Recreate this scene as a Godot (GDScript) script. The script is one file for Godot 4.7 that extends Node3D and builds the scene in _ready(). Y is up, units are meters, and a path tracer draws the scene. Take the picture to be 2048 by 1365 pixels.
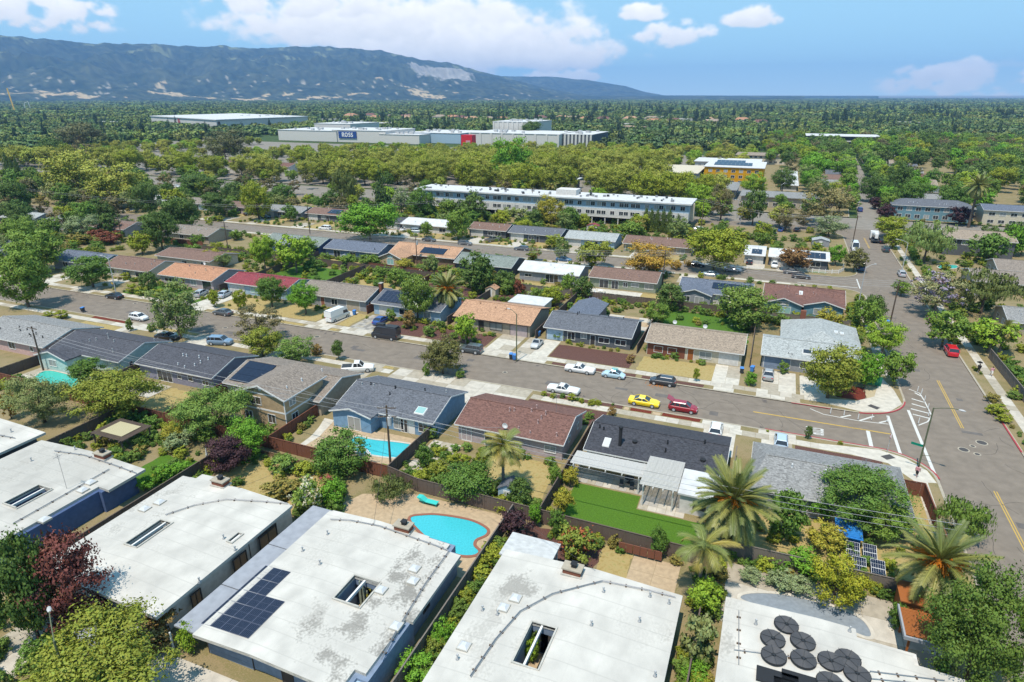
extends Node3D
# A suburban neighbourhood seen from the air. x runs along the residential streets, -z away from the viewer, metres.

class MB:
	var v := PackedVector3Array()
	var n := PackedVector3Array()
	var u := PackedVector2Array()
	var c := PackedColorArray()
	var i := PackedInt32Array()
	var col := Color.WHITE
	func vert(p: Vector3,nn: Vector3,uv := Vector2.ZERO) -> int:
		v.append(p); n.append(nn); u.append(uv); c.append(col)
		return v.size() - 1
	func tri(a: Vector3,b: Vector3,d: Vector3) -> void:
		var nn := (b - a).cross(d - a).normalized()
		var k := vert(a,nn); vert(b,nn); vert(d,nn)
		i.append_array([k,k + 2,k + 1])
	func quad(a: Vector3,b: Vector3,d: Vector3,e: Vector3) -> void:
		var nn := (b - a).cross(d - a)
		if nn.length_squared() < 1e-12: nn = (d - a).cross(e - a)
		nn = nn.normalized()
		var k := vert(a,nn,Vector2(0,1)); vert(b,nn,Vector2(1,1)); vert(d,nn,Vector2(1,0)); vert(e,nn,Vector2(0,0))
		i.append_array([k,k + 2,k + 1,k,k + 3,k + 2])
	func hexa(p: Array) -> void:   # 8 corners: bottom 0-3,top 4-7,counter-clockwise seen from above
		quad(p[4],p[5],p[6],p[7]); quad(p[3],p[2],p[1],p[0])
		for k in 4:
			var m: int = (k + 1) % 4
			quad(p[k],p[m],p[m + 4],p[k + 4])
	func bx(x0: float,y0: float,z0: float,x1: float,y1: float,z1: float) -> void:
		var a := minf(x0,x1); var b := maxf(x0,x1); var d := minf(z0,z1); var e := maxf(z0,z1)
		hexa([Vector3(a,y0,e),Vector3(b,y0,e),Vector3(b,y0,d),Vector3(a,y0,d),Vector3(a,y1,e),Vector3(b,y1,e),Vector3(b,y1,d),Vector3(a,y1,d)])
	func bc(p: Vector3,s: Vector3,turn := 0.0) -> void:   # box at centre,turned about y
		var q: Array = []
		for y in [-0.5,0.5]:
			for xz in [Vector2(-0.5,0.5),Vector2(0.5,0.5),Vector2(0.5,-0.5),Vector2(-0.5,-0.5)]:
				q.append(p + Vector3(xz.x * s.x,y * s.y,xz.y * s.z).rotated(Vector3.UP, turn))
		hexa(q)
	func bar(a: Vector3,b: Vector3,w: float,h: float) -> void:   # straight beam of w by h
		var f := (b - a).normalized()
		var r := f.cross(Vector3.UP)
		r = Vector3.RIGHT if r.length() < 0.01 else r.normalized()
		var t := r.cross(f) * h * 0.5
		r *= w * 0.5
		hexa([a - r - t,a + r - t,b + r - t,b - r - t,a - r + t,a + r + t,b + r + t,b - r + t])
	func tube(a: Vector3,b: Vector3,r0: float,r1: float,seg := 8,caps := true) -> void:
		var f := (b - a).normalized()
		var x := f.cross(Vector3.RIGHT if absf(f.x) < 0.8 else Vector3.UP).normalized()
		var y := f.cross(x)
		var k := v.size()
		for j in seg:
			var t := TAU * j / seg
			var d := x * cos(t) + y * sin(t)
			vert(a + d * r0,d); vert(b + d * r1,d)
		for j in seg:
			var p := k + 2 * j
			var q := k + 2 * ((j + 1) % seg)
			i.append_array([p,q + 1,q,p,p + 1,q + 1])
		if caps:
			for j in range(1,seg - 1):
				var t0 := TAU * j / seg
				var t1 := TAU * (j + 1) / seg
				tri(b + x * r1,b + (x * cos(t0) + y * sin(t0)) * r1,b + (x * cos(t1) + y * sin(t1)) * r1)
				tri(a + x * r0,a + (x * cos(t1) + y * sin(t1)) * r0,a + (x * cos(t0) + y * sin(t0)) * r0)
	func prism(pts: PackedVector2Array,y0: float,y1: float,sides := true) -> void:   # flat sheet or slab over a polygon of (x,z)
		var t := Geometry2D.triangulate_polygon(pts)
		for k in range(0,t.size(),3):
			var a := pts[t[k]]; var b := pts[t[k + 1]]; var d := pts[t[k + 2]]
			if (b - a).cross(d - a) > 0: var s := b; b = d; d = s
			tri(Vector3(a.x,y1,a.y),Vector3(b.x,y1,b.y),Vector3(d.x,y1,d.y))
		if sides:
			var cw := 0.0
			for k in pts.size(): cw += pts[k].cross(pts[(k + 1) % pts.size()])
			for k in pts.size():
				var a := pts[k]; var b := pts[(k + 1) % pts.size()]
				if cw > 0: var s := a; a = b; b = s
				quad(Vector3(a.x,y0,a.y),Vector3(b.x,y0,b.y),Vector3(b.x,y1,b.y),Vector3(a.x,y1,a.y))
	func ball(p: Vector3,r: Vector3,rings := 6,seg := 10,top_only := false) -> void:
		var k := v.size()
		for a in rings + 1:
			var t := (PI * 0.5 if top_only else PI) * a / rings
			for b in seg + 1:
				var f := TAU * b / seg
				var d := Vector3(sin(t) * cos(f),cos(t),sin(t) * sin(f))
				vert(p + d * r,(d / r).normalized())
		for a in rings:
			for b in seg:
				var q := k + a * (seg + 1) + b
				i.append_array([q,q + seg + 1,q + 1,q + 1,q + seg + 1,q + seg + 2])
	func mesh(off := Vector3.ZERO) -> ArrayMesh:
		if off != Vector3.ZERO:
			for k in v.size(): v[k] -= off
		var a := []
		a.resize(Mesh.ARRAY_MAX)
		a[Mesh.ARRAY_VERTEX] = v; a[Mesh.ARRAY_NORMAL] = n; a[Mesh.ARRAY_TEX_UV] = u; a[Mesh.ARRAY_COLOR] = c; a[Mesh.ARRAY_INDEX] = i
		var m := ArrayMesh.new()
		m.add_surface_from_arrays(Mesh.PRIMITIVE_TRIANGLES, a)
		return m

var M := {}          # materials by name
var T := {}          # textures by name
var taken := {}      # how often a name was used
var rng := RandomNumberGenerator.new()

func numbered(called: String) -> String:
	taken[called] = taken.get(called,-1) + 1
	return called if taken[called] == 0 else "%s_%03d" % [called,taken[called]]

func nth(k: int) -> String:
	return "%d%s" % [k + 1, "th" if k % 100 in [10,11,12] else {0: "st", 1: "nd", 2: "rd"}.get(k % 10, "th")]

func tag(o: Node,label: String,category: String,group := "") -> void:
	o.set_meta("label", label); o.set_meta("category", category)
	if group: o.set_meta("group", group)

func thing(called: String,label: String,category: String,at := Vector3.ZERO, turn := 0.0,group := "") -> Node3D:
	var o := Node3D.new()
	o.name = numbered(called)
	add_child(o)
	o.position = at; o.rotation.y = turn
	tag(o,label,category,group)
	return o

func origin(p: Node) -> Vector3:
	var o := Vector3.ZERO
	while p and p != self:
		o += (p as Node3D).position
		p = p.get_parent()
	return o

# one named mesh; the shape is given in world metres when the parent is not turned
func obj(called: String,b: MB, m: Material,parent: Node = null) -> MeshInstance3D:
	var o := MeshInstance3D.new()
	o.mesh = b.mesh(origin(parent) if parent else Vector3.ZERO)
	o.material_override = m
	if parent:
		o.name = called
		parent.add_child(o,true)
	else:
		o.name = numbered(called)
		add_child(o)
	return o

# the same with the shape given in the parent's own axes
func part(called: String,b: MB, m: Material,parent: Node) -> MeshInstance3D:
	return use(called,b.mesh(),m,parent)

func use(called: String,mesh: Mesh,m: Material,parent: Node,tr := Transform3D.IDENTITY) -> MeshInstance3D:
	var o := MeshInstance3D.new()
	o.mesh = mesh; o.material_override = m; o.name = called; o.transform = tr
	parent.add_child(o,true)
	return o

func struct(called: String,b: MB, m: Material) -> MeshInstance3D:
	var o := obj(called,b,m)
	o.set_meta("kind","structure")
	return o

func stuff(o: Node) -> Node:
	o.set_meta("kind","stuff")
	return o

# ---- textures: grain and patches only, drawn from seeded noise
func field(size: int,freq: float,oct: int,sd: int) -> PackedByteArray:
	var f := FastNoiseLite.new()
	f.seed = sd; f.frequency = freq; f.fractal_octaves = oct; f.noise_type = FastNoiseLite.TYPE_SIMPLEX_SMOOTH
	var im := f.get_seamless_image(size,size,false,false,0.15,true)
	im.convert(Image.FORMAT_L8)
	return im.get_data()

# grey grain around a mean: layers are [frequency, octaves, amount]
func grain(called: String,size: int,layers: Array,mean := 0.82,sd := 1) -> void:
	var out := PackedFloat32Array()
	out.resize(size * size); out.fill(mean)
	for k in layers.size():
		var l: Array = layers[k]
		var d := field(size,l[0],l[1],sd * 17 + k)
		var amt: float = l[2] / 255.0
		for p in d.size(): out[p] += (d[p] - 127.5) * amt
	var by := PackedByteArray()
	by.resize(size * size)
	for p in by.size(): by[p] = int(clampf(out[p],0.0,1.0) * 255.0)
	var im := Image.create_from_data(size,size,false, Image.FORMAT_L8,by)
	im.convert(Image.FORMAT_RGB8)
	im.generate_mipmaps()
	T[called] = ImageTexture.create_from_image(im)

# two or three tones mixed by noise
func tones(called: String,size: int,freq: float,oct: int,cols: Array,fine := 0.25,sd := 5) -> void:
	var d := field(size,freq,oct,sd)
	var e := field(size,0.35,2,sd + 1)
	var lut := PackedByteArray()
	for k in 256:
		var t := float(k) / 255.0 * (cols.size() - 1)
		var a: int = mini(int(t),cols.size() - 2)
		var q: Color = cols[a].lerp(cols[a + 1],t - a)
		lut.append_array([int(q.r * 255),int(q.g * 255),int(q.b * 255)])
	var by := PackedByteArray()
	by.resize(size * size * 3)
	for p in d.size():
		var k: int = clampi(int(d[p] + (e[p] - 127.5) * fine * 2.0),0,255) * 3
		by[p * 3] = lut[k]; by[p * 3 + 1] = lut[k + 1]; by[p * 3 + 2] = lut[k + 2]
	var im := Image.create_from_data(size,size,false, Image.FORMAT_RGB8,by)
	im.generate_mipmaps()
	T[called] = ImageTexture.create_from_image(im)

# overlapping courses of shingle tabs, each tab its own tone
func shingles() -> void:
	var s := 1024
	var by := PackedByteArray()
	by.resize(s * s)
	var d := field(s,0.012,3,91)
	var r := RandomNumberGenerator.new()
	r.seed = 4
	for row in 64:
		var shift := r.randi() % 40
		var x := 0
		while x < s:
			var w := 14 + r.randi() % 22
			var tone := r.randf_range(0.8,0.98)
			if r.randf() < 0.16: tone *= 0.88
			for xx in range(x,mini(x + w,s)):
				for yy in 16:
					var px := (row * 16 + yy) * s + (xx + shift) % s
					var t := tone * (0.8 if yy < 2 else 1.0) + (d[px] - 127.5) / 255.0 * 0.09
					by[px] = int(clampf(t,0,1) * 255)
			x += w
	var im := Image.create_from_data(s,s,false, Image.FORMAT_L8,by)
	im.convert(Image.FORMAT_RGB8)
	T.shingle = ImageTexture.create_from_image(im)

# real-world base colour from linear values
func lin(r: float,g: float,b: float) -> Color:
	return Color(r,g,b).linear_to_srgb()

func mat(called: String,color: Color,rough := 0.9,tex := "", metres := 4.0,bump := 0.0,extra := {}) -> StandardMaterial3D:
	var m := StandardMaterial3D.new()
	m.resource_name = called
	m.albedo_color = color
	m.roughness = rough
	m.metallic_specular = 0.35
	if tex:
		m.albedo_texture = T[tex]
		m.uv1_triplanar = true; m.uv1_world_triplanar = true
		m.uv1_scale = Vector3.ONE / metres
		m.uv1_triplanar_sharpness = 4.0
		if bump > 0.0:
			m.heightmap_enabled = true
			m.heightmap_texture = T[tex]
			m.heightmap_scale = bump
	for k in extra: m.set(k,extra[k])
	M[called] = m
	return m

func hx(s: String,k := 0.78) -> Color:   # base colour of a surface from how it looks in full sun
	var c := Color(s).srgb_to_linear()
	k *= 0.86
	return Color(c.r * k,c.g * k,c.b * k).linear_to_srgb()

func make_materials() -> void:
	grain("fine", 512,[[0.4,2,0.12],[0.02,4,0.08]],0.9,1)
	grain("patchy", 512,[[0.012,5,0.12],[0.3,2,0.05]],0.92,2)
	grain("asphalt", 1024,[[0.45,2,0.09],[0.005,5,0.12],[0.05,3,0.03]],0.9,3)
	grain("slab", 512,[[0.008,5,0.14],[0.4,2,0.06],[0.06,3,0.05]],0.91,4)
	grain("bark", 256,[[0.1,4,0.3]],0.85,6)
	grain("weave", 512,[[0.25,3,0.3],[0.03,3,0.12]],0.85,7)
	shingles()
	var g := func(a): return hx(a,1.0)
	tones("turf", 512,0.02,5,[g.call("54731f"),g.call("5f8a2a"),g.call("719a34")],0.45,21)
	tones("dry", 512,0.014,5,[g.call("aa9658"),g.call("c0a76c"),g.call("ccb47c"),g.call("a29c58")],0.35,22)
	tones("mulch", 512,0.06,4,[g.call("3f2c28"),g.call("71544a"),g.call("9a7a6c")],0.9,23)
	tones("soil", 512,0.01,5,[g.call("867f50"),g.call("a3936c"),g.call("b09a76"),g.call("908858"),g.call("9c8c66")],0.4,24)
	tones("whiteroof", 1024,0.006,5,[g.call("cfcbc4"),g.call("dcd9d3"),g.call("e4e1dc"),g.call("e9e7e4")],0.12,25)
	tones("plain", 1024,0.01,5,[g.call("3c5424"),g.call("4f682c"),g.call("5c7038"),g.call("4a6330"),g.call("6a7048")],0.35,26)
	tones("gravel", 512,0.2,3,[g.call("a38f6d"),g.call("dcc9a4"),g.call("f2e6c8")],0.9,27)
	mat("ground", Color(0.86,0.86,0.86),0.95, "soil", 31.0)
	mat("plain", Color(0.8,0.8,0.8),0.95, "plain", 260.0)
	mat("asphalt", hx("9a8d7f", 0.86),0.9, "asphalt", 11.0)
	mat("asphalt_far", hx("a39a8e", 0.86),0.9, "asphalt", 17.0)
	mat("concrete", hx("dbd2c3", 0.92),0.9, "slab", 6.0)
	mat("concrete_new", hx("e4dccd", 0.9),0.9, "slab", 5.0)
	mat("concrete_old", hx("c4b9a6", 0.9),0.92, "slab", 4.0)
	mat("tan_deck", hx("ccb392", 0.95),0.92, "slab", 3.0)
	mat("turf", Color(0.82,0.82,0.82),0.95, "turf", 3.0,2.0)
	mat("lush", Color(0.82,0.82,0.76),0.95, "turf", 2.6,2.0)
	mat("dry", Color(0.86,0.86,0.86),0.95, "dry", 5.0,1.0)
	mat("mulch", Color(0.9,0.85,0.85),0.95, "mulch", 2.2,2.0)
	mat("red_mulch", hx("c06a58", 1.0),0.95, "mulch", 2.0,2.0, {"albedo_color": Color(1.0,0.62,0.52)})
	mat("brick_red", hx("b87c66"),0.9, "fine", 1.0)
	mat("gravel", Color(0.85,0.85,0.85),0.95, "gravel", 1.6,1.0)
	mat("paint_white", hx("f0eee8", 0.85),0.8, "patchy", 3.0)
	mat("paint_yellow", hx("e0b95e", 0.85),0.8, "patchy", 2.0)
	mat("paint_red", hx("c9545a", 0.8),0.8, "patchy", 2.0)
	mat("iron", hx("6a6664", 0.7),0.7, "fine", 0.5)
	for r in [["roof_slate","7a7d85"],["roof_dark","62636b"],["roof_black","53545b"],["roof_grey","a9a8a6"],["roof_pale","c4c8c6"],["roof_taupe","a5988c"],["roof_brown","96796c"],["roof_rust","8f6a60"],["roof_orange","d39d7c"],["roof_peach","d8ab8a"],["roof_red","a8525a"],["roof_tan","b7a592"],["roof_bluegrey","7c8494"],["roof_greygreen","9aa39c"]]:
		mat(r[0],hx(r[1],0.92),0.95, "shingle", 9.0)
	mat("roof_white", hx("f3f3f2", 0.8),0.85, "patchy", 14.0)
	mat("roof_membrane", hx("f6f5f2", 0.9),0.8, "whiteroof", 21.0,0.6)
	mat("roof_metal", hx("b9bcc4", 0.8),0.6, "patchy", 8.0)
	mat("cover_dirty", hx("d8d3c8", 0.85),0.9, "patchy", 3.0)
	for w in [["wall_pink","e0bcb4"],["wall_mint","d3e8e2"],["wall_lilac","a09eb0"],["wall_tan","cfb48e"],["wall_blue","8cb2d4"],["wall_rosegrey","cdbcbc"],["wall_white","eeeae4"],["wall_grey","a9abb0"],["wall_charcoal","6c6f74"],["wall_beige","c4b6a2"],["wall_cream","e8dcc4"],["wall_steel","8fa0b8"],["wall_teal","7fa6b4"],["wall_navy","5a6f98"],["wall_yellow","e8a818"],["wall_brown","8c7462"],["wall_sage","a8b09a"],["wall_skyblue","b8d2e6"]]:
		mat(w[0],hx(w[1],0.88),0.9, "patchy", 5.0)
	mat("trim_white", hx("f4f2ee", 0.82),0.7)
	mat("trim_dark", hx("4c4746"),0.7)
	mat("glass", lin(0.03,0.035,0.042),0.06, "", 1,0, {"metallic_specular": 0.6})
	mat("curtain", lin(0.3,0.3,0.29),0.12)
	mat("glass_sky", lin(0.25,0.42,0.4),0.1, "", 1,0, {"metallic_specular": 0.6})
	mat("dome", lin(0.5,0.51,0.52),0.25)
	mat("metal", lin(0.4,0.4,0.41),0.45, "fine", 1.0,0, {"metallic": 0.6})
	mat("galv", lin(0.5,0.5,0.5),0.5, "patchy", 1.0)
	mat("hose", lin(0.075,0.075,0.08),0.5)
	mat("black_pipe", lin(0.03,0.03,0.032),0.6, "fine", 0.6)
	mat("panel", lin(0.012,0.014,0.03),0.12, "", 1,0, {"metallic_specular": 0.5})
	mat("panel_frame", lin(0.3,0.31,0.33),0.5)
	mat("panel_line", lin(0.09,0.1,0.14),0.4)
	mat("brick", hx("a0654f"),0.92, "fine", 0.8)
	mat("fence_dark", hx("86756a", 0.85),0.95, "bark", 1.5,1.0)
	mat("fence_red", hx("9c6650", 0.85),0.95, "bark", 1.5,1.0)
	mat("fence_grey", hx("9b9086", 0.85),0.95, "bark", 1.5,1.0)
	mat("fence_tan", hx("b09070", 0.8),0.95, "bark", 1.5,1.0)
	mat("wood_orange", hx("c8793f", 0.85),0.8, "bark", 1.2)
	mat("wood_pole", hx("7d6a5a", 0.8),0.95, "bark", 1.0)
	mat("wood_white", hx("ece9e3", 0.85),0.85, "patchy", 1.5)
	mat("trunk", hx("8b7a6a", 0.75),0.95, "bark", 0.9,2.0)
	mat("trunk_grey", hx("a39a90", 0.75),0.95, "bark", 0.9,2.0)
	mat("lamp_green", hx("7d8466", 0.8),0.6, "fine", 0.5)
	mat("wire", lin(0.06,0.06,0.06),0.6)
	mat("wire_pale", lin(0.35,0.35,0.36),0.5)
	mat("water", lin(0.06,0.5,0.56),0.07, "patchy", 1.6,5.0, {"metallic_specular": 0.5})
	mat("water_teal", lin(0.06,0.5,0.42),0.07, "patchy", 1.6,5.0)
	mat("tar", hx("5d5854", 0.8),0.85, "fine", 1.0)
	mat("patch", hx("7e7772", 0.9),0.92, "asphalt", 7.0)
	mat("oil", hx("736a64", 0.9),0.8, "patchy", 2.0)
	mat("pool_shell", lin(0.3,0.62,0.66),0.6)
	mat("tarp_grey", lin(0.26,0.29,0.32),0.45, "patchy", 4.0,3.0)
	mat("tarp_blue", lin(0.03,0.2,0.55),0.5, "patchy", 2.0)
	mat("canvas", hx("e6d9ae", 0.85),0.9, "weave", 2.0)
	mat("aqua_plastic", lin(0.05,0.5,0.45),0.4)
	mat("green_net", lin(0.02,0.22,0.13),0.7, "weave", 1.0)
	mat("bin_blue", lin(0.06,0.2,0.5),0.5)
	mat("bin_dark", lin(0.04,0.045,0.05),0.6)
	mat("plastic_white", lin(0.7,0.7,0.7),0.5)
	mat("cloth_pink", lin(0.5,0.25,0.27),0.9)
	mat("cloth_black", lin(0.02,0.02,0.022),0.9)
	mat("cloth_white", lin(0.7,0.68,0.66),0.9)
	mat("skin", lin(0.35,0.2,0.14),0.7)
	mat("hair", lin(0.03,0.02,0.015),0.8)
	mat("sign_red", lin(0.5,0.02,0.03),0.5)
	mat("sign_green", lin(0.0,0.2,0.13),0.5)
	mat("sign_blue", lin(0.02,0.06,0.22),0.6)
	mat("sign_black", lin(0.03,0.03,0.03),0.6)
	mat("truck_white", lin(0.7,0.7,0.69),0.4)
	mat("stone", hx("cfc8bd", 0.8),0.9, "slab", 1.2)
	mat("pavers", hx("aaa49c", 0.85),0.9, "fine", 1.2)
	mat("flower_orange", lin(0.5,0.16,0.01),0.8)

func make_sky() -> Sky:
	# blue air with a bank of fair-weather cumulus; the noise runs all the way round
	var w := 4096
	var h := 2048
	var im := Image.create(w,h,false, Image.FORMAT_RGBF)
	for y in h:
		var el := 90.0 - 180.0 * (y + 0.5) / h
		var c: Color
		if el >= 0.0:
			var t := pow(clampf(el / 90.0,0,1),0.42)
			c = Color(0.45,0.73,0.87).lerp(Color(0.09,0.33,0.62),t)
			c = c.lerp(Color(0.6,0.8,0.9),pow(1.0 - clampf(el / 4.0,0,1),2.0) * 0.7)
		else:
			c = Color(0.3,0.31,0.27)
		im.fill_rect(Rect2i(0,y,w,1),c)
	var f := FastNoiseLite.new()
	f.seed = 12; f.frequency = 0.16; f.fractal_octaves = 6; f.fractal_gain = 0.55
	var lo := FastNoiseLite.new()
	lo.seed = 5; lo.frequency = 0.05; lo.fractal_octaves = 3
	# clouds: [azimuth from -z clockwise, elevation of base, half width, height, weight] in degrees
	var banks := CLOUDS
	var r := RandomNumberGenerator.new()
	r.seed = 77
	var all: Array = banks.duplicate()
	for k in 26:
		all.append([r.randf_range(28.0,292.0),r.randf_range(2.0,16.0),r.randf_range(3.0,16.0),r.randf_range(1.5,6.0),r.randf_range(0.7,1.0)])
	for b in all:
		var x0 := int((b[0] - b[2] * 1.5) / 360.0 * w)
		var x1 := int((b[0] + b[2] * 1.5) / 360.0 * w)
		var y0 := int((90.0 - b[1] - b[3] * 1.7) / 180.0 * h)
		var y1 := int((90.0 - b[1] + b[3] * 0.6) / 180.0 * h)
		for y in range(y0,mini(y1,h / 2)):
			var el := 90.0 - 180.0 * (y + 0.5) / h
			for x in range(x0,x1):
				var az := x * 360.0 / w
				var dx: float = (az - b[0]) / b[2]
				var dy: float = (el - b[1] - b[3] * 0.42) / b[3]
				dy = dy / 0.62 if dy > 0.0 else dy / 0.36
				var d := (1.0 - sqrt(dx * dx + dy * dy)) * 0.85
				var rough: float = b[5] if b.size() > 5 else 1.0
				var n := f.get_noise_3d(az * 2.6,el * 4.2,b[0]) * 0.95 + lo.get_noise_2d(az * 3.4,el * 6.0 + b[0]) * 0.8
				var a: float = clampf((d + n * 0.85 * rough - 0.02) * 3.4,0.0,1.0) * b[4] * clampf(d * 3.0 + 1.0,0.0,1.0)
				if a <= 0.003: continue
				var up := clampf((el - b[1]) / b[3],0.0,1.0)
				var body := 0.5 + 0.5 * f.get_noise_3d(az * 2.6 + 0.9,el * 4.2 - 1.6,b[0])
				var shade := clampf(0.30 + up * 0.65 + (body - 0.5) * 0.7,0.0,1.0)
				var cc := Color(0.66,0.69,0.72).lerp(Color(1.0,0.99,0.97),shade)
				var xx := posmod(x,w)
				im.set_pixel(xx,y,im.get_pixel(xx,y).lerp(cc,a * a * (3.0 - 2.0 * a)))
	var s := Sky.new()
	var p := PanoramaSkyMaterial.new()
	p.panorama = ImageTexture.create_from_image(im)
	s.sky_material = p
	return s

func _ready() -> void:
	var cam := Camera3D.new()
	cam.name = "camera"
	add_child(cam)
	cam.position = Vector3(0,45,0)
	cam.rotation_degrees = Vector3(-20.82,22.0,0)
	cam.fov = 55.76
	cam.near = 0.5
	cam.far = 40000.0
	cam.current = true
	var e := Environment.new()
	e.background_mode = Environment.BG_SKY
	e.sky = make_sky()
	e.tonemap_mode = Environment.TONE_MAPPER_LINEAR
	e.tonemap_exposure = 1.36
	e.background_energy_multiplier = 1.0
	e.sdfgi_enabled = true; e.ssao_enabled = true; e.ssil_enabled = true
	e.fog_enabled = true
	e.fog_density = 0.000082
	e.fog_light_color = Color(0.58,0.77,1.0)
	var we := WorldEnvironment.new()
	we.name = "world_environment"
	we.environment = e
	add_child(we)
	var sun := DirectionalLight3D.new()
	sun.name = "sun"
	sun.light_energy = 1.3
	sun.light_color = Color(1.0,0.965,0.91)
	sun.light_angular_distance = 0.55
	sun.shadow_enabled = true
	add_child(sun)
	sun.look_at_from_position(Vector3.ZERO, Vector3(0.14,-2.2,-0.9),Vector3.UP)
	make_materials()
	build_setting()
	build_houses()
	build_flat_houses()
	build_yards()
	build_far()
	build_trees()
	build_cars()
	build_street_things()


const Y0 := 0.11     # level of the yards; the roadway lies at 0.004
const CLOUDS := [[-30.0,2.4,15.5,5.4,1.0,0.34],[-23.5,1.2,12.5,4.8,1.0,0.38],[-35.0,3.6,9.5,3.6,1.0,0.6],[-38.5,5.6,6.5,2.2,0.9],[-57.5,3.9,6.5,2.7,1.0],[-11.6,5.4,2.3,1.3,1.0,0.6],[-9.1,3.3,3.3,2.2,1.0,0.6],[-3.5,4.7,2.2,1.9,1.0,0.6],[11.8,-0.4,5.2,2.7,0.8],[10.5,0.9,2.8,1.0,0.6],[-17.1,0.9,4.2,1.1,0.8],[13.5,1.6,3.0,0.8,0.3]]

func corner(c: Vector2,r: float,a0: float,a1: float,steps := 9) -> PackedVector2Array:
	var out := PackedVector2Array()
	for k in steps + 1:
		var t := deg_to_rad(lerpf(a0,a1,float(k) / steps))
		out.append(c + Vector2(cos(t),sin(t)) * r)
	return out

func inset(pts: PackedVector2Array,w: float) -> PackedVector2Array:
	var out := PackedVector2Array()
	var area := 0.0
	for k in pts.size(): area += pts[k].cross(pts[(k + 1) % pts.size()])
	var sgn := 1.0 if area > 0 else -1.0
	for k in pts.size():
		var a := pts[(k - 1 + pts.size()) % pts.size()]; var b := pts[k]; var d := pts[(k + 1) % pts.size()]
		var n1 := (b - a).normalized().orthogonal() * -sgn
		var n2 := (d - b).normalized().orthogonal() * -sgn
		var m := (n1 + n2).normalized()
		out.append(b + m * w / maxf(0.3,m.dot(n1)))
	return out

# a strip of thickness between two rings, top at y
func ring_mesh(b: MB, outer: PackedVector2Array,inner: PackedVector2Array,y0: float,y1: float,from := 0,upto := -1) -> void:
	var n := outer.size()
	for k in range(from,n if upto < 0 else upto):
		var m := (k + 1) % n
		var a := Vector3(outer[k].x,y1,outer[k].y); var d := Vector3(outer[m].x,y1,outer[m].y)
		var e := Vector3(inner[m].x,y1,inner[m].y); var f := Vector3(inner[k].x,y1,inner[k].y)
		if (d - a).cross(e - a).y > 0: b.quad(a,d,e,f)
		else: b.quad(f,e,d,a)
		var lo := Vector3(0,y0 - y1,0)
		if (d - a).cross(e - a).y > 0: b.quad(a + lo,d + lo,d,a)
		else: b.quad(d + lo,a + lo,a,d)

func block(pts: PackedVector2Array) -> void:
	var b := MB.new()
	b.prism(pts,-0.05, Y0 - 0.006)
	struct("ground", b,M.ground)
	var k := MB.new()
	ring_mesh(k,pts,inset(pts,0.32),-0.02, Y0 + 0.012)
	struct("kerb", k,M.concrete_old)

var unit_box: ArrayMesh
func box_unit() -> ArrayMesh:
	if unit_box == null:
		var b := MB.new()
		b.bx(-0.5,-1.0,-0.5,0.5,0.0,0.5)
		unit_box = b.mesh()
	return unit_box

# concrete flatwork cast in panels, each panel a piece of its own with a joint round it
func slabs(called: String,x0: float,z0: float,x1: float,z1: float,sx: float,sz: float,mats: Array,y := 0.0) -> Node3D:
	var a := minf(x0,x1); var b := maxf(x0,x1); var c := minf(z0,z1); var d := maxf(z0,z1)
	var root := Node3D.new()
	root.name = numbered(called)
	add_child(root)
	root.set_meta("kind","structure")
	root.position = Vector3((a + b) / 2,0,(c + d) / 2)
	var nx := maxi(1,roundi((b - a) / sx)); var nz := maxi(1,roundi((d - c) / sz))
	var wx := (b - a) / nx; var wz := (d - c) / nz
	for i in nx:
		for j in nz:
			var m: Material = mats[rng.randi() % mats.size()]
			var tr := Transform3D(Basis.from_scale(Vector3(wx - 0.03,0.1,wz - 0.03)),Vector3(a + wx * (i + 0.5), Y0 + 0.008 + y + rng.randf() * 0.004,c + wz * (j + 0.5)) - root.position)
			use("slab", box_unit(),m,root,tr)
	return root

func sheet(called: String,pts: PackedVector2Array,m: Material,y := 0.0) -> void:
	var b := MB.new()
	b.prism(pts, Y0 - 0.05, Y0 + 0.004 + y)
	struct(called,b,m)

func rect(x0: float,z0: float,x1: float,z1: float) -> PackedVector2Array:
	return PackedVector2Array([Vector2(x0,z0),Vector2(x1,z0),Vector2(x1,z1),Vector2(x0,z1)])

# ragged-edged patch of ground cover
func patch(called: String,x0: float,z0: float,x1: float,z1: float,m: Material,y := 0.0,ragged := 0.25) -> void:
	var pts := PackedVector2Array()
	var a := minf(x0,x1); var b := maxf(x0,x1); var c := minf(z0,z1); var d := maxf(z0,z1)
	var cs := [Vector2(a,c),Vector2(b,c),Vector2(b,d),Vector2(a,d)]
	for k in 4:
		var p: Vector2 = cs[k]; var q: Vector2 = cs[(k + 1) % 4]
		var n := maxi(2,int(p.distance_to(q) / 0.8))
		for j in n:
			var t := p.lerp(q,float(j) / n)
			pts.append(t + Vector2(rng.randf_range(-ragged,ragged),rng.randf_range(-ragged,ragged)))
	sheet(called,pts,m,y)

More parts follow.
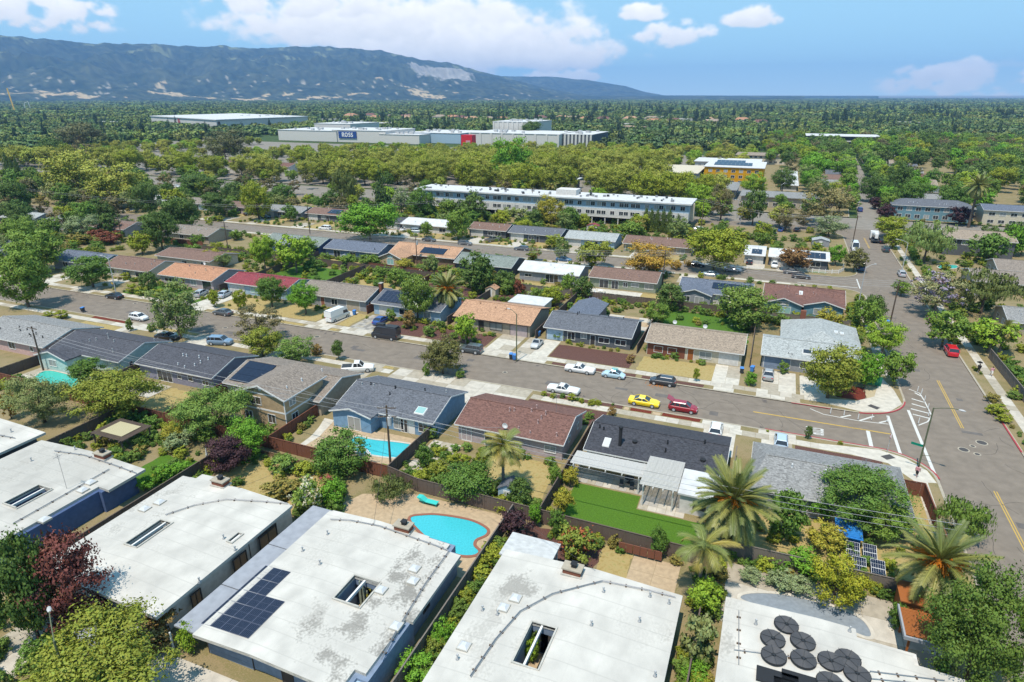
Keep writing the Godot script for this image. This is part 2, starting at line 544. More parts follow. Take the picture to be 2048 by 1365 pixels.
func line_mark(called: String,pts: Array,w: float,m: Material,y := 0.009) -> void:
	var b := MB.new()
	for k in range(0,pts.size() - 2,2):
		var p := Vector2(pts[k],pts[k + 1]); var q := Vector2(pts[k + 2],pts[k + 3])
		var n := (q - p).normalized().orthogonal() * w * 0.5
		var e := (q - p).normalized() * (w * 0.3 if pts.size() > 4 else 0.0)
		var dy := 0.0006 * ((k / 2) % 2)
		var qd := [p - n - e,p + n - e,q + n + e,q - n + e]
		if (qd[1] - qd[0]).cross(qd[2] - qd[0]) > 0.0: qd.reverse()
		b.quad(Vector3(qd[0].x,y + dy,qd[0].y),Vector3(qd[1].x,y + dy,qd[1].y),Vector3(qd[2].x,y + dy,qd[2].y),Vector3(qd[3].x,y + dy,qd[3].y))
	struct(called,b,m)

func build_setting() -> void:
	rng.seed = 3
	var b := MB.new()
	b.prism(rect(-13500,-14500,9000,600),-0.6,-0.3,false)
	struct("plain", b,M.plain)
	# roadways: one sheet under the blocks, then the wide avenue and the mall lot
	b = MB.new(); b.prism(rect(-470,-262,23.2,-8),-0.1,0.004); struct("road", b,M.asphalt)
	b = MB.new(); b.prism(rect(23.2,-262,60,-8),-0.1,0.0045); struct("road", b,M.asphalt)
	b = MB.new(); b.prism(rect(-900,-286,700,-262),-0.1,0.006); struct("road", b,M.asphalt_far)
	b = MB.new(); b.prism(PackedVector2Array([Vector2(31,-286),Vector2(40,-286),Vector2(49,-471),Vector2(58,-690),Vector2(52,-690),Vector2(42,-471)]),-0.1,0.003); struct("road", b,M.asphalt_far)
	b = MB.new(); b.prism(rect(-600,-560,-12,-290),-0.12,0.002); struct("parking_lot", b,M.asphalt_far)
	b = MB.new(); b.prism(PackedVector2Array([Vector2(-620,-262),Vector2(-470,-262),Vector2(-470,-8),Vector2(-640,-8)]),-0.15,-0.02); struct("road", b,M.asphalt_far)
	# city blocks
	var p := PackedVector2Array([Vector2(-470,-8),Vector2(-470,-90)])
	p.append_array(corner(Vector2(17.4,-83.8),6.2,-90,0)); p.append(Vector2(23.6,-8))
	block(p)
	p = PackedVector2Array([Vector2(-470,-100.8),Vector2(-470,-175.5)])
	p.append_array(corner(Vector2(16.2,-168.5),7.0,-90,0)); p.append_array(corner(Vector2(15.2,-108.8),8.0,0,90))
	block(p)
	p = PackedVector2Array([Vector2(-470,-186),Vector2(-470,-252)])
	p.append_array(corner(Vector2(16.2,-245),7.0,-90,0)); p.append_array(corner(Vector2(16.2,-193),7.0,0,90))
	block(p)
	p = PackedVector2Array([Vector2(300,-8),Vector2(35.2,-8)])
	p.append_array(corner(Vector2(42.2,-245),7.0,180,270)); p.append(Vector2(300,-252))
	block(p)
	p = PackedVector2Array([Vector2(420,-288),Vector2(43,-288),Vector2(52,-471),Vector2(62,-735),Vector2(420,-735)])
	block(p)
	p = PackedVector2Array([Vector2(-11,-288),Vector2(28,-288),Vector2(39,-471),Vector2(49,-735),Vector2(-11,-735)])
	block(p)
	# painted red kerbs, proud of the concrete
	for s in [corner(Vector2(17.4,-83.8),6.22,-90,-5,10),corner(Vector2(15.2,-108.8),8.02,8,84,10), PackedVector2Array([Vector2(3,-90.02),Vector2(17.4,-90.02)]), PackedVector2Array([Vector2(6.5,-100.78),Vector2(12.0,-100.78)]), PackedVector2Array([Vector2(35.18,-96),Vector2(35.18,-108)])]:
		var q := MB.new()
		var out := PackedVector2Array()
		for k in s.size():
			var t: Vector2 = (s[mini(k + 1,s.size() - 1)] - s[maxi(k - 1,0)]).normalized()
			out.append(s[k] + t.orthogonal() * (0.2 if s[0].x < 30 else -0.2) * (-1.0 if s[0].y < -95 and s[0].x < 30 else 1.0))
		ring_mesh(q,s,out,0.01, Y0 + 0.018,0,s.size() - 1)
		struct("kerb_paint", q,M.paint_red)
	# sidewalks in cast panels
	var cm := [M.concrete,M.concrete_new,M.concrete,M.concrete_old]
	slabs("sidewalk", -200,-88.4,-58,-86.8,1.8,1.6,cm,0.002)
	slabs("sidewalk", -32,-88.4,16,-86.8,1.8,1.6,cm,0.002)
	slabs("sidewalk", -215,-104.3,12,-102.6,1.8,1.7,cm,0.002)
	slabs("sidewalk", -200,-175.0,10,-173.6,3.6,1.4,cm,0.002)
	slabs("sidewalk", -230,-188.6,10,-187.0,3.6,1.6,cm,0.002)
	slabs("sidewalk", 20.8,-62,22.2,-84,1.4,1.6,cm,0.002)
	slabs("sidewalk", 20.6,-118,22.2,-165,1.6,1.8,cm,0.002)
	slabs("sidewalk", 37.2,-60,38.7,-240,1.5,1.8,cm,0.002)
	# corner ramps
	sheet("sidewalk", PackedVector2Array([Vector2(10,-88.4),Vector2(17.5,-89.6),Vector2(20.6,-88.4),Vector2(22.6,-86),Vector2(23.2,-83.2),Vector2(20.8,-82.5),Vector2(18.2,-86.2),Vector2(14,-86.8),Vector2(10,-86.8)]),M.concrete_new,0.016)
	sheet("sidewalk", PackedVector2Array([Vector2(11,-104.3),Vector2(11,-102.6),Vector2(16.5,-101.3),Vector2(20.3,-102.9),Vector2(22.5,-106.5),Vector2(22.0,-112),Vector2(20.4,-118),Vector2(19.6,-112),Vector2(18.8,-108.0),Vector2(16,-105.2)]),M.concrete_new,0.016)
	for r in [[18.4,-87.9,0.7],[18.3,-103.8,-0.6]]:
		var q := MB.new(); q.bc(Vector3(r[0], Y0 + 0.02,r[1]),Vector3(1.5,0.03,1.0),r[2]); struct("ramp_plate", q,M.iron)
	# markings
	for s in [[-119.3,-101.2],[-84.0,-40.0],[-245.5,-228.0]]:
		for dx in [-0.14,0.14]:
			line_mark("road_marking", [29.5 + dx,s[0],29.5 + dx,s[1]],0.13,M.paint_yellow,0.0095)
	line_mark("road_marking", [1.14,-95.39,19.69,-95.35],0.28,M.paint_yellow)
	line_mark("road_marking", [19.97,-101.58,20.10,-88.92],0.4,M.paint_white)
	line_mark("road_marking", [23.12,-104.81,23.42,-85.67],0.4,M.paint_white)
	line_mark("road_marking", [16.70,-95.25,16.69,-89.94],0.5,M.paint_white)
	line_mark("road_marking", [35.37,-100.00,35.74,-96.07],0.4,M.paint_white)
	line_mark("road_marking", [9.22,-99.74,10.99,-98.48,13.10,-98.29,15.64,-98.11,19.69,-98.57],0.16,M.paint_white)
	line_mark("road_marking", [24.46,-113.51,25.80,-112.41,25.98,-109.52,26.11,-104.06,25.20,-101.63,23.78,-99.89],0.18,M.paint_white)
	for s in [[13.38,-98.40,14.82,-99.68],[15.91,-98.22,18.00,-100.61],[18.52,-98.60,19.83,-99.80],[24.26,-109.60,25.81,-108.87],[23.97,-107.56,25.75,-106.79],[23.55,-105.54,25.77,-104.81],[23.54,-103.55,25.78,-102.89],[25.08,-112.32,25.82,-111.22]]:
		line_mark("road_marking", s,0.3,M.paint_white)
	for s in [[8.0,-177.0,22.0,-177.0],[22.5,-176.5,22.5,-186.0]]:
		line_mark("road_marking", s,0.3,M.paint_white)
	for s in [-268.0,-279.0]:
		for k in 60: line_mark("road_marking", [-300 + k * 12,s,-295.5 + k * 12,s],0.2,M.paint_white,0.011) if k % 2 == 0 else null
	# STOP lettering read by drivers coming from the left
	var tm := TextMesh.new()
	tm.text = "STOP"; tm.font_size = 64; tm.pixel_size = 0.02; tm.depth = 0.004
	var fo := SystemFont.new(); fo.font_names = PackedStringArray(["Droid Sans"]); fo.font_weight = 700
	tm.font = fo
	var st := MeshInstance3D.new()
	st.mesh = tm; st.material_override = M.paint_white
	st.name = "road_lettering"; st.set_meta("kind","structure")
	add_child(st)
	st.transform = Transform3D(Basis(Vector3(0,0,0.72),Vector3(2.5,0,0),Vector3(0,1,0)),Vector3(12.0 - 2.4,0.012,-92.3))
	for q in [[28.25,-94.18,0.55],[31.01,-97.33,0.6],[29.61,-95.74,0.25],[29.66,-93.47,0.3],[-81.35,-97.35,0.45],[-102.45,-94.59,0.4],[-134.67,-99.81,0.35],[-39.73,-95.08,0.3]]:
		var d := MB.new()
		d.tube(Vector3(q[0],-0.05,q[1]),Vector3(q[0],0.012,q[1]),q[2],q[2],20)
		var mh := struct("manhole_cover", d,M.iron)
		var rg := MB.new()
		var oc := corner(Vector2(q[0],q[1]),q[2] + 0.16,0,342,19)
		ring_mesh(rg,oc,corner(Vector2(q[0],q[1]),q[2] + 0.01,0,342,19),0.0,0.0105)
		obj("collar", rg,M.concrete_old,mh)
	# wear: cut patches, sealed cracks and drips
	var r := RandomNumberGenerator.new(); r.seed = 17
	for k in 26:
		var on_b := k % 4 == 3
		var cx := r.randf_range(24.5,33.5) if on_b else r.randf_range(-170,18)
		var cz := r.randf_range(-230,-50) if on_b else r.randf_range(-99.5,-91.5)
		var pb := MB.new(); pb.bx(cx,-0.02,cz,cx + r.randf_range(0.8,3.6),0.0075,cz + r.randf_range(0.7,1.6)); struct("road_patch", pb,M.patch)
	var tb := MB.new()
	for k in 120:
		var on_b := k % 3 == 2
		var p2 := Vector2(r.randf_range(24,34.5),r.randf_range(-240,-45)) if on_b else Vector2(r.randf_range(-180,22),r.randf_range(-100.4,-90.4))
		var dir := r.randf() * TAU if k % 2 else (PI / 2 if on_b else 0.0)
		for j in r.randi_range(4,14):
			dir += r.randf_range(-0.35,0.35)
			var q2 := p2 + Vector2(cos(dir),sin(dir)) * 0.6
			if (on_b and q2.x > 23.8 and q2.x < 34.8) or (not on_b and q2.y > -100.6 and q2.y < -90.2 and q2.x < 22):
				tb.bar(Vector3(p2.x,0.0082,p2.y),Vector3(q2.x,0.0082,q2.y),0.045,0.003)
			p2 = q2
	stuff(struct("crack_sealing", tb,M.tar))
	for k in 40:
		var c := Vector2(r.randf_range(-160,16),[-100.2,-91.2,-99.7,-90.8][k % 4] + r.randf_range(-0.4,0.4))
		var pts := PackedVector2Array()
		for j in 9: pts.append(c + Vector2(cos(TAU * j / 9),sin(TAU * j / 9)) * r.randf_range(0.1,0.5))
		var ob := MB.new(); ob.prism(pts,0.0,0.0088 + k * 0.00002,false); struct("oil_stain", ob,M.oil)

# ---- houses
# a sloping slab of roof between an eave edge and a ridge edge, with thickness
func slope(b: MB, e0: Vector3,e1: Vector3,r1: Vector3,r0: Vector3,t := 0.16) -> void:
	var dn := Vector3(0,-t,0)
	var nn := (e1 - e0).cross(r1 - e0)
	if nn.y > 0:
		b.hexa([e0 + dn,e1 + dn,r1 + dn,r0 + dn,e0,e1,r1,r0])
	else:
		b.hexa([r0 + dn,r1 + dn,e1 + dn,e0 + dn,r0,r1,e1,e0])

# a window with frame and pane (or door, sliding door, garage door) set on a wall; side n: faces +z, r: faces +x, l: faces -x
func opening(h: Node3D, kind: String,side: String,at: float,plane: float,y: float,w: float,hh: float,frame: Material,fill: Material) -> void:
	var f := MB.new()
	var g := MB.new()
	var box := func(b: MB, a0: float,y0: float,a1: float,y1: float,d0: float,d1: float):
		if side == "n": b.bx(a0,y0,plane + d0,a1,y1,plane + d1)
		elif side == "r": b.bx(plane + d0,y0,a0,plane + d1,y1,a1)
		else: b.bx(plane - d1,y0,a0,plane - d0,y1,a1)
	var a := at - w / 2; var c := at + w / 2
	var t := 0.09
	if kind == "garage_door":
		box.call(g,a,y,c,y + hh,-0.05,0.03)
		var o := obj("garage_door", g,fill,h)
		for k in 3:
			var gr := MB.new()
			box.call(gr,a + 0.05,y + hh * (k + 1) / 4.0 - 0.03,c - 0.05,y + hh * (k + 1) / 4.0 + 0.03,0.03,0.045)
			obj("rib", gr,fill,o)
		box.call(f,a - t,y,a,y + hh + t,-0.05,0.06); box.call(f,c,y,c + t,y + hh + t,-0.05,0.06); box.call(f,a,y + hh,c,y + hh + t,-0.05,0.06)
		obj("frame", f,frame,o)
		return
	if kind == "door":
		box.call(g,a,y,c,y + hh,-0.05,0.05)
		var o := obj("door", g,fill,h)
		box.call(f,a - t,y,a,y + hh + t,-0.05,0.07); box.call(f,c,y,c + t,y + hh + t,-0.05,0.07); box.call(f,a,y + hh,c,y + hh + t,-0.05,0.07)
		obj("frame", f,frame,o)
		return
	box.call(f,a - t,y - t,a,y + hh + t,-0.04,0.07); box.call(f,c,y - t,c + t,y + hh + t,-0.04,0.07)
	box.call(f,a,y + hh,c,y + hh + t,-0.04,0.07); box.call(f,a,y - t,c,y,-0.04,0.07)
	if w > 0.9:
		for k in range(1,maxi(2,roundi(w / 1.1))):
			var m := a + w * k / maxi(2,roundi(w / 1.1))
			box.call(f,m - 0.035,y,m + 0.035,y + hh,-0.04,0.05)
	var o := obj("sliding_door" if kind == "slider" else "window", f,frame,h)
	box.call(g,a,y,c,y + hh,-0.03,0.015)
	obj("pane", g,M.curtain if fill == M.glass and rng.randf() < 0.28 else fill,o)

func roof_vent(h: Node3D, p: Vector3,tall: float,m: Material,cap := true) -> void:
	var b := MB.new()
	b.tube(p - Vector3(0,0.25,0),p + Vector3(0,tall,0),0.07,0.07,7)
	if cap: b.tube(p + Vector3(0,tall,0),p + Vector3(0,tall + 0.1,0),0.14,0.09,7)
	b.tube(p - Vector3(0,0.12,0),p + Vector3(0,0.06,0),0.24,0.1,7)
	obj("roof_vent", b,m,h)

func solar(h: Node3D, o: Vector3,ux: Vector3,uz: Vector3,nx: int,nz: int,called := "solar_panel", lines := true,frame: Material = null,skip := []) -> void:
	# a field of separate panels: o is one corner, ux and uz the steps to the next panel
	var up := uz.cross(ux).normalized()
	if up.y < 0: up = -up
	for i in nx:
		for j in nz:
			if [i,j] in skip: continue
			var a := o + ux * (i + 0.012) + uz * (j + 0.012) + up * 0.1
			var x := ux * 0.976; var z := uz * 0.976; var t := up * 0.04
			var b := MB.new()
			var q := [a,a + x,a + x + z,a + z]
			if (q[1] - q[0]).cross(q[2] - q[0]).dot(up) < 0: q.reverse()
			b.hexa([q[0],q[1],q[2],q[3],q[0] + t,q[1] + t,q[2] + t,q[3] + t])
			var p := obj(called,b,M.panel,h)
			if lines:
				var l := MB.new()
				for k in range(0,7):
					var s := a + x * clampf(k / 6.0,0.008,0.992) + t
					l.bar(s,s + z,0.03 if k in [0,6] else 0.012,0.012)
				for k in [0,0.5,1]:
					var s2: Vector3 = a + z * clampf(k,0.008,0.992) + t
					l.bar(s2,s2 + x,0.03 if k != 0.5 else 0.014,0.016)
				obj("grid_lines", l,M.panel_line if frame == null else frame,p)

# one-storey gabled house, ridge along x. d: opt dictionary
func house(called: String,label: String,x0: float,x1: float,zn: float,zf: float,d := {}) -> Node3D:
	var eave: float = d.get("eave", 2.75); var ridge: float = d.get("ridge", 4.4)
	var wall: Material = M[d.get("wall","wall_grey")]; var roof: Material = M[d.get("roof","roof_grey")]
	var trim: Material = M[d.get("trim","trim_white")]
	var h := thing(called,label, "house", Vector3((x0 + x1) / 2,0,(zn + zf) / 2),0,d.get("group","houses of the neighbourhood"))
	var oh := 0.55; var og := 0.35
	var a := x0 + og; var b := x1 - og; var n := zn - oh; var f := zf + oh
	var zr: float = lerpf(zn,zf,d.get("ridge_at", 0.5))
	var ang := (ridge - eave) / (zn - zr)
	var wt := eave + oh * ang - 0.2
	# walls with gable ends
	var w := MB.new()
	var along_z: bool = d.get("axis","x") == "z"
	if along_z:
		var xr := (x0 + x1) / 2
		var an := (ridge - eave) / (xr - x0)
		var wt2 := eave + og * an - 0.2
		w.bx(a,0,n,b,wt2,f)
		for z in [n,f]:
			var s := 1.0 if z == n else -1.0
			w.tri(Vector3(a if s > 0 else b,wt2,z),Vector3(b if s > 0 else a,wt2,z),Vector3(xr,ridge - 0.2,z))
	else:
		w.bx(a,0,n,b,wt,f)
		var hip: float = d.get("hip", 0.0)
		if hip == 0.0:
			for x in [a,b]:
				var s := 1.0 if x == b else -1.0
				w.tri(Vector3(x,wt,n if s > 0 else f),Vector3(x,wt,f if s > 0 else n),Vector3(x,ridge - 0.2,zr))
	obj("wall", w,wall,h)
	var r := MB.new()
	var tr := MB.new()
	if along_z:
		var xr := (x0 + x1) / 2
		slope(r,Vector3(x0,eave,zn),Vector3(x0,eave,zf),Vector3(xr,ridge,zf),Vector3(xr,ridge,zn))
		slope(r,Vector3(x1,eave,zf),Vector3(x1,eave,zn),Vector3(xr,ridge,zn),Vector3(xr,ridge,zf))
		tr.bar(Vector3(x0,eave - 0.1,zn + 0.02),Vector3(xr,ridge - 0.1,zn + 0.02),0.05,0.2); tr.bar(Vector3(xr,ridge - 0.1,zn + 0.02),Vector3(x1,eave - 0.1,zn + 0.02),0.05,0.2)
	elif d.get("hip", 0.0) > 0.0:
		var hp: float = d.hip
		var p0 := Vector3(x0 + hp,ridge,zr); var p1 := Vector3(x1 - hp,ridge,zr)
		var c0 := Vector3(x0,eave,zn); var c1 := Vector3(x1,eave,zn); var c2 := Vector3(x1,eave,zf); var c3 := Vector3(x0,eave,zf)
		slope(r,c0,c1,p1,p0); slope(r,c2,c3,p0,p1)
		r.tri(c1,c2,p1); r.tri(c3,c0,p0)
		tr.bx(x0 - 0.02,eave - 0.2,zn - 0.04,x1 + 0.02,eave - 0.03,zn + 0.03); tr.bx(x1 - 0.04,eave - 0.2,zf,x1 + 0.03,eave - 0.03,zn - 0.05); tr.bx(x0 - 0.03,eave - 0.2,zf,x0 + 0.04,eave - 0.03,zn - 0.05)
	else:
		slope(r,Vector3(x0,eave,zn),Vector3(x1,eave,zn),Vector3(x1,ridge,zr),Vector3(x0,ridge,zr))
		slope(r,Vector3(x1,eave,zf),Vector3(x0,eave,zf),Vector3(x0,ridge,zr),Vector3(x1,ridge,zr))
		tr.bx(x0,eave - 0.2,zn - 0.03,x1,eave - 0.03,zn + 0.035)
		for x in [x0,x1]:
			var s := -0.02 if x == x0 else 0.02
			tr.bar(Vector3(x + s,eave - 0.1,zn),Vector3(x + s,ridge - 0.1,zr),0.05,0.2); tr.bar(Vector3(x + s,ridge - 0.1,zr),Vector3(x + s,eave - 0.1,zf),0.05,0.2)
	var ro := obj("roof", r,roof,h)
	obj("fascia", tr,trim,ro)
	if not along_z and d.get("cap", true):
		var rc := MB.new()
		rc.bar(Vector3(x0 + d.get("hip", 0.0),ridge + 0.02,zr),Vector3(x1 - d.get("hip", 0.0),ridge + 0.02,zr),0.28,0.05)
		obj("ridge_cap", rc,roof,ro)
	# gabled wings towards the viewer: [x0, x1, z front, ridge height]
	for g in d.get("wings", []):
		var gx0: float = g[0]; var gx1: float = g[1]; var gz: float = g[2]; var gr: float = g[3]
		var gm := (gx0 + gx1) / 2
		var ww := MB.new()
		var an := (gr - eave) / (gm - gx0)
		var wy := eave + 0.35 * an - 0.2
		ww.bx(gx0 + 0.35,0,gz - 0.4,gx1 - 0.35,wy,n - 0.3)
		ww.tri(Vector3(gx0 + 0.35,wy,gz - 0.4),Vector3(gx1 - 0.35,wy,gz - 0.4),Vector3(gm,gr - 0.2,gz - 0.4))
		obj("wing_wall", ww,M[g[4]] if g.size() > 4 else wall,h)
		var zb := zn - (gr - eave) / ang - 0.1
		var wr := MB.new()
		slope(wr,Vector3(gx0,eave,gz),Vector3(gx0,eave,zn),Vector3(gm,gr,zb),Vector3(gm,gr,gz))
		slope(wr,Vector3(gx1,eave,zn),Vector3(gx1,eave,gz),Vector3(gm,gr,gz),Vector3(gm,gr,zb))
		var wo := obj("wing_roof", wr,roof,h)
		var wf := MB.new()
		wf.bar(Vector3(gx0,eave - 0.1,gz + 0.02),Vector3(gm,gr - 0.1,gz + 0.02),0.05,0.2); wf.bar(Vector3(gm,gr - 0.1,gz + 0.02),Vector3(gx1,eave - 0.1,gz + 0.02),0.05,0.2)
		obj("fascia", wf,trim,wo)
	# openings: [kind, side, position along, y, width, height, fill, plane offset]
	for o in d.get("open", []):
		var pl := n if o[1] == "n" else (b if o[1] == "r" else a)
		if o.size() > 7: pl += o[7]
		opening(h,o[0],o[1],o[2],pl,o[3],o[4],o[5],trim,M[o[6]] if o.size() > 6 and o[6] else M.glass)
	for q in d.get("vents", []):
		roof_vent(h,Vector3(q[0],roof_y(zn,zf,zr,eave,ridge,q[1]),q[1]),q[2] if q.size() > 2 else 0.3,M[q[3]] if q.size() > 3 else M.galv)
	for q in d.get("sky", []):   # skylights [x,z,w,l,material]
		var y := roof_y(zn,zf,zr,eave,ridge,q[1])
		var sl := (ridge - eave) / (zn - zr) * (1.0 if q[1] > zr else -1.0)
		var s := MB.new()
		var ux := Vector3(q[2] / 2,0,0); var uz := Vector3(0,-sl * q[3] / 2,q[3] / 2); var p := Vector3(q[0],y,q[1])
		s.hexa([p - ux + uz,p + ux + uz,p + ux - uz,p - ux - uz,p - ux * 0.94 + uz * 0.94 + Vector3(0,0.16,0),p + ux * 0.94 + uz * 0.94 + Vector3(0,0.16,0),p + ux * 0.94 - uz * 0.94 + Vector3(0,0.16,0),p - ux * 0.94 - uz * 0.94 + Vector3(0,0.16,0)])
		var so := obj("skylight", s,M.trim_white,h)
		var g := MB.new()
		ux *= 0.82; uz *= 0.82; p.y += 0.165
		g.hexa([p - ux + uz,p + ux + uz,p + ux - uz,p - ux - uz,p - ux + uz + Vector3(0,0.02,0),p + ux + uz + Vector3(0,0.02,0),p + ux - uz + Vector3(0,0.02,0),p - ux - uz + Vector3(0,0.02,0)])
		obj("pane", g,M[q[4]],so)
	for q in d.get("solar", []):   # [x left,z near edge,columns,rows,panel width,panel length]
		var sl := (ridge - eave) / (zn - zr)
		var p := Vector3(q[0],roof_y(zn,zf,zr,eave,ridge,q[1]),q[1])
		solar(h,p,Vector3(q[4],0,0),Vector3(0,sl * q[5],-q[5]),q[2],q[3], "solar_panel", q.size() < 7)
	for q in d.get("chimney", []):   # [x,z,top]
		var c := MB.new()
		c.bx(q[0] - 0.35,0.1,q[1] - 0.5,q[0] + 0.35,q[2],q[1] + 0.5)
		var co := obj("chimney", c,M.brick,h)
		var cc := MB.new(); cc.bx(q[0] - 0.43,q[2],q[1] - 0.58,q[0] + 0.43,q[2] + 0.1,q[1] + 0.58); obj("cap", cc,M.stone,co)
	return h

func roof_y(zn: float,zf: float,zr: float,eave: float,ridge: float,z: float) -> float:
	if z > zr: return lerpf(eave,ridge,(zn - z) / (zn - zr))
	return lerpf(eave,ridge,(z - zf) / (zr - zf))

func spots(x0: float,x1: float,zs: Array,n: int,sd: int,tall := 0.28,m := "galv") -> Array:
	var r := RandomNumberGenerator.new()
	r.seed = sd
	var out := []
	for k in n: out.append([r.randf_range(x0,x1),r.randf_range(zs[0],zs[1]),tall * r.randf_range(0.7,1.3),m])
	return out

func build_houses() -> void:
	rng.seed = 11
	# --- near side of the main street: back yards face the viewer
	house("pink_house","pink walled house with pale grey shingle roof at the left edge", -138.5,-118.6,-68.4,-80.3, {"wall": "wall_pink","roof": "roof_grey","vents": spots(-135,-121,[-73,-70],9,1,0.25, "black_pipe"),
		"open": [["window","n", -128.4,0.9,1.7,1.3],["window","n", -122.8,1.2,0.8,0.8],["window","n", -120.6,1.2,0.8,0.8],["window","r", -73,1.0,1.0,1.0]]})
	house("mint_house","mint green house with dark grey roof beside the turquoise pool", -117.2,-99.8,-68.6,-79.6, {"wall": "wall_mint","roof": "roof_dark","wings": [[-116.8,-108.8,-65.6,3.9]], "vents": [[-111,-72,0.35],[-110,-72.6,0.35],[-108,-73.5,0.9],[-103.4,-70.6,0.6],[-106,-73,0.25],[-101,-77,0.3]],
		"open": [["window","n", -112.8,1.0,1.8,1.1, "", 3.15],["window","n", -102.6,0.8,1.9,1.5, "glass_sky"],["window","r", -76,1.2,0.7,0.8],["window","r", -71,1.0,0.6,0.9]]})
	house("grey_house","lilac grey house with charcoal roof and white rooftop vents", -97.0,-79.9,-69.4,-80.0, {"wall": "wall_lilac","roof": "roof_dark","vents": [[-89.6,-73,0.3, "plastic_white"],[-88.8,-73,0.3, "plastic_white"],[-86.2,-73.2,0.35, "plastic_white"],[-84.9,-72.2,0.3, "plastic_white"],[-84.2,-73.2,0.3, "plastic_white"],[-85.4,-71.4,0.25, "plastic_white"],[-88.6,-70.9,0.2, "plastic_white"],[-86.8,-70.6,0.2, "plastic_white"]],
		"open": [["slider","n", -91.0,0.15,3.2,2.0],["window","n", -87.6,1.2,0.8,0.9],["window","n", -85.2,1.2,0.9,0.9],["window","n", -82.0,1.0,1.2,0.9],["window","r", -74.0,1.2,1.4,0.8]]})
	var h := house("tan_two_storey_house","two storey tan house with brown grey roof and solar panels", -77.2,-58.5,-68.9,-80.4, {"wall": "wall_beige","roof": "roof_taupe","vents": [[-67.5,-76,0.5, "plastic_white"],[-63.5,-76.2,0.3, "plastic_white"],[-66.9,-75.9,0.3, "plastic_white"]], "solar": [[-76.4,-69.6,5,3,1.1,1.6,0]]})
	two_storey(h)
	house("blue_house","bright blue house with slate roof behind the rectangular pool", -55.8,-39.7,-69.2,-80.4, {"wall": "wall_blue","roof": "roof_slate","wings": [[-55.6,-48.5,-67.2,3.7]], "vents": [[-54.4,-74,0.25],[-53.0,-74.3,0.3, "black_pipe"],[-52.4,-74.2,0.2],[-48.8,-74.4,0.35, "black_pipe"],[-48.9,-73.0,0.25, "black_pipe"],[-44.4,-75.5,0.3, "black_pipe"],[-41.4,-76.5,0.4]], "sky": [[-42.6,-71.0,1.6,1.4, "glass_sky"]],
		"open": [["slider","n", -51.6,0.15,2.0,2.0, "", 2.15],["window","n", -45.6,0.5,1.5,1.8],["door","n", -43.5,0.12,0.9,2.1, "trim_white"],["slider","n", -44.7,0.15,1.0,2.0],["window","n", -41.6,0.8,1.4,1.5]]})
	house("rosy_house","rose grey house with red brown shingle roof and satellite dish", -37.0,-21.2,-70.3,-80.9, {"wall": "wall_rosegrey","roof": "roof_rust","vents": [[-30.4,-74.4,0.5, "wall_pink"],[-29.8,-74.6,0.4, "wall_pink"],[-27.4,-75,0.4, "wall_pink"],[-25.3,-74.9,0.5, "wall_pink"],[-25.6,-74,0.5, "wall_pink"],[-25.8,-73.2,0.4, "wall_pink"],[-28.0,-71.7,0.2, "wall_pink"],[-26.2,-71.3,0.2, "wall_pink"],[-22.6,-71.6,0.45, "wall_pink"],[-27.2,-76.6,0.4, "wall_pink"]],
		"open": [["window","n", -23.2,1.0,1.5,0.9],["slider","n", -31.5,0.15,2.2,2.0],["window","n", -35.4,0.2,1.4,2.0, "wall_rosegrey"],["window","r", -74,1.3,0.6,0.8],["window","r", -78,1.3,0.6,0.8]]})
	h = house("black_roofed_house","white house with black shingle roof and white patio lattice", -18.6,-1.2,-70.4,-80.7, {"wall": "wall_white","roof": "roof_black","ridge": 4.2, "vents": [[-17.6,-74.6,0.35, "black_pipe"],[-17.0,-74.4,0.3, "black_pipe"],[-8.6,-74.0,0.4, "black_pipe"],[-8.6,-72.6,0.4, "black_pipe"],[-4.2,-75.2,0.45, "black_pipe"]], "sky": [[-16.0,-72.2,0.9,1.5, "dome"]],
		"open": [["slider","n", -14.5,0.15,2.6,2.1],["window","n", -17.2,1.0,1.2,1.1],["door","n", -11.2,0.12,0.9,2.1, "trim_dark"]]})
	var fl := MB.new(); fl.tube(Vector3(-14.3,2.9,-72.2),Vector3(-14.3,5.7,-72.2),0.22,0.22,12); fl.tube(Vector3(-14.3,5.75,-72.2),Vector3(-14.3,5.95,-72.2),0.3,0.3,12)
	obj("flue", fl,M.black_pipe,h)
	for q in [[-12.6,-73.2],[-4.0,-72.3]]:
		var tv := MB.new(); var ty := roof_y(-70.4,-80.7,-75.55,2.75,4.2,q[1]); tv.tube(Vector3(q[0],ty - 0.1,q[1]),Vector3(q[0],ty + 0.22,q[1]),0.34,0.34,12); obj("turbine_vent", tv,M.black_pipe,h)
	var ad := MB.new(); ad.bx(-5.6,0,-70.2,-1.6,2.6,-65.2); obj("wing_wall", ad,M.wall_white,h)
	ad = MB.new(); ad.bx(-5.9,2.6,-70.45,-1.3,2.82,-64.9); obj("wing_roof", ad,M.roof_white,h)
	opening(h, "window","n", -3.4,-65.2,1.0,1.3,1.0,M.trim_dark,M.glass)
	house("corner_house","corner house with mottled grey hip roof beside the stop sign", 1.5,18.4,-69.3,-80.6, {"wall": "wall_grey","roof": "roof_grey","hip": 1.6, "ridge": 4.3, "vents": [[6.0,-73.6,0.35, "plastic_white"],[9.6,-73.6,0.4, "plastic_white"],[12.0,-73.8,0.4, "plastic_white"],[13.9,-73.6,0.3, "plastic_white"]], "open": [["slider","n", 8.0,0.2,2.4,2.0],["window","n", 5.2,1.0,1.4,1.1],["window","n", 13.5,1.0,1.4,1.1],["window","l", -73,1.0,1.2,1.0]]})
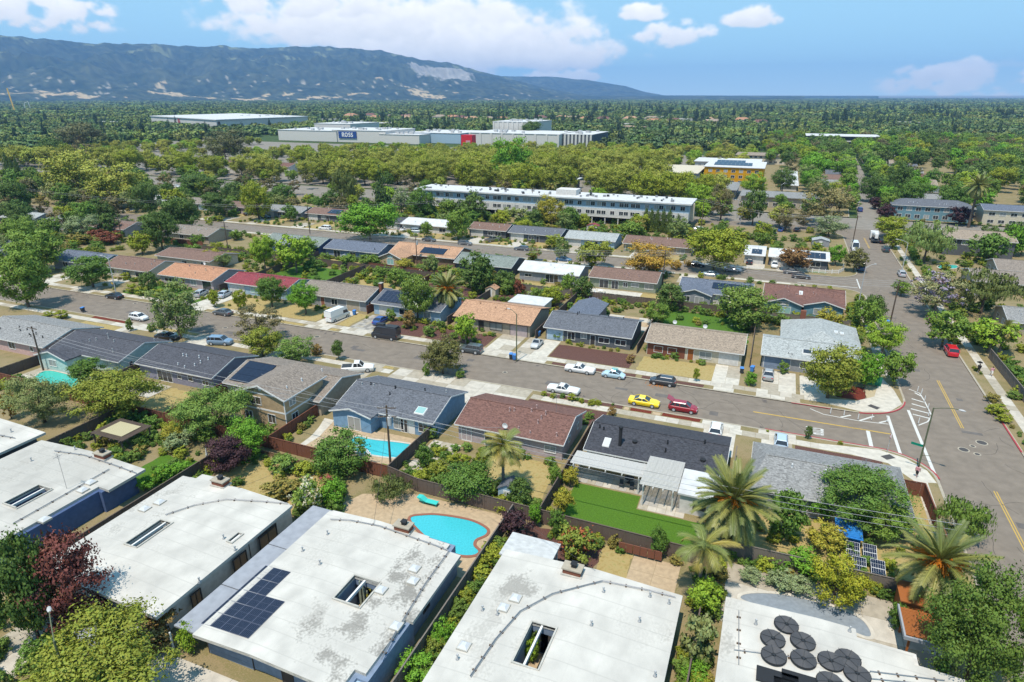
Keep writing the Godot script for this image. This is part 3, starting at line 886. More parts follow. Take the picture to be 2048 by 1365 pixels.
	# --- far side of the main street: fronts face the viewer
	house("slate_roofed_house","grey house with blue grey roof behind the big leafy street trees", -184,-165.6,-114.2,-125, {"wall": "wall_grey","roof": "roof_bluegrey","vents": spots(-182,-168,[-119,-116],5,2), "open": [["garage_door","n", -173.5,0.12,3.6,2.1, "wall_white"],["window","n", -179,1,2,1.2]]})
	house("brown_roofed_house","cream house with brown roof beside the round street tree", -164.2,-147.0,-114.2,-125.5, {"wall": "wall_cream","roof": "roof_brown","vents": spots(-160,-149,[-119,-116],4,3), "open": [["garage_door","n", -155.6,0.12,2.6,2.1, "wall_steel"],["window","n", -151,0.9,2.6,1.2],["window","n", -161,0.9,2,1.2],["window","r", -119,1.0,1.6,1.0]]})
	house("long_cream_outbuilding","long cream rear building with low brown roof behind the street", -161.5,-140.8,-128.6,-139.5, {"wall": "wall_cream","roof": "roof_brown","ridge": 3.9, "open": [["window","n", -147,1,1.2,0.9],["window","n", -151,1,1.8,0.9],["window","n", -144.3,1,1.0,1.0],["slider","r", -133,0.15,2.4,2.0]]})
	house("orange_roofed_house","lilac house with orange tan roof and open garage", -143.0,-124.9,-113.6,-125.2, {"wall": "wall_rosegrey","roof": "roof_orange","vents": [[-130.6,-117.6,0.6, "wall_cream"],[-132.6,-116.0,0.2, "wall_cream"]] + spots(-140,-128,[-119,-118],3,4,0.3, "wall_pink"), "open": [["garage_door","n", -127.3,0.12,2.8,2.2, "glass"],["window","n", -131.6,0.8,1.8,1.4],["door","n", -135.0,0.12,0.9,2.0, "brick_red"],["window","n", -139.5,1.0,3.6,1.0],["window","r", -118,1.2,0.8,0.8]]})
	house("red_roofed_house","white house with bright red roof across the main street", -121.6,-103.0,-114.3,-124.2, {"wall": "wall_skyblue","roof": "roof_red","ridge": 4.1, "vents": spots(-117,-106,[-119.5,-117.5],6,5,0.2, "wall_pink"), "open": [["garage_door","n", -118.4,0.12,4.4,2.2, "wall_white"],["window","n", -112.6,0.8,3.0,1.4, "glass_sky"],["window","n", -107,0.9,1.8,1.2]]})
	h = house("grey_brown_roofed_house","grey house with weathered taupe roof behind the white van", -99.4,-80.6,-113.6,-124.6, {"wall": "wall_grey","roof": "roof_taupe","vents": [[-93,-119.4,0.4, "black_pipe"],[-92.4,-119.5,0.4, "black_pipe"],[-91.6,-119.4,0.4, "black_pipe"],[-88.6,-119.4,0.4, "black_pipe"],[-88,-119.4,0.4, "black_pipe"],[-87.2,-119.4,0.4, "black_pipe"]], "chimney": [[-80.3,-119.6,5.4]], "open": [["garage_door","n", -84.4,0.12,3.4,2.2, "wall_beige"],["door","n", -92.6,0.12,1.0,2.1, "brick_red"],["window","n", -89.4,0.8,1.6,1.3],["door","r", -115.6,0.12,1.0,2.0, "fence_red"]]})
	house("solar_cottage","pale blue house with black solar array on its front roof", -79.0,-61.8,-113.2,-124.2, {"wall": "wall_skyblue","roof": "roof_slate","solar": [[-77.9,-114.2,6,3,1.08,1.35]], "open": [["garage_door","n", -75.6,0.12,3.2,2.2, "wall_white"],["window","n", -71.0,0.8,2.4,1.3],["window","n", -65.4,0.8,1.6,1.2],["door","n", -68.4,0.12,0.9,2.1, "wall_white"]]})
	h = house("orange_shingled_house","beige house with orange shingle roof beside the street lamp", -58.4,-41.3,-111.9,-124.6, {"wall": "wall_beige","roof": "roof_peach","ridge": 4.5, "trim": "trim_dark","vents": spots(-55,-45,[-117.6,-116],3,7,0.2, "roof_peach"), "open": [["garage_door","n", -44.0,0.12,3.6,2.2, "wall_rosegrey"],["window","n", -48.9,0.8,2.6,1.4],["door","n", -52.2,0.12,1.0,2.1, "trim_dark"],["window","n", -55.6,0.9,1.4,1.1]]})
	flat_wing(h,-51.5,-43.0,-124.9,-131.0,2.7,M.wall_cream,M.roof_white)
	h = house("dark_grey_house","charcoal house with slate blue roof behind the bark mulch yard", -38.9,-21.4,-112.6,-124.0, {"wall": "wall_charcoal","roof": "roof_slate","ridge": 4.35, "vents": [[-33.6,-118.1,0.4, "black_pipe"],[-33.4,-118.6,0.4, "black_pipe"],[-29.2,-118.6,0.35, "black_pipe"],[-27.4,-118.6,0.35, "black_pipe"],[-24.6,-119.4,0.3, "black_pipe"]], "open": [["garage_door","n", -36.6,0.12,3.2,2.2, "wall_skyblue"],["window","n", -33.3,0.7,1.4,1.5],["window","n", -30.8,1.3,1.1,0.9],["door","n", -29.0,0.12,0.9,2.0, "trim_dark"],["window","n", -26.8,0.9,2.0,1.0],["window","n", -23.6,0.9,2.0,1.0]]})
	var bw := MB.new(); slope(bw,Vector3(-37.4,2.8,-123.4),Vector3(-37.4,2.8,-132),Vector3(-34,3.9,-132),Vector3(-34,3.9,-119.5)); slope(bw,Vector3(-30.6,2.8,-132),Vector3(-30.6,2.8,-123.4),Vector3(-34,3.9,-119.5),Vector3(-34,3.9,-132)); obj("wing_roof", bw,M.roof_bluegrey,h)
	bw = MB.new(); bw.bx(-37,0,-131.6,-31,2.75,-123.4); obj("wing_wall", bw,M.wall_charcoal,h)
	h = house("tan_shingled_house","white and brick house with brown tweed roof behind the dry lawn", -18.9,-1.5,-112.1,-123.4, {"wall": "wall_cream","roof": "roof_tan","vents": [], "open": [["garage_door","n", -4.0,0.12,3.2,2.2, "wall_white"],["window","n", -8.0,0.8,2.0,1.2],["door","n", -10.6,0.12,1.0,2.1, "wood_orange"],["window","n", -16.4,0.8,1.5,1.1],["window","n", -13.9,0.8,1.5,1.1]]})
	var bk := MB.new(); bk.bx(-18.4,0.1,-112.64,-11.6,2.3,-112.6); obj("brick_facing", bk,M.brick,h)
	h = house("pale_roofed_corner_house","pale grey roofed corner house behind the big street trees", 1.2,16.9,-113.4,-124.5, {"wall": "wall_grey","roof": "roof_pale","ridge": 4.3, "sky": [[8.6,-115.6,1.6,1.3, "glass"],[9.6,-121.5,1.4,0.9, "glass_sky"]], "vents": [[5.6,-114.6,0.2],[6.2,-114.4,0.2]], "open": [["garage_door","n", 4.0,0.12,4.2,2.2, "wall_steel"],["window","n", 8.6,1.0,1.8,0.9],["door","n", 10.6,0.12,1.0,2.0, "trim_white"],["window","n", 13.2,0.8,2.0,1.3]]})
	var pr := MB.new()
	var pc := [Vector3(4.2,2.8,-117.0),Vector3(17.8,2.8,-117.0),Vector3(17.8,2.8,-134.5),Vector3(4.2,2.8,-134.5)]
	var pa := Vector3(11.0,5.2,-123.0); var pz := Vector3(11.0,5.2,-130.5)
	pr.tri(pc[0],pc[1],pa); pr.quad(pc[1],pc[2],pz,pa); pr.tri(pc[2],pc[3],pz); pr.quad(pc[3],pc[0],pa,pz)
	obj("wing_roof", pr,M.roof_pale,h)
	pr = MB.new(); pr.bx(4.6,0,-134,17.4,2.75,-123.5); obj("wing_wall", pr,M.wall_grey,h)
	for q in [[13.5,-125.5],[14.6,-126.3]]:
		var y: float = 5.2 - (q[0] - 11.0) / 6.8 * 2.4
		var s := MB.new(); s.bc(Vector3(q[0],y + 0.1,q[1]),Vector3(0.6,0.24,1.2)); var so := obj("skylight", s,M.trim_white,h)
		s = MB.new(); s.bc(Vector3(q[0],y + 0.23,q[1]),Vector3(0.45,0.03,1.0)); obj("pane", s,M.dome,so)
	var ch := MB.new(); ch.bx(7.6,0.1,-134.9,8.6,5.2,-134.05); obj("chimney", ch,M.brick,h)
	# --- near side of the second street: backs face the viewer
	house("tan_roofed_house","tan roofed house left of the split leafy tree", -189,-168,-154.2,-165.5, {"wall": "wall_beige","roof": "roof_taupe","vents": spots(-185,-171,[-159,-157],7,12,0.3, "plastic_white"), "open": [["window","n", -180,1,1.6,1.1],["slider","n", -175,0.15,2,2]]})
	house("green_grey_roofed_house","navy house with green grey gabled roof behind the split tree", -146.5,-125,-154.5,-166, {"wall": "wall_navy","roof": "roof_greygreen","wings": [[-136.5,-127.0,-151.6,4.2]], "vents": spots(-144,-128,[-160,-157],5,13,0.3, "plastic_white"), "open": [["window","n", -132,1.0,1.4,1.1, "", 3.05],["window","n", -141,1.0,1.4,1.1]]})
	house("charcoal_roofed_house","grey house with charcoal roof and white patio umbrella behind", -123.0,-103.8,-154.4,-165.4, {"wall": "wall_steel","roof": "roof_bluegrey","vents": [[-112,-159.6,0.5, "black_pipe"],[-106,-156,0.4, "black_pipe"],[-119,-159,0.3]], "open": [["slider","n", -118.6,0.15,2.2,2],["window","n", -113,1.0,2,1.1],["window","n", -107.4,1.0,1.4,1.1]]})
	h = house("peach_roofed_house","peach roofed house with dark solar panels and arched gable window", -101.8,-80.4,-156.5,-168.6, {"wall": "wall_brown","roof": "roof_peach","ridge": 4.7, "wings": [[-101.6,-93.6,-150.4,4.4, "wall_tan"]], "vents": spots(-96,-84,[-162,-159.5],3,14,0.3), "solar": [[-92.2,-157.8,4,2,1.9,1.5,0]], "open": [["window","n", -97.6,0.9,2.0,1.5, "glass_sky", 6.25],["window","n", -97.6,2.8,1.4,0.5, "glass_sky", 6.25],["window","r", -160,1.2,0.8,0.8],["window","r", -162.5,1.2,0.8,0.8]]})
	house("mossy_roofed_house","house with mottled grey green roof behind the feather palm", -79.0,-62.0,-153.0,-164.2, {"wall": "wall_charcoal","roof": "roof_greygreen","vents": spots(-76,-65,[-158,-155],4,15,0.3, "plastic_white"), "open": [["window","n", -70,1,1.6,1.1]]})
	house("white_roofed_house","grey house with bright white roof and boulders in its yard", -59.8,-43.2,-151.9,-162.6, {"wall": "wall_grey","roof": "roof_white","ridge": 4.1, "vents": [[-52,-155.8,0.4, "plastic_white"],[-50.6,-154.6,0.3, "plastic_white"],[-49,-156.4,0.2, "plastic_white"]], "open": [["window","n", -57.0,1.1,1.9,0.7],["slider","n", -50.6,0.15,3.4,2],["window","n", -46.2,1,1.2,1]]})
	house("brown_patio_house","sage grey house with brown roof and white patio furniture", -41.0,-23.8,-152.3,-163, {"wall": "wall_sage","roof": "roof_brown","ridge": 4.2, "vents": [[-32.4,-154.8,0.3, "wall_pink"],[-31.6,-155.4,0.3, "wall_pink"],[-31.2,-154.8,0.3, "wall_pink"],[-29.0,-155.2,0.3, "wall_pink"],[-28.7,-154.6,0.2, "wall_pink"],[-31.4,-153.4,0.2, "wall_pink"]], "open": [["slider","n", -37,0.15,2.2,2],["slider","n", -34.2,0.15,1.6,2],["window","n", -31.6,0.9,1.0,1.1],["window","n", -29.2,1.2,1.8,0.8],["window","n", -25.8,0.9,2.0,1.2]]})
	house("solar_roofed_house","pale grey house with long dark solar array on blue grey roof", -18.4,-2.0,-148.4,-160.5, {"wall": "wall_white","roof": "roof_bluegrey","wings": [[-18.2,-10.4,-146.2,4.0, "wall_grey"]], "solar": [[-11.0,-150.6,5,2,1.7,1.3,0]], "vents": spots(-14,-5,[-154,-153],3,17), "open": [["window","n", -16.0,1,1.4,1.1, "", 2.35],["slider","n", -13.2,0.2,1.8,1.9, "", 2.35],["slider","n", -7.6,0.2,2.6,1.9, "glass"]]})
	house("double_gabled_house","teal house with red brown roof and two gables facing the camera", 0.2,17.0,-149.5,-160.5, {"wall": "wall_teal","roof": "roof_rust","ridge": 4.7, "eave": 2.9, "wings": [[0.4,8.6,-145.4,4.3],[8.4,16.8,-146.6,4.1]], "vents": spots(3,15,[-155,-151],9,18,0.25, "wall_pink"), "sky": [[4.0,-151.6,0.8,1.3, "dome"],[8.0,-152.4,0.8,1.3, "dome"]], "open": [["slider","n", 4.4,0.2,3.4,2.0, "glass_sky", 4.25],["window","n", 4.4,2.75,2.4,0.6, "", 4.25],["window","n", 12.0,1.0,2.4,1.2, "", 3.05]]})
	# --- far side of the second street: fronts face the viewer
	var K := [["white","small white roofed house by the left end of the second street", -257,-238,-204,-216, "wall_grey","roof_white", 4.0],
		["grey","long grey roofed house beside the clipped dark tree", -236,-213,-204,-216, "wall_skyblue","roof_taupe", 4.2],
		["brown","small brown roofed house behind the two driveway cars", -212,-193,-203,-214, "wall_rosegrey","roof_brown", 4.1],
		["greyer","grey roofed house right of the tall yellow green tree", -188.5,-169.4,-201.4,-213, "wall_grey","roof_grey", 4.2],
		["brownsolar","low brown roofed house with one blue solar row", -168.0,-148,-202,-213, "wall_charcoal","roof_brown", 4.2],
		["darkgarage","small dark flat gabled garage house beside the broad green tree", -129.4,-122.8,-197.6,-208, "wall_grey","roof_dark", 3.8],
		["whitemetal","white house with ribbed white metal roof on the second street", -122.2,-102.4,-196.8,-208.5, "wall_white","roof_white", 4.1],
		["brown2","brown roofed house with white garage door behind the olive pickup", -96.2,-82.0,-197.8,-208, "wall_charcoal","roof_brown", 4.2],
		["slate2","grey house with slate roof between brown and white roofed houses", -81.0,-62.6,-196.6,-208, "wall_charcoal","roof_slate", 4.2],
		["white2","house with weathered white roof below the apartment block", -61.0,-44.4,-195.4,-206.5, "wall_skyblue","roof_pale", 4.2],
		["brown3","brown roofed house with green garage door below the cypress row", -42.0,-21.0,-194.6,-206, "wall_beige","roof_brown", 4.2],
		["white3","small white garage house with rooftop solar beside the lime tree", -6.4,-0.6,-192.4,-206, "wall_white","roof_white", 3.8],
		["white4","white roofed house with square solar array behind the white picket fence", 0.2,16.0,-192.4,-204, "wall_charcoal","roof_white", 4.0]]
	for k in K:
		var x0: float = k[2]; var x1: float = k[3]; var z: float = k[4]
		var op := [["garage_door","n", x0 + 3.2,0.12,minf(4.4,(x1 - x0) * 0.5),2.2, "wall_sage" if k[0] == "brown3" else "wall_white"]]
		if x1 - x0 > 10:
			op.append_array([["window","n", x0 + 8.2,0.9,1.8,1.2],["door","n", x0 + 10.4,0.12,0.9,2.0, "trim_dark"],["window","n", x1 - 3.4,0.8,2.4,1.3]])
		var dd := {"wall": k[6], "roof": k[7], "ridge": k[8], "open": op, "vents": spots(x0 + 2,x1 - 2,[z - 5,z - 2],4,int(x0 * 7),0.3, "plastic_white")}
		if k[0] == "brownsolar": dd.solar = [[-158.4,z - 1.2,5,2,1.1,1.7,0]]
		if k[0] == "white3": dd.solar = [[-4.4,z - 1.0,2,3,1.4,1.2,0]]
		if k[0] == "white4": dd.solar = [[9.4,z - 0.9,4,2,1.4,1.9,0]]
		house("street_house", k[1],x0,x1,z,k[5],dd)

func flat_wing(h: Node3D, x0: float,x1: float,zn: float,zf: float,y: float,wall: Material,roof: Material) -> void:
	var w := MB.new(); w.bx(x0 + 0.3,0,zn - 0.3,x1 - 0.3,y,zf + 0.3); obj("wing_wall", w,wall,h)
	w = MB.new(); w.bx(x0,y,zn,x1,y + 0.2,zf); obj("wing_roof", w,roof,h)

func two_storey(h: Node3D) -> void:
	# upper block with its gable to the back yard
	var x0 := -68.6; var x1 := -60.4; var zn := -63.8; var zf := -72.4; var e := 5.25; var r := 6.75
	var xm := (x0 + x1) / 2
	var w := MB.new()
	w.bx(x0,0,zn,x1,e,zf)
	w.tri(Vector3(x0,e,zn),Vector3(x1,e,zn),Vector3(xm,r - 0.15,zn))
	w.tri(Vector3(x1,e,zf),Vector3(x0,e,zf),Vector3(xm,r - 0.15,zf))
	var wo := obj("upper_wall", w,M.wall_tan,h)
	var g := MB.new()
	for k in 34:   # grooves between the siding boards show as thin raised battens
		var x := x0 + 0.13 + k * (x1 - x0 - 0.2) / 33.0
		g.bx(x - 0.02,0.15,zn - 0.005,x + 0.02,e,zn + 0.02)
	stuff(obj("siding_battens", g,M.wall_tan,h))
	var t := MB.new()
	t.bx(x0 - 0.02,2.7,zn - 0.01,x1 + 0.03,2.95,zn + 0.04); t.bx(x0 - 0.02,e - 0.1,zn - 0.01,x1 + 0.03,e + 0.1,zn + 0.04)
	t.bx(x1 - 0.14,0.1,zn - 0.02,x1 + 0.035,e - 0.1,zn + 0.05); t.bx(x1 - 0.01,2.7,zn - 0.03,x1 + 0.04,2.95,zf)
	obj("trim_band", t,M.trim_white,h)
	var s := MB.new()
	slope(s,Vector3(x0 - 0.5,e - 0.12,zn + 0.45),Vector3(x0 - 0.5,e - 0.12,zf - 0.4),Vector3(xm,r,zf - 0.4),Vector3(xm,r,zn + 0.45))
	slope(s,Vector3(x1 + 0.5,e - 0.12,zf - 0.4),Vector3(x1 + 0.5,e - 0.12,zn + 0.45),Vector3(xm,r,zn + 0.45),Vector3(xm,r,zf - 0.4))
	var ro := obj("upper_roof", s,M.roof_taupe,h)
	var f := MB.new()
	f.bar(Vector3(x0 - 0.5,e - 0.22,zn + 0.47),Vector3(xm,r - 0.1,zn + 0.47),0.05,0.22); f.bar(Vector3(xm,r - 0.1,zn + 0.47),Vector3(x1 + 0.5,e - 0.22,zn + 0.47),0.05,0.22); f.bar(Vector3(x1 + 0.52,e - 0.2,zn + 0.45),Vector3(x1 + 0.52,e - 0.2,zf - 0.4),0.05,0.2)
	obj("fascia", f,M.trim_white,ro)
	for q in [[-65.6,3.5,1.9,1.1],[-67.2,0.9,1.2,1.2],[-63.0,0.9,1.2,1.3]]:
		opening(h, "window","n", q[0],zn,q[1],q[2],q[3],M.trim_white,M.glass)
	opening(h, "window","r", zn - 1.6,x1,3.6,1.2,1.2,M.trim_white,M.glass)
	opening(h, "window","r", zn - 1.8,x1,0.9,1.2,1.3,M.trim_white,M.glass)
	var v := MB.new(); v.bx(xm - 0.25,5.75,zn - 0.02,xm + 0.25,6.25,zn + 0.06); obj("gable_vent", v,M.trim_white,h)
	for q in [[-61.6,-66.0],[-61.4,-69.0]]: roof_vent(h,Vector3(q[0],e + 0.42,q[1]),0.3,M.plastic_white)

# ---- flat-roofed atrium houses in the foreground
func cells(b: MB, rects: Array,holes: Array,y0: float,yf: Callable,extra_x := [],box := Rect2()) -> void:
	var xs := []; var zs := []
	for r in rects + holes:
		xs.append_array([r[0],r[2]]); zs.append_array([r[1],r[3]])
	xs.append_array(extra_x)
	xs.sort(); zs.sort()
	var ux := [xs[0]]; var uz := [zs[0]]
	for x in xs: if x - ux[-1] > 0.001: ux.append(x)
	for z in zs: if z - uz[-1] > 0.001: uz.append(z)
	var has := func(i: int,j: int) -> bool:
		if i < 0 or j < 0 or i >= ux.size() - 1 or j >= uz.size() - 1: return false
		var p := Vector2((ux[i] + ux[i + 1]) / 2,(uz[j] + uz[j + 1]) / 2)
		var inside := false
		for r in rects: if p.x > r[0] and p.x < r[2] and p.y > r[1] and p.y < r[3]: inside = true
		for r in holes: if p.x > r[0] and p.x < r[2] and p.y > r[1] and p.y < r[3]: inside = false
		return inside
	for i in ux.size() - 1:
		for j in uz.size() - 1:
			if not has.call(i,j): continue
			var a: float = ux[i]; var c: float = ux[i + 1]; var d: float = uz[j]; var e: float = uz[j + 1]
			var k := b.v.size()
			b.quad(Vector3(a,yf.call(a),e),Vector3(c,yf.call(c),e),Vector3(c,yf.call(c),d),Vector3(a,yf.call(a),d))
			if box.size.x > 0:
				for m in 4: b.u[k + m] = Vector2((b.v[k + m].x - box.position.x) / box.size.x,(b.v[k + m].z - box.position.y) / box.size.y)
			b.quad(Vector3(a,y0 + yf.call(a),d),Vector3(c,y0 + yf.call(c),d),Vector3(c,y0 + yf.call(c),e),Vector3(a,y0 + yf.call(a),e))
			if not has.call(i,j + 1): b.quad(Vector3(a,y0 + yf.call(a),e),Vector3(c,y0 + yf.call(c),e),Vector3(c,yf.call(c),e),Vector3(a,yf.call(a),e))
			if not has.call(i,j - 1): b.quad(Vector3(c,y0 + yf.call(c),d),Vector3(a,y0 + yf.call(a),d),Vector3(a,yf.call(a),d),Vector3(c,yf.call(c),d))
			if not has.call(i + 1,j): b.quad(Vector3(c,y0 + yf.call(c),e),Vector3(c,y0 + yf.call(c),d),Vector3(c,yf.call(c),d),Vector3(c,yf.call(c),e))
			if not has.call(i - 1,j): b.quad(Vector3(a,y0 + yf.call(a),d),Vector3(a,y0 + yf.call(a),e),Vector3(a,yf.call(a),e),Vector3(a,yf.call(a),d))

# foam roof coating: off-white with faint laps between rolls and dirt where ponded water dried. stains: [u, v, radius u, radius v, strength]
func roof_coat(sd: int,stains: Array,tint: Color,laps := 11) -> StandardMaterial3D:
	var s := 768
	var d := field(s,0.006,5,sd); var e := field(s,0.07,4,sd + 1); var f := field(s,0.3,2,sd + 2)
	var by := PackedByteArray(); by.resize(s * s * 3)
	var r := RandomNumberGenerator.new(); r.seed = sd
	var lap := PackedFloat32Array(); lap.resize(s)
	for k in laps:
		var y := int((k + r.randf_range(0.3,0.7)) * s / laps)
		for q in range(-2,3): lap[clampi(y + q,0,s - 1)] = 0.045 * (1.0 - absf(q) / 3.0)
	for k in 7: stains.append([r.randf(),r.randf(),r.randf_range(0.05,0.2),r.randf_range(0.04,0.16),r.randf_range(0.12,0.3)])
	for y in s:
		for x in s:
			var p := y * s + x
			var dirt := 0.0
			for q in stains:
				var ax: float = (float(x) / s - q[0]) / q[2]; var ay: float = (float(y) / s - q[1]) / q[3]
				var w: float = 1.0 - ax * ax - ay * ay
				if w > 0.0:
					var n := (e[p] - 127.5) / 340.0 + (d[p] - 127.5) / 150.0 + w * 0.55 - 0.42
					dirt = maxf(dirt,smoothstep(-0.12,0.6,n) * q[4] * (0.45 + f[p] / 460.0))
			var v := 0.725 + (d[p] - 127.5) / 255.0 * 0.13 + (f[p] - 127.5) / 255.0 * 0.035 - (lap[y] + lap[(x * 5 / 7) % s] * 0.2) * (0.2 + d[p] / 160.0)
			var c := Color(v * tint.r,v * tint.g,v * tint.b).lerp(Color(0.37,0.355,0.33),dirt * 0.85)
			by[p * 3] = int(clampf(c.r,0,1) * 255); by[p * 3 + 1] = int(clampf(c.g,0,1) * 255); by[p * 3 + 2] = int(clampf(c.b,0,1) * 255)
	var m := StandardMaterial3D.new()
	m.resource_name = "foam_roof"
	m.albedo_texture = ImageTexture.create_from_image(Image.create_from_data(s,s,false, Image.FORMAT_RGB8,by))
	m.heightmap_enabled = true; m.heightmap_texture = m.albedo_texture; m.heightmap_scale = 4.0
	m.roughness = 0.75
	m.metallic_specular = 0.4
	return m

func flat_house(called: String,label: String,rects: Array,holes: Array,d := {}) -> Node3D:
	for r in holes:
		if r[1] > r[3]: var s: float = r[1]; r[1] = r[3]; r[3] = s
		if r[0] > r[2]: var s: float = r[0]; r[0] = r[2]; r[2] = s
	var x0 := 1e9; var x1 := -1e9; var z0 := 1e9; var z1 := -1e9
	for r in rects:
		x0 = minf(x0,r[0]); x1 = maxf(x1,r[2]); z0 = minf(z0,r[1]); z1 = maxf(z1,r[3])
	var h := thing(called,label, "house", Vector3((x0 + x1) / 2,0,(z0 + z1) / 2),0, "flat roofed atrium houses in the foreground")
	var xr: float = d.get("ridge_x", (x0 + x1) / 2)
	var rise: float = d.get("rise", 0.45)
	var yf := func(x: float) -> float: return 3.05 + rise * (1.0 - clampf(absf(x - xr) / maxf(x1 - xr,xr - x0),0,1))
	var b := MB.new()
	cells(b,rects,holes,-0.32,yf,[xr], Rect2(x0,z0,x1 - x0,z1 - z0))
	var ro := obj("roof", b,roof_coat(d.get("seed", 1),d.get("stains", []),d.get("tint", Color(1,0.975,0.93))),h)
	# rim: a low gravel stop round the edge
	var ins := []
	for r in rects:
		ins.append([r[0] + (d.get("inset", 0.7) if r[0] < x0 + 0.1 else -0.4),r[1] + (0.9 if r[1] < z0 + 0.1 else -0.4),r[2] - (d.get("inset", 0.7) if r[2] > x1 - 0.1 else -0.4),r[3] - (1.2 if r[3] > z1 - 0.1 else -0.4)])
	var hs := []
	for r in holes: hs.append([r[0] - 0.06,r[1] - 0.06,r[2] + 0.06,r[3] + 0.06])
	var w := MB.new()
	cells(w,ins,hs,-2.9,func(x: float) -> float: return yf.call(x) - 0.3,[xr])
	obj("wall", w,M[d.get("wall","wall_grey")],h)
	for r in holes:
		var q := MB.new()
		for s in [[r[0],r[1],r[2],r[1] - 0.14],[r[0],r[3],r[2],r[3] + 0.14],[r[0],r[1] - 0.14,r[0] - 0.14,r[3] + 0.14],[r[2],r[1] - 0.14,r[2] + 0.14,r[3] + 0.14]]:
			var y: float = yf.call(clampf(s[0],x0,x1))
			q.bx(s[0],y - 0.1,s[1],s[2],y + 0.13,s[3])
		obj("atrium_kerb", q,M.cover_dirty,ro)
		if d.get("beam", true):
			var bm := MB.new()
			var bx: float = lerpf(r[0],r[2],0.42)
			bm.bx(bx - 0.09,yf.call(bx) - 0.35,r[1] - 0.1,bx + 0.09,yf.call(bx) - 0.05,r[3] + 0.1)
			obj("atrium_beam", bm,M.trim_white,ro)
		var fl := MB.new(); fl.bx(r[0],0.0,r[1],r[2],0.14,r[3]); obj("atrium_floor", fl,M.tan_deck,h)
		for k in 2:
			var gp := MB.new()
			var gx: float = lerpf(r[0],r[2],0.3 + 0.45 * k)
			gp.bx(gx - 0.8,0.3,r[1] - 0.05,gx + 0.8,2.4,r[1] - 0.02); obj("atrium_window", gp,M.glass,h)
	for q in d.get("domes", []):   # skylight domes [x,z]
		var y: float = yf.call(q[0])
		var s := MB.new(); s.bx(q[0] - 0.5,y - 0.05,q[1] - 0.5,q[0] + 0.5,y + 0.16,q[1] + 0.5); var so := obj("skylight", s,M.cover_dirty,h)
		var g := MB.new()
		var c := [Vector3(q[0] - 0.42,y + 0.16,q[1] + 0.42),Vector3(q[0] + 0.42,y + 0.16,q[1] + 0.42),Vector3(q[0] + 0.42,y + 0.16,q[1] - 0.42),Vector3(q[0] - 0.42,y + 0.16,q[1] - 0.42)]
		var t := []
		for p in c: t.append(Vector3(lerpf(q[0],p.x,0.45),y + 0.36,lerpf(q[1],p.z,0.45)))
		g.hexa(c + t)
		obj("dome", g,M.dome,so)
	for q in d.get("chimney", []):
		var y: float = yf.call(q[0])
		var c := MB.new(); c.bx(q[0] - 0.85,y - 0.2,q[1] - 0.5,q[0] + 0.85,y + 0.62,q[1] + 0.5); var co := obj("chimney", c,M.brick,h)
		c = MB.new(); c.bx(q[0] - 0.95,y + 0.62,q[1] - 0.6,q[0] + 0.95,y + 0.76,q[1] + 0.6); obj("cap", c,M.concrete_old,co)
		c = MB.new(); c.bc(Vector3(q[0] + 0.1,y + 0.95,q[1]),Vector3(0.45,0.36,0.45)); c.bc(Vector3(q[0] + 0.1,y + 1.16,q[1]),Vector3(0.6,0.05,0.6)); obj("flue", c,M.black_pipe,co)
		c = MB.new(); c.bx(q[0] - 1.0,y - 0.03,q[1] - 0.65,q[0] + 1.0,y + 0.14,q[1] + 0.65); obj("flashing", c,M.cover_dirty,co)
	for p in d.get("pipes", []):   # conduit on wooden blocks,a list of x,z
		var c := MB.new(); var bl := MB.new()
		for k in range(0,p.size() - 2,2):
			var a := Vector3(p[k],yf.call(p[k]) + 0.13,p[k + 1]); var e := Vector3(p[k + 2],yf.call(p[k + 2]) + 0.13,p[k + 3])
			c.tube(a,e,0.035,0.035,6); 
			if not d.get("single", false): c.tube(a + Vector3(0.1,0,0.08),e + Vector3(0.1,0,0.08),0.025,0.025,6)
			var n := maxi(1,int(a.distance_to(e) / 1.3))
			for m in n:
				var t := a.lerp(e,(m + 0.5) / n)
				bl.bc(t - Vector3(0,0.08,0),Vector3(0.34,0.12,0.12),atan2(e.x - a.x,e.z - a.z))
		var o := obj("conduit", c,M.metal,ro)
		obj("conduit_blocks", bl,M.wood_pole,o)
	for q in d.get("stubs", []):
		var c := MB.new(); var y: float = yf.call(q[0])
		c.tube(Vector3(q[0],y - 0.1,q[1]),Vector3(q[0],y + 0.42,q[1]),0.07,0.07,7); c.tube(Vector3(q[0],y + 0.42,q[1]),Vector3(q[0],y + 0.52,q[1]),0.12,0.08,7); c.tube(Vector3(q[0],y - 0.05,q[1]),Vector3(q[0],y + 0.07,q[1]),0.22,0.1,7)
		obj("roof_vent", c,M.galv,h)
	for o in d.get("open", []):
		opening(h,o[0],o[1],o[2],o[3],o[4],o[5],o[6],M.trim_dark,M[o[7]] if o.size() > 7 else M.glass)
	h.set_meta("roof_y", 3.05 + rise)
	return h

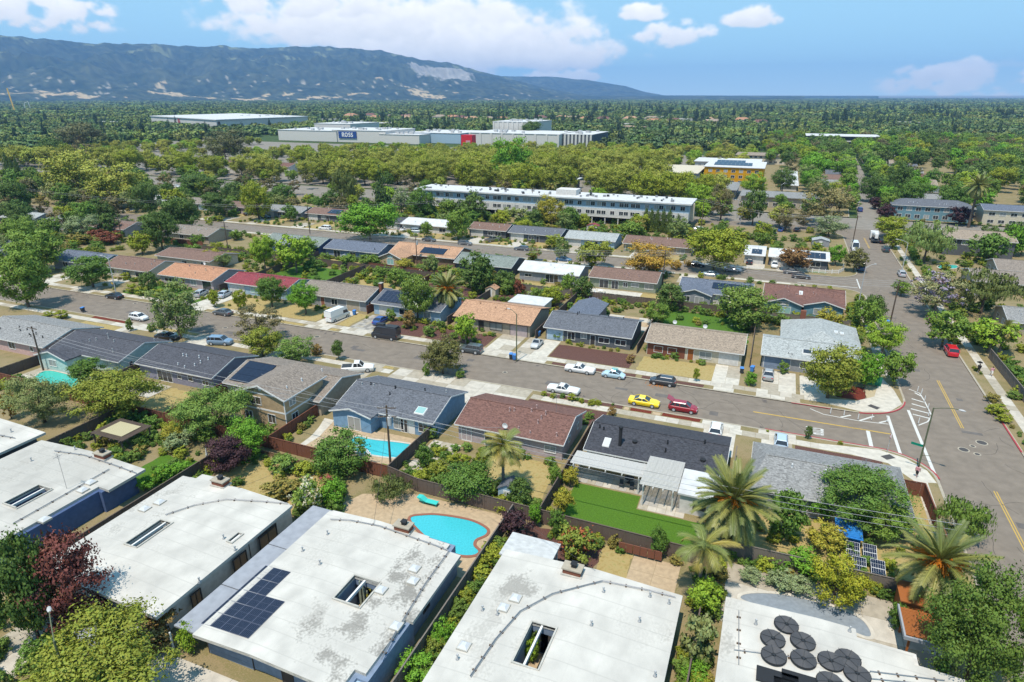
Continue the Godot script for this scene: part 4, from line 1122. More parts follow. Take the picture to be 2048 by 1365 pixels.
func build_flat_houses() -> void:
	rng.seed = 21
	flat_house("flat_roofed_house","white flat roofed house cut off at the left edge", [[-104.5,-47.2,-86.2,-27.0]],[], {"seed": 31, "wall": "wall_charcoal","rise": 0.3, "pipes": [[-97,-46,-92,-44,-88,-44.5]], "stubs": [[-90.2,-45.4],[-94,-44]], "chimney": []})
	flat_house("flat_roofed_house","navy walled flat roofed house with a long planted atrium slot", [[-84.6,-45.6,-66.0,-40.8],[-84.6,-40.9,-67.6,-26.0]],[[-73.65,-34.37,-71.56,-38.10]], {"seed": 32, "wall": "wall_navy","tint": Color(0.94,0.915,0.87), "stains": [[0.25,0.3,0.45,0.35,0.35],[0.6,0.15,0.3,0.2,0.3]], "chimney": [[-72.59,-45.23]], "domes": [[-69.01,-40.92],[-68.42,-39.53],[-67.09,-34.29]],
		"pipes": [[-69.29,-32.52,-69.38,-37.51,-69.57,-43.69],[-79.72,-44.04,-74.80,-44.55,-69.65,-44.56,-66.06,-44.45]], "stubs": [[-80.09,-41.45],[-77.51,-45.19]],
		"open": [["window","r", -37.6,-68.3,1.0,1.2,1.0],["window","r", -33.4,-68.3,0.6,2.4,1.9],["window","r", -29.4,-68.3,0.6,2.2,1.9],["slider","r", -36.0,-68.3,0.2,1.2,2.0]]})
	flat_house("flat_roofed_house","clean white flat roofed house beside the red maple", [[-60.6,-46.2,-44.6,-28.7],[-58.6,-47.2,-55.8,-46.1]],[[-55.40,-34.52,-53.79,-38.63],[-46.37,-38.75,-45.88,-40.14]], {"seed": 33, "wall": "wall_white","ridge_x": -52.0, "stains": [[0.12,0.45,0.25,0.4,0.6],[0.1,0.15,0.2,0.2,0.5]], "chimney": [[-54.59,-46.09]], "domes": [[-58.87,-39.61],[-58.38,-41.09]],
		"pipes": [[-55.71,-39.49,-54.06,-41.93,-51.64,-43.91,-48.14,-45.23,-45.19,-46.17]], "stubs": [[-44.59,-33.40],[-44.81,-38.06],[-47.09,-38.91]],
		"open": [["window","r", -33.0,-44.9,0.7,1.0,1.4],["window","r", -38.5,-44.9,0.7,1.6,1.4],["slider","r", -42.5,-44.9,0.2,2.4,2.1],["window","n", -50.0,-29.9,0.6,2.0,1.6],["garage_door","n", -56.0,-29.9,0.1,4.6,2.2, "wall_white"]]})
	var h := flat_house("flat_roofed_house","stained white flat roofed house with a black solar array", [[-40.1,-46.8,-25.6,-28.4],[-39.8,-47.0,-28.0,-46.7],[-25.7,-45.8,-23.9,-36.6],[-26.0,-36.7,-24.6,-30.6]],[[-31.55,-36.06,-28.90,-39.16]], {"seed": 34, "wall": "wall_steel","ridge_x": -34.0, "stains": [[0.85,0.35,0.25,0.38,1.0],[0.72,0.78,0.3,0.22,0.9],[0.9,0.7,0.16,0.3,1.0],[0.66,0.45,0.14,0.12,0.7],[0.5,0.7,0.12,0.16,0.5],[0.2,0.3,0.2,0.3,0.25]], "chimney": [[-30.87,-46.78]],
		"domes": [[-27.00,-42.24],[-26.31,-40.78],[-28.34,-38.59],[-24.93,-35.58]], "pipes": [[-39.01,-45.44,-36.87,-45.98,-33.36,-46.22,-26.83,-45.98,-25.19,-45.80,-25.12,-40.89,-24.61,-34.89,-24.23,-32.18]], "stubs": [[-37.71,-43.29],[-38.40,-40.28],[-35.50,-39.22]],
		"open": [["garage_door","n", -37.6,-29.6,0.1,4.8,2.2, "wall_steel"],["door","n", -31.6,-29.6,0.1,1.0,2.2, "trim_dark"],["window","r", -34.0,-25.3,1.2,1.2,0.8],["window","r", -40.0,-24.6,1.2,1.0,0.7]]})
	var b := MB.new(); b.bx(-43.0,2.45,-47.6,-40.2,2.62,-40.6); obj("side_roof", b,M.roof_metal,h)
	b = MB.new(); b.bx(-43.0,2.43,-40.5,-40.2,2.6,-34.4); obj("side_roof", b,M.roof_metal,h)
	b = MB.new(); b.bx(-43.0,2.41,-34.3,-40.2,2.58,-29.0); obj("side_roof", b,M.roof_metal,h)
	b = MB.new()
	for z in [-46.5,-42.5,-38.5,-34.5,-30.5,-28.4]: b.bx(-42.9,0,z - 0.06,-42.78,2.41,z + 0.06)
	obj("side_roof_posts", b,M.trim_white,h)
	# black panels, two fields
	var o := Vector3(-40.4,3.06,-29.6)
	solar(h,o,Vector3(1.03,0.062,0),Vector3(0,0,-1.48),5,3)
	solar(h,o + Vector3(0,0,-4.44),Vector3(1.0,0.06,0),Vector3(0,0,-1.68),3,2)
	b = MB.new(); b.bx(-28.2,2.4,-30.9,-24.6,2.55,-27.6); obj("porch_roof", b,M.wall_skyblue,h)
	b = MB.new(); b.bx(-28.0,0,-30.7,-24.8,2.4,-28.0); obj("porch_wall", b,M.wall_skyblue,h)
	flat_house("flat_roofed_house","white flat roofed house with grey mildew patch and potted atrium", [[-20.2,-48.3,-3.0,-26.0]],[[-14.33,-35.68,-12.24,-40.09]], {"seed": 35, "wall": "wall_steel","ridge_x": -11.0, "stains": [[0.2,0.2,0.16,0.12,0.75],[0.12,0.35,0.12,0.25,0.4],[0.25,0.55,0.15,0.2,0.35],[0.98,0.6,0.05,0.5,0.5]], "chimney": [[-12.92,-47.11]], "domes": [[-16.72,-42.22],[-17.29,-40.82],[-18.66,-35.78]],
		"pipes": [[-16.92,-33.26,-16.55,-37.25,-15.77,-40.88,-13.81,-43.82,-10.05,-46.98,-5.83,-47.62,-3.62,-47.76]], "stubs": [[-5.70,-46.94],[-4.00,-46.82],[-5.97,-43.67],[-9.60,-41.57],[-9.64,-45.76],[-3.75,-38.72],[-17.48,-39.93],[-18.92,-39.97],[-18.59,-34.46]], "open": [["slider","n", -10,-27.2,0.2,2.4,2.1]]})
	b = MB.new(); b.bx(-20.6,2.75,-51.2,-15.4,2.95,-47.6)
	h = thing("patio_cover","white flat patio cover behind the white flat roofed house","patio cover", Vector3(-18, Y0,-49.4))
	obj("roof", b,roof_coat(40,[], Color(0.97,0.97,0.96),4),h)
	for q in [[-20.3,-50.9],[-15.7,-50.9],[-20.3,-48.6],[-15.7,-48.6]]:
		b = MB.new(); b.bx(q[0] - 0.08, Y0,q[1] - 0.08,q[0] + 0.08,2.75,q[1] + 0.08); obj("post", b,M.trim_white,h)
	h = flat_house("flat_roofed_house","white flat roofed house covered with black pool heating coils", [[0.6,-49.6,11.0,-25.0],[10.9,-48.6,15.0,-25.0],[14.9,-47.4,18.4,-25.0]],[], {"seed": 36, "wall": "wall_white","ridge_x": 8.0, "rise": 0.35, "stains": [[0.02,0.4,0.05,0.5,0.5],[0.9,0.25,0.12,0.14,0.6]], "single": true,
		"pipes": [[1.78,-48.09,2.17,-42.13],[1.70,-43.52,6.60,-44.44,10.86,-44.53],[11.62,-45.19,16.88,-46.57],[11.62,-44.45,16.44,-45.91]], "stubs": [[10.49,-49.09],[3.21,-47.08]]})
	for q in [[5.58,-47.70, "topmost"],[4.56,-45.68, "upper left"],[6.83,-46.26, "upper middle"],[4.68,-43.88, "lower left"],[6.84,-44.33, "lower middle"],[8.83,-44.93, "right hand, second from right,"],[10.09,-45.71, "right hand, overlapping its neighbour,"],[10.66,-44.41, "rightmost"],[8.66,-42.77, "bottom"]]:
		coil(q[0],q[1],q[2])
	h = thing("solar_mat","flat black solar heating mats beside the coils","solar panel", Vector3(5,3.2,-40))
	for q in [[3.47,-42.45,3.0,1.4],[5.28,-42.83,2.9,1.3],[4.72,-41.86,3.0,1.2]]:
		b = MB.new(); b.bx(q[0],3.36,q[1],q[0] + q[2],3.5,q[1] + q[3]); obj("mat", b,M.black_pipe,h)

func coil(x: float,z: float,which: String) -> void:
	var y := 3.3 + 0.02 * (10 - absf(x - 8.0))
	var t := thing("heating_coil","%s round black heating coil lying on the white roof" % which, "solar coil", Vector3(x,y,z),rng.randf() * TAU, "black heating coils on the white flat roof")
	var b := MB.new()
	var n := 150
	var prev := Vector3.ZERO
	for k in n + 1:   # one spiral hose
		var a := TAU * 13.0 * k / n * 1.0
		a = TAU * 11.0 * k / n
		var r := lerpf(0.2,0.95,float(k) / n)
		var p := Vector3(cos(a) * r,0.12,sin(a) * r)
		if k > 0: b.tube(prev,p,0.042,0.042,5,false)
		prev = p
	part("hose", b,M.hose,t)
	b = MB.new()
	b.tube(Vector3(0,0.0,0),Vector3(0,0.09,0),0.98,0.98,28)
	part("backing", b,M.black_pipe,t)
	for k in 3:
		b = MB.new()
		var a := PI * k / 3.0
		b.bar(Vector3(cos(a),0,sin(a)) * -1.0 + Vector3(0,0.19,0),Vector3(cos(a),0,sin(a)) * 1.0 + Vector3(0,0.17,0),0.035,0.03)
		part("strap", b,M.bin_dark,t)

# ---- fences
func fence(label: String,pts: Array,m: Material,hgt := 1.75,bw := 0.16,called := "wooden_fence") -> void:
	var a0 := Vector2(pts[0],pts[1])
	var h := thing(called,label, "fence", Vector3(a0.x, Y0,a0.y),0, "wooden yard fences")
	var b := MB.new()
	var cap := MB.new()
	for k in range(0,pts.size() - 2,2):
		var p := Vector2(pts[k],pts[k + 1]); var q := Vector2(pts[k + 2],pts[k + 3])
		var len := p.distance_to(q); var d := (q - p) / len
		var n := int(len / bw)
		var ang := atan2(-d.y,d.x)
		for j in n:
			var c := p + d * (j + 0.5) * bw
			var hh := hgt + rng.randf_range(-0.03,0.03)
			var off := d.orthogonal() * rng.randf_range(-0.015,0.015)
			var v := rng.randf_range(0.72,1.12)
			b.col = Color(v,v * rng.randf_range(0.96,1.02),v * rng.randf_range(0.93,1.02))
			b.bc(Vector3(c.x + off.x, Y0 + hh / 2,c.y + off.y),Vector3(bw * 0.95,hh,0.03),ang)
		var np := maxi(1,roundi(len / 2.4))
		for j in np + 1:
			var c := p + d * len * j / np
			var po := MB.new(); po.bc(Vector3(c.x, Y0 + hgt * 0.52,c.y),Vector3(0.11,hgt * 1.04,0.12),ang)
			obj("post", po,m,h)
		cap.bar(Vector3(p.x, Y0 + hgt + 0.06,p.y),Vector3(q.x, Y0 + hgt + 0.06,q.y),0.13,0.04)
		cap.bar(Vector3(p.x, Y0 + 0.35,p.y) + Vector3(d.orthogonal().x,0,d.orthogonal().y) * 0.05,Vector3(q.x, Y0 + 0.35,q.y) + Vector3(d.orthogonal().x,0,d.orthogonal().y) * 0.05,0.05,0.09)
	stuff(obj("boards", b,m,h))
	obj("rails", cap,m,h)

# a swimming pool: coping, shell and water; outline as x, z numbers
func pool(label: String,pts: Array,water: Material,coping: Material) -> Node3D:
	var o := PackedVector2Array()
	var c := Vector2.ZERO
	for k in range(0,pts.size(),2):
		o.append(Vector2(pts[k],pts[k + 1])); c += o[-1]
	c /= o.size()
	# smooth the outline
	var sm := PackedVector2Array()
	for k in o.size():
		var p0 := o[(k - 1 + o.size()) % o.size()]; var p1 := o[k]; var p2 := o[(k + 1) % o.size()]; var p3 := o[(k + 2) % o.size()]
		for j in 5: sm.append(p1.cubic_interpolate(p2,p0,p3,j / 5.0))
	var h := thing("swimming_pool", label, "pool", Vector3(c.x, Y0,c.y))
	var b := MB.new(); ring_mesh(b,inset(sm,-0.28),sm, Y0, Y0 + 0.07); ring_mesh(b,sm,inset(sm,0.06), Y0 - 0.02, Y0 + 0.069); obj("coping", b,coping,h)
	b = MB.new(); b.prism(inset(sm,-0.02), Y0 - 0.02, Y0 + 0.03,false); obj("water", b,water,h)
	return h

func furniture_table(at: Vector2,label: String,m: Material) -> void:
	var h := thing("patio_table", label, "table", Vector3(at.x, Y0,at.y))
	var b := MB.new(); b.tube(Vector3(at.x, Y0 + 0.7,at.y),Vector3(at.x, Y0 + 0.74,at.y),0.6,0.6,14); obj("table_top", b,m,h)
	b = MB.new(); b.tube(Vector3(at.x, Y0,at.y),Vector3(at.x, Y0 + 0.7,at.y),0.05,0.05,8); b.tube(Vector3(at.x, Y0,at.y),Vector3(at.x, Y0 + 0.04,at.y),0.3,0.3,10); obj("pedestal", b,m,h)

func patio_chair(at: Vector2,turn: float,label: String,m: Material,group := "patio chairs in the yards") -> void:
	var h := thing("patio_chair", label, "chair", Vector3(at.x, Y0 + 0.01,at.y),turn,group)
	var b := MB.new(); b.bc(Vector3(0,0.42,0),Vector3(0.5,0.05,0.5)); part("seat", b,m,h)
	b = MB.new(); b.hexa([Vector3(-0.25,0.45,-0.2),Vector3(0.25,0.45,-0.2),Vector3(0.25,0.45,-0.25),Vector3(-0.25,0.45,-0.25),Vector3(-0.25,0.9,-0.32),Vector3(0.25,0.9,-0.32),Vector3(0.25,0.9,-0.36),Vector3(-0.25,0.9,-0.36)]); part("backrest", b,m,h)
	for x in [-0.22,0.22]:
		for z in [-0.22,0.22]:
			b = MB.new(); b.tube(Vector3(x,0,z),Vector3(x,0.42,z),0.02,0.02,5); part("leg", b,m,h)

# slatted shade roof on posts: every slat a part
func pergola(called: String,label: String,x0: float,z0: float,x1: float,z1: float,y: float,n: int,across_x: bool,m: Material,beams := 3,sw := 0.07) -> Node3D:
	var h := thing(called,label, "pergola", Vector3((x0 + x1) / 2, Y0,(z0 + z1) / 2))
	var a := minf(x0,x1); var b := maxf(x0,x1); var c := minf(z0,z1); var d := maxf(z0,z1)
	var s := MB.new()
	if across_x: s.bx(a - (a + b) / 2 - 0.25,0,-sw / 2,b - (a + b) / 2 + 0.25,0.09,sw / 2)
	else: s.bx(-sw / 2,0,c - (c + d) / 2 - 0.25,sw / 2,0.09,d - (c + d) / 2 + 0.25)
	var sm := s.mesh()
	for k in n:
		var t := (k + 0.5) / n
		var p := Vector3(0,y + 0.25 - Y0,lerpf(c,d,t) - (c + d) / 2) if across_x else Vector3(lerpf(a,b,t) - (a + b) / 2,y + 0.25 - Y0,0)
		use("slat", sm,m,h, Transform3D(Basis(Vector3.UP, rng.randf_range(-0.004,0.004)),p))
	for k in beams:
		var bm := MB.new()
		var t := float(k) / maxi(1,beams - 1)
		if across_x: bm.bx(lerpf(a + 0.2,b - 0.2,t) - 0.06,y + 0.05,c - 0.2,lerpf(a + 0.2,b - 0.2,t) + 0.06,y + 0.245,d + 0.2)
		else: bm.bx(a - 0.2,y + 0.05,lerpf(c + 0.2,d - 0.2,t) - 0.06,b + 0.2,y + 0.245,lerpf(c + 0.2,d - 0.2,t) + 0.06)
		obj("beam", bm,m,h)
	for q in [[a + 0.2,c + 0.2],[b - 0.2,c + 0.2],[a + 0.2,d - 0.2],[b - 0.2,d - 0.2]]:
		var po := MB.new(); po.bx(q[0] - 0.08, Y0,q[1] - 0.08,q[0] + 0.08,y + 0.05,q[1] + 0.08); obj("post", po,m,h)
	return h

func build_yards() -> void:
	rng.seed = 51
	var cm := [M.concrete,M.concrete_new,M.concrete_old]
	var od := [M.concrete_old,M.concrete,M.concrete_old]
	# driveways and walks, far side of the main street
	for r in [[-1.6,-112.4,-6.0,-104.3],[1.8,-113.0,7.2,-104.3],[-41.6,-112.8,-35.2,-104.3],[-47.4,-112.6,-42.4,-104.3],[-87.0,-113.4,-82.4,-104.3],[-129.2,-113.4,-123.6,-104.3],[-121.6,-114,-116.0,-104.3],[-158.2,-114,-152.6,-104.3],[-176.5,-114,-169.5,-104.3]]:
		slabs("driveway", r[0],r[1],r[2],r[3],2.6,2.9,cm)
		slabs("driveway_apron", r[0] - 0.6,-102.6,r[2] + 0.6,-101.15,2.2,1.4,cm,0.001)
	slabs("driveway", -78.6,-113,-73.2,-104.3,0.9,0.9,[M.pavers,M.concrete_old,M.pavers,M.stone])
	slabs("driveway", 7.8,-112.6,12.0,-104.3,4.2,4.1,[M.concrete_new])
	slabs("driveway_apron", -79,-102.6,-73,-101.15,2.2,1.4,cm,0.001)
	# near side
	slabs("driveway", -57.5,-90 + 0.4,-32.5,-81.2,2.8,2.9,cm)
	for r in [[-66,-61],[-83.6,-79.9],[-103.5,-98],[-122,-118],[-5.2,-0.8],[2.6,6.6]]:
		slabs("driveway", r[0],-86.8,r[1],-80.0,2.6,2.9,cm)
		slabs("driveway_apron", r[0] - 0.5,-89.65,r[1] + 0.5,-88.4,2.2,1.3,cm,0.001)
	# second street
	for x in [-254,-232,-208,-200,-185,-164,-127,-119,-93,-78,-58,-38.5,-5.2,2.6]:
		slabs("driveway", x,-197,x + 4.8,-188.6,4.8,4.0,cm)
	for x in [-120,-98,-76,-57,-38,-21]:
		slabs("driveway", x,-165,x + 5,-173.6,5,4.2,cm)
	# planting strips and front gardens
	for r in [[-33.4,-102.4,-18.2,-101.3, "mulch"],[-17.2,-102.4,-7.0,-101.3, "mulch"],[2.2,-102.4,6.2,-101.3, "mulch"],[-20.0,-111.2,-35.0,-104.6, "mulch"],[-5.9,-111.3,-18.8,-104.6, "dry"],[-61.0,-110.8,-48.0,-104.6, "mulch"],[-72.4,-112,-62,-104.6, "mulch"],[-82.0,-112.6,-79.2,-104.6, "dry"],[-101,-112.6,-87.4,-104.6, "dry"],[-115.6,-113,-102,-104.6, "dry"],[-123.2,-112,-121.8,-104.6, "turf"],[-145,-112.6,-129.8,-104.6, "turf"],[-96,-102.4,-88.6,-101.3, "dry"],[-81.4,-102.4,-79.8,-101.3, "dry"],[-71.4,-102.4,-66.0,-101.3, "turf"],[-56.5,-102.4,-49,-101.3, "mulch"],[-133,-86.6,-121.5,-82, "dry"],[-134.3,-89.6,-121.4,-88.6, "red_mulch"],[-117.5,-89.6,-104.4,-88.6, "dry"],
		[-30.8,-89.6,-17.6,-88.6, "mulch"],[-16.4,-89.6,-13.2,-88.6, "red_mulch"],[-11.6,-89.6,-6.0,-88.6, "red_mulch"],[-19.4,-86.6,-32,-81.4, "mulch"],[3.0,-89.6,14.5,-88.6, "soil"],[-58.5,-89.6,-61,-88.6, "dry"],[7.0,-86.6,17.5,-81, "mulch"],[13.2,-111,17.6,-105.6, "red_mulch"],[17.4,-112,20.6,-106.2, "gravel"],[19.0,-85.5,20.6,-79.6, "soil"]]:
		patch({"mulch": "planting_bed","dry": "lawn","turf": "lawn","red_mulch": "planting_bed","gravel": "gravel_bed","soil": "planting_bed"}[r[4]],r[0],r[1],r[2],r[3],M.ground if r[4] == "soil" else M[r[4]],0.0,0.08 if r[4] in ["mulch","red_mulch"] else 0.15)
	slabs("path", -13.0,-89.5,-11.8,-88.5,1.2,1.0,[M.tan_deck]); slabs("path", -17.4,-89.5,-16.6,-88.5,0.8,1.0,[M.tan_deck])
	# back yards, near row
	slabs("patio", -116.5,-68.0,-100.0,-60.4,3,3,od,-0.004)
	slabs("patio", -95.4,-68.8,-88.4,-64.2,2.4,2.3,cm)
	patch("lawn", -88.0,-68.4,-80.2,-59.6,M.dry); patch("lawn", -96.6,-64.0,-88.2,-59.4,M.dry)
	slabs("patio", -56.4,-68.6,-41.0,-60.4,5.1,4.1,[M.tan_deck],-0.004)
	sheet("path", PackedVector2Array([Vector2(-58.0,-69),Vector2(-56.2,-69),Vector2(-55.6,-66),Vector2(-55.2,-64.2),Vector2(-55.5,-60),Vector2(-56.2,-60),Vector2(-56.4,-64),Vector2(-57.0,-66.4)]),M.concrete_new,0.02)
	patch("lawn", -53.5,-61.2,-41.2,-59.2,M.turf,0.012)
	slabs("patio", -39.8,-69.4,-35.4,-61.0,1.6,1.5,od)
	patch("lawn", -30.5,-69.6,-21.2,-59.0,M.dry); patch("planting_bed", -35.2,-66,-31,-58,M.mulch)
	sheet("lawn", PackedVector2Array([Vector2(-18.3,-66.6),Vector2(-10.3,-66.6),Vector2(-10.25,-63.9),Vector2(-2.4,-63.9),Vector2(-2.2,-58.2),Vector2(-9,-58.6),Vector2(-18.4,-58.5)]),M.lush)
	slabs("patio", -19.0,-70.0,-10.2,-66.9,1.0,1.0,[M.concrete_old,M.stone,M.concrete]); slabs("patio", -10.15,-71.2,-4.9,-64.1,1.0,1.0,[M.concrete_old,M.stone,M.concrete])
	patch("lawn", 0.4,-69.0,18.6,-60.0,M.dry); patch("lawn", 19.0,-79,21.2,-60,M.dry)
	# foreground yards
	patch("lawn", -71.5,-52.5,-61.8,-46.2,M.lush); patch("lawn", -60.5,-56.5,-46.5,-48.0,M.dry)
	sheet("patio", PackedVector2Array([Vector2(-43.4,-50.0),Vector2(-41.5,-54.6),Vector2(-35.6,-56.9),Vector2(-23.2,-57.0),Vector2(-23.2,-46.0),Vector2(-43.2,-46.0)]),M.tan_deck,0.0)
	patch("planting_bed", -20.8,-56.6,-12.2,-49.0,M.mulch,0.0,0.3)
	slabs("patio", -4.0,-56.0,-8.8,-48.8,2.4,2.4,[M.tan_deck]); patch("lawn", -12.0,-56.4,-9.0,-49.0,M.dry)
	slabs("patio", 0.4,-58.4,18.6,-49.8,3.2,2.9,od)
	slabs("driveway", -44.0,-28.2,-28.4,-18.0,3.8,3.4,[M.concrete,M.concrete_old,M.concrete]); patch("planting_bed", -47,-28,-44.2,-18,M.mulch)
	slabs("driveway", -58.5,-28.4,-53.0,-18.0,2.8,3.4,od)
	# second row yards
	patch("lawn", -41.0,-151.6,-22.4,-142.6,M.dry); slabs("patio", -40.6,-151.8,-27.0,-145.6,3.4,3.0,[M.concrete_new])
	patch("lawn", -19.6,-140.8,-1.4,-125.0,M.turf); patch("lawn", -59.0,-151.0,-43.4,-143,M.dry); patch("planting_bed", -58.5,-140.5,-42.8,-131.5,M.mulch)
	slabs("patio", -30.4,-133.0,-20.6,-124.6,3.3,2.8,[M.tan_deck,M.concrete])
	sheet("patio_mosaic", PackedVector2Array([Vector2(-28.6,-131.4),Vector2(-24.6,-131.8),Vector2(-23.2,-127.4),Vector2(-27.4,-127.0)]),M.stone,0.02)
	patch("lawn", -123,-152,-104,-146,M.dry); patch("lawn", -123,-143,-102,-126,M.turf); patch("lawn", -164,-153,-146,-128,M.dry); patch("lawn", -100.5,-143,-81,-126,M.dry); patch("lawn", -79,-143,-61,-126,M.mulch)
	patch("lawn", 3.0,-190.6,15.5,-188.8,M.turf); patch("lawn", -0.2,-146,17,-136,M.dry)
	for x in [-250,-225,-204,-181,-158,-112,-86,-71,-52,-32]: patch("lawn", x,-202,x + 8,-189,M.dry)
	# pools
	pool("turquoise pool behind the mint green house", [-114.2,-65.4,-108,-65.6,-104.0,-65.0,-102.8,-62.6,-106,-61.6,-112,-61.8],M.water_teal,M.concrete)
	var ph := pool("rectangular blue pool with white slide behind the blue house", [-50.4,-66.0,-47.6,-66.2,-41.6,-66.9,-41.5,-63.6,-46.2,-62.6,-49.8,-63.2],M.water,M.concrete_new)
	var b := MB.new()
	for k in 8:
		var t0 := k / 8.0; var t1 := (k + 1) / 8.0
		var f := func(t: float) -> Vector3: return Vector3(-47.9 + 2.4 * t, Y0 + 1.5 - 1.3 * t * t,-61.6 - 0.7 * sin(t * 2.0))
		b.bar(f.call(t0),f.call(t1),0.5,0.07)
	var sl := thing("pool_slide","white curved slide at the blue house pool","pool slide", Vector3(-46.8, Y0,-61.8)); obj("chute", b,M.plastic_white,sl)
	b = MB.new(); b.tube(Vector3(-47.9, Y0,-61.4),Vector3(-47.9, Y0 + 1.5,-61.4),0.04,0.04,6); b.tube(Vector3(-47.9, Y0,-61.9),Vector3(-47.9, Y0 + 1.5,-61.9),0.04,0.04,6); b.tube(Vector3(-46.6, Y0,-61.7),Vector3(-46.6, Y0 + 1.1,-62.2),0.04,0.04,6); obj("ladder", b,M.metal,sl)
	pool("kidney shaped bright blue pool beside the stained flat roof", [-33.68,-52.44,-32.42,-53.66,-30.52,-54.32,-27.20,-54.66,-24.94,-54.03,-24.51,-53.07,-25.17,-51.90,-24.95,-50.91,-24.05,-50.23,-24.41,-49.41,-25.93,-48.96,-28.27,-49.48,-30.57,-50.35],M.water,M.brick_red)
	b = MB.new(); b.bx(-33.9, Y0 + 0.38,-56.1,-31.9, Y0 + 0.46,-55.4); 
	var lo := thing("sun_lounger","turquoise sun lounger beside the kidney shaped pool","lounger", Vector3(-32.9, Y0,-55.7)); obj("seat", b,M.aqua_plastic,lo)
	b = MB.new(); b.hexa([Vector3(-33.9, Y0 + 0.4,-55.4),Vector3(-33.3, Y0 + 0.4,-55.4),Vector3(-33.3, Y0 + 0.4,-56.1),Vector3(-33.9, Y0 + 0.4,-56.1),Vector3(-34.5, Y0 + 0.8,-55.4),Vector3(-33.95, Y0 + 0.85,-55.4),Vector3(-33.95, Y0 + 0.85,-56.1),Vector3(-34.5, Y0 + 0.8,-56.1)]); obj("backrest", b,M.aqua_plastic,lo)
	for q in [[-33.7,-56],[-33.7,-55.5],[-32.0,-56],[-32.0,-55.5]]:
		b = MB.new(); b.tube(Vector3(q[0], Y0,q[1]),Vector3(q[0], Y0 + 0.4,q[1]),0.03,0.03,6); obj("leg", b,M.aqua_plastic,lo)
	pool("grey covered pool behind the coil covered roof", [1.91,-53.41,2.76,-54.47,5.89,-55.52,9.83,-55.57,12.30,-54.90,13.06,-53.42,12.71,-52.67,10.93,-52.94,7.20,-53.16,3.72,-53.10],M.tarp_grey,M.concrete_new)
	pool("small teal pool behind a brown fence beyond the cross street", [45.59,-210.73,49.79,-212.43,49.03,-208.47,44.91,-206.80],M.water_teal,M.concrete)
	# pergolas and covers
	pergola("patio_lattice","weathered white lattice patio cover along the black roofed house", -19.0,-69.9,-10.5,-66.8,2.35,30,true,M.wood_white,5,0.065)
	pergola("shade_pergola","white slatted pergola over the black roofed house deck", -10.0,-71.4,-6.2,-64.7,2.75,26,true,M.wood_white,4,0.12)
	pergola("dark_pergola","dark slatted pergola with cream canvas behind navy house", -81.2,-54.4,-75.6,-49.8,2.3,26,true,M.fence_dark,4,0.06)
	b = MB.new(); b.bx(-80.4,2.68,-53.6,-76.4,2.71,-50.6); tag(obj("shade_canvas", b,M.canvas), "cream canvas stretched over the dark slatted pergola","canvas")
	h_trellis()
	b = MB.new(); b.bx(10.9, Y0,-68.4,13.1, Y0 + 1.35,-65.7)
	var tp := thing("blue_tarp","bright blue tarpaulin over a stack under the trees","tarpaulin", Vector3(12, Y0,-67)); obj("cover", b,M.tarp_blue,tp)
	b = MB.new(); b.hexa([Vector3(10.7, Y0 + 1.2,-65.5),Vector3(13.3, Y0 + 1.2,-65.5),Vector3(13.3, Y0 + 1.4,-68.6),Vector3(10.7, Y0 + 1.4,-68.6),Vector3(10.7, Y0 + 1.3,-65.5),Vector3(13.3, Y0 + 1.25,-65.5),Vector3(13.3, Y0 + 1.55,-68.6),Vector3(10.7, Y0 + 1.5,-68.6)]); obj("top_sheet", b,M.tarp_blue,tp)
	# ground solar tables
	for q in [[12.3,-64.2, "back left"],[13.9,-64.4, "back right"],[12.7,-61.8, "front left"],[14.4,-62.0, "front right"]]:
		var st := thing("ground_solar_panel","%s pale framed solar panel standing in the dry corner yard" % q[2], "solar panel", Vector3(q[0], Y0,q[1]),0, "solar panels standing in the dry yard")
		solar(st,Vector3(q[0] - 0.65, Y0 + 0.35,q[1] + 1.0),Vector3(1.3,0,0),Vector3(0,0.28,-1.05),1,2, "panel", true,M.plastic_white)
		for x in [-0.5,0.5]:
			b = MB.new(); b.tube(Vector3(q[0] + x, Y0,q[1] - 0.9),Vector3(q[0] + x, Y0 + 0.9,q[1] - 0.9),0.03,0.03,5); b.tube(Vector3(q[0] + x, Y0,q[1] + 0.8),Vector3(q[0] + x, Y0 + 0.42,q[1] + 0.8),0.03,0.03,5); obj("leg", b,M.metal,st)
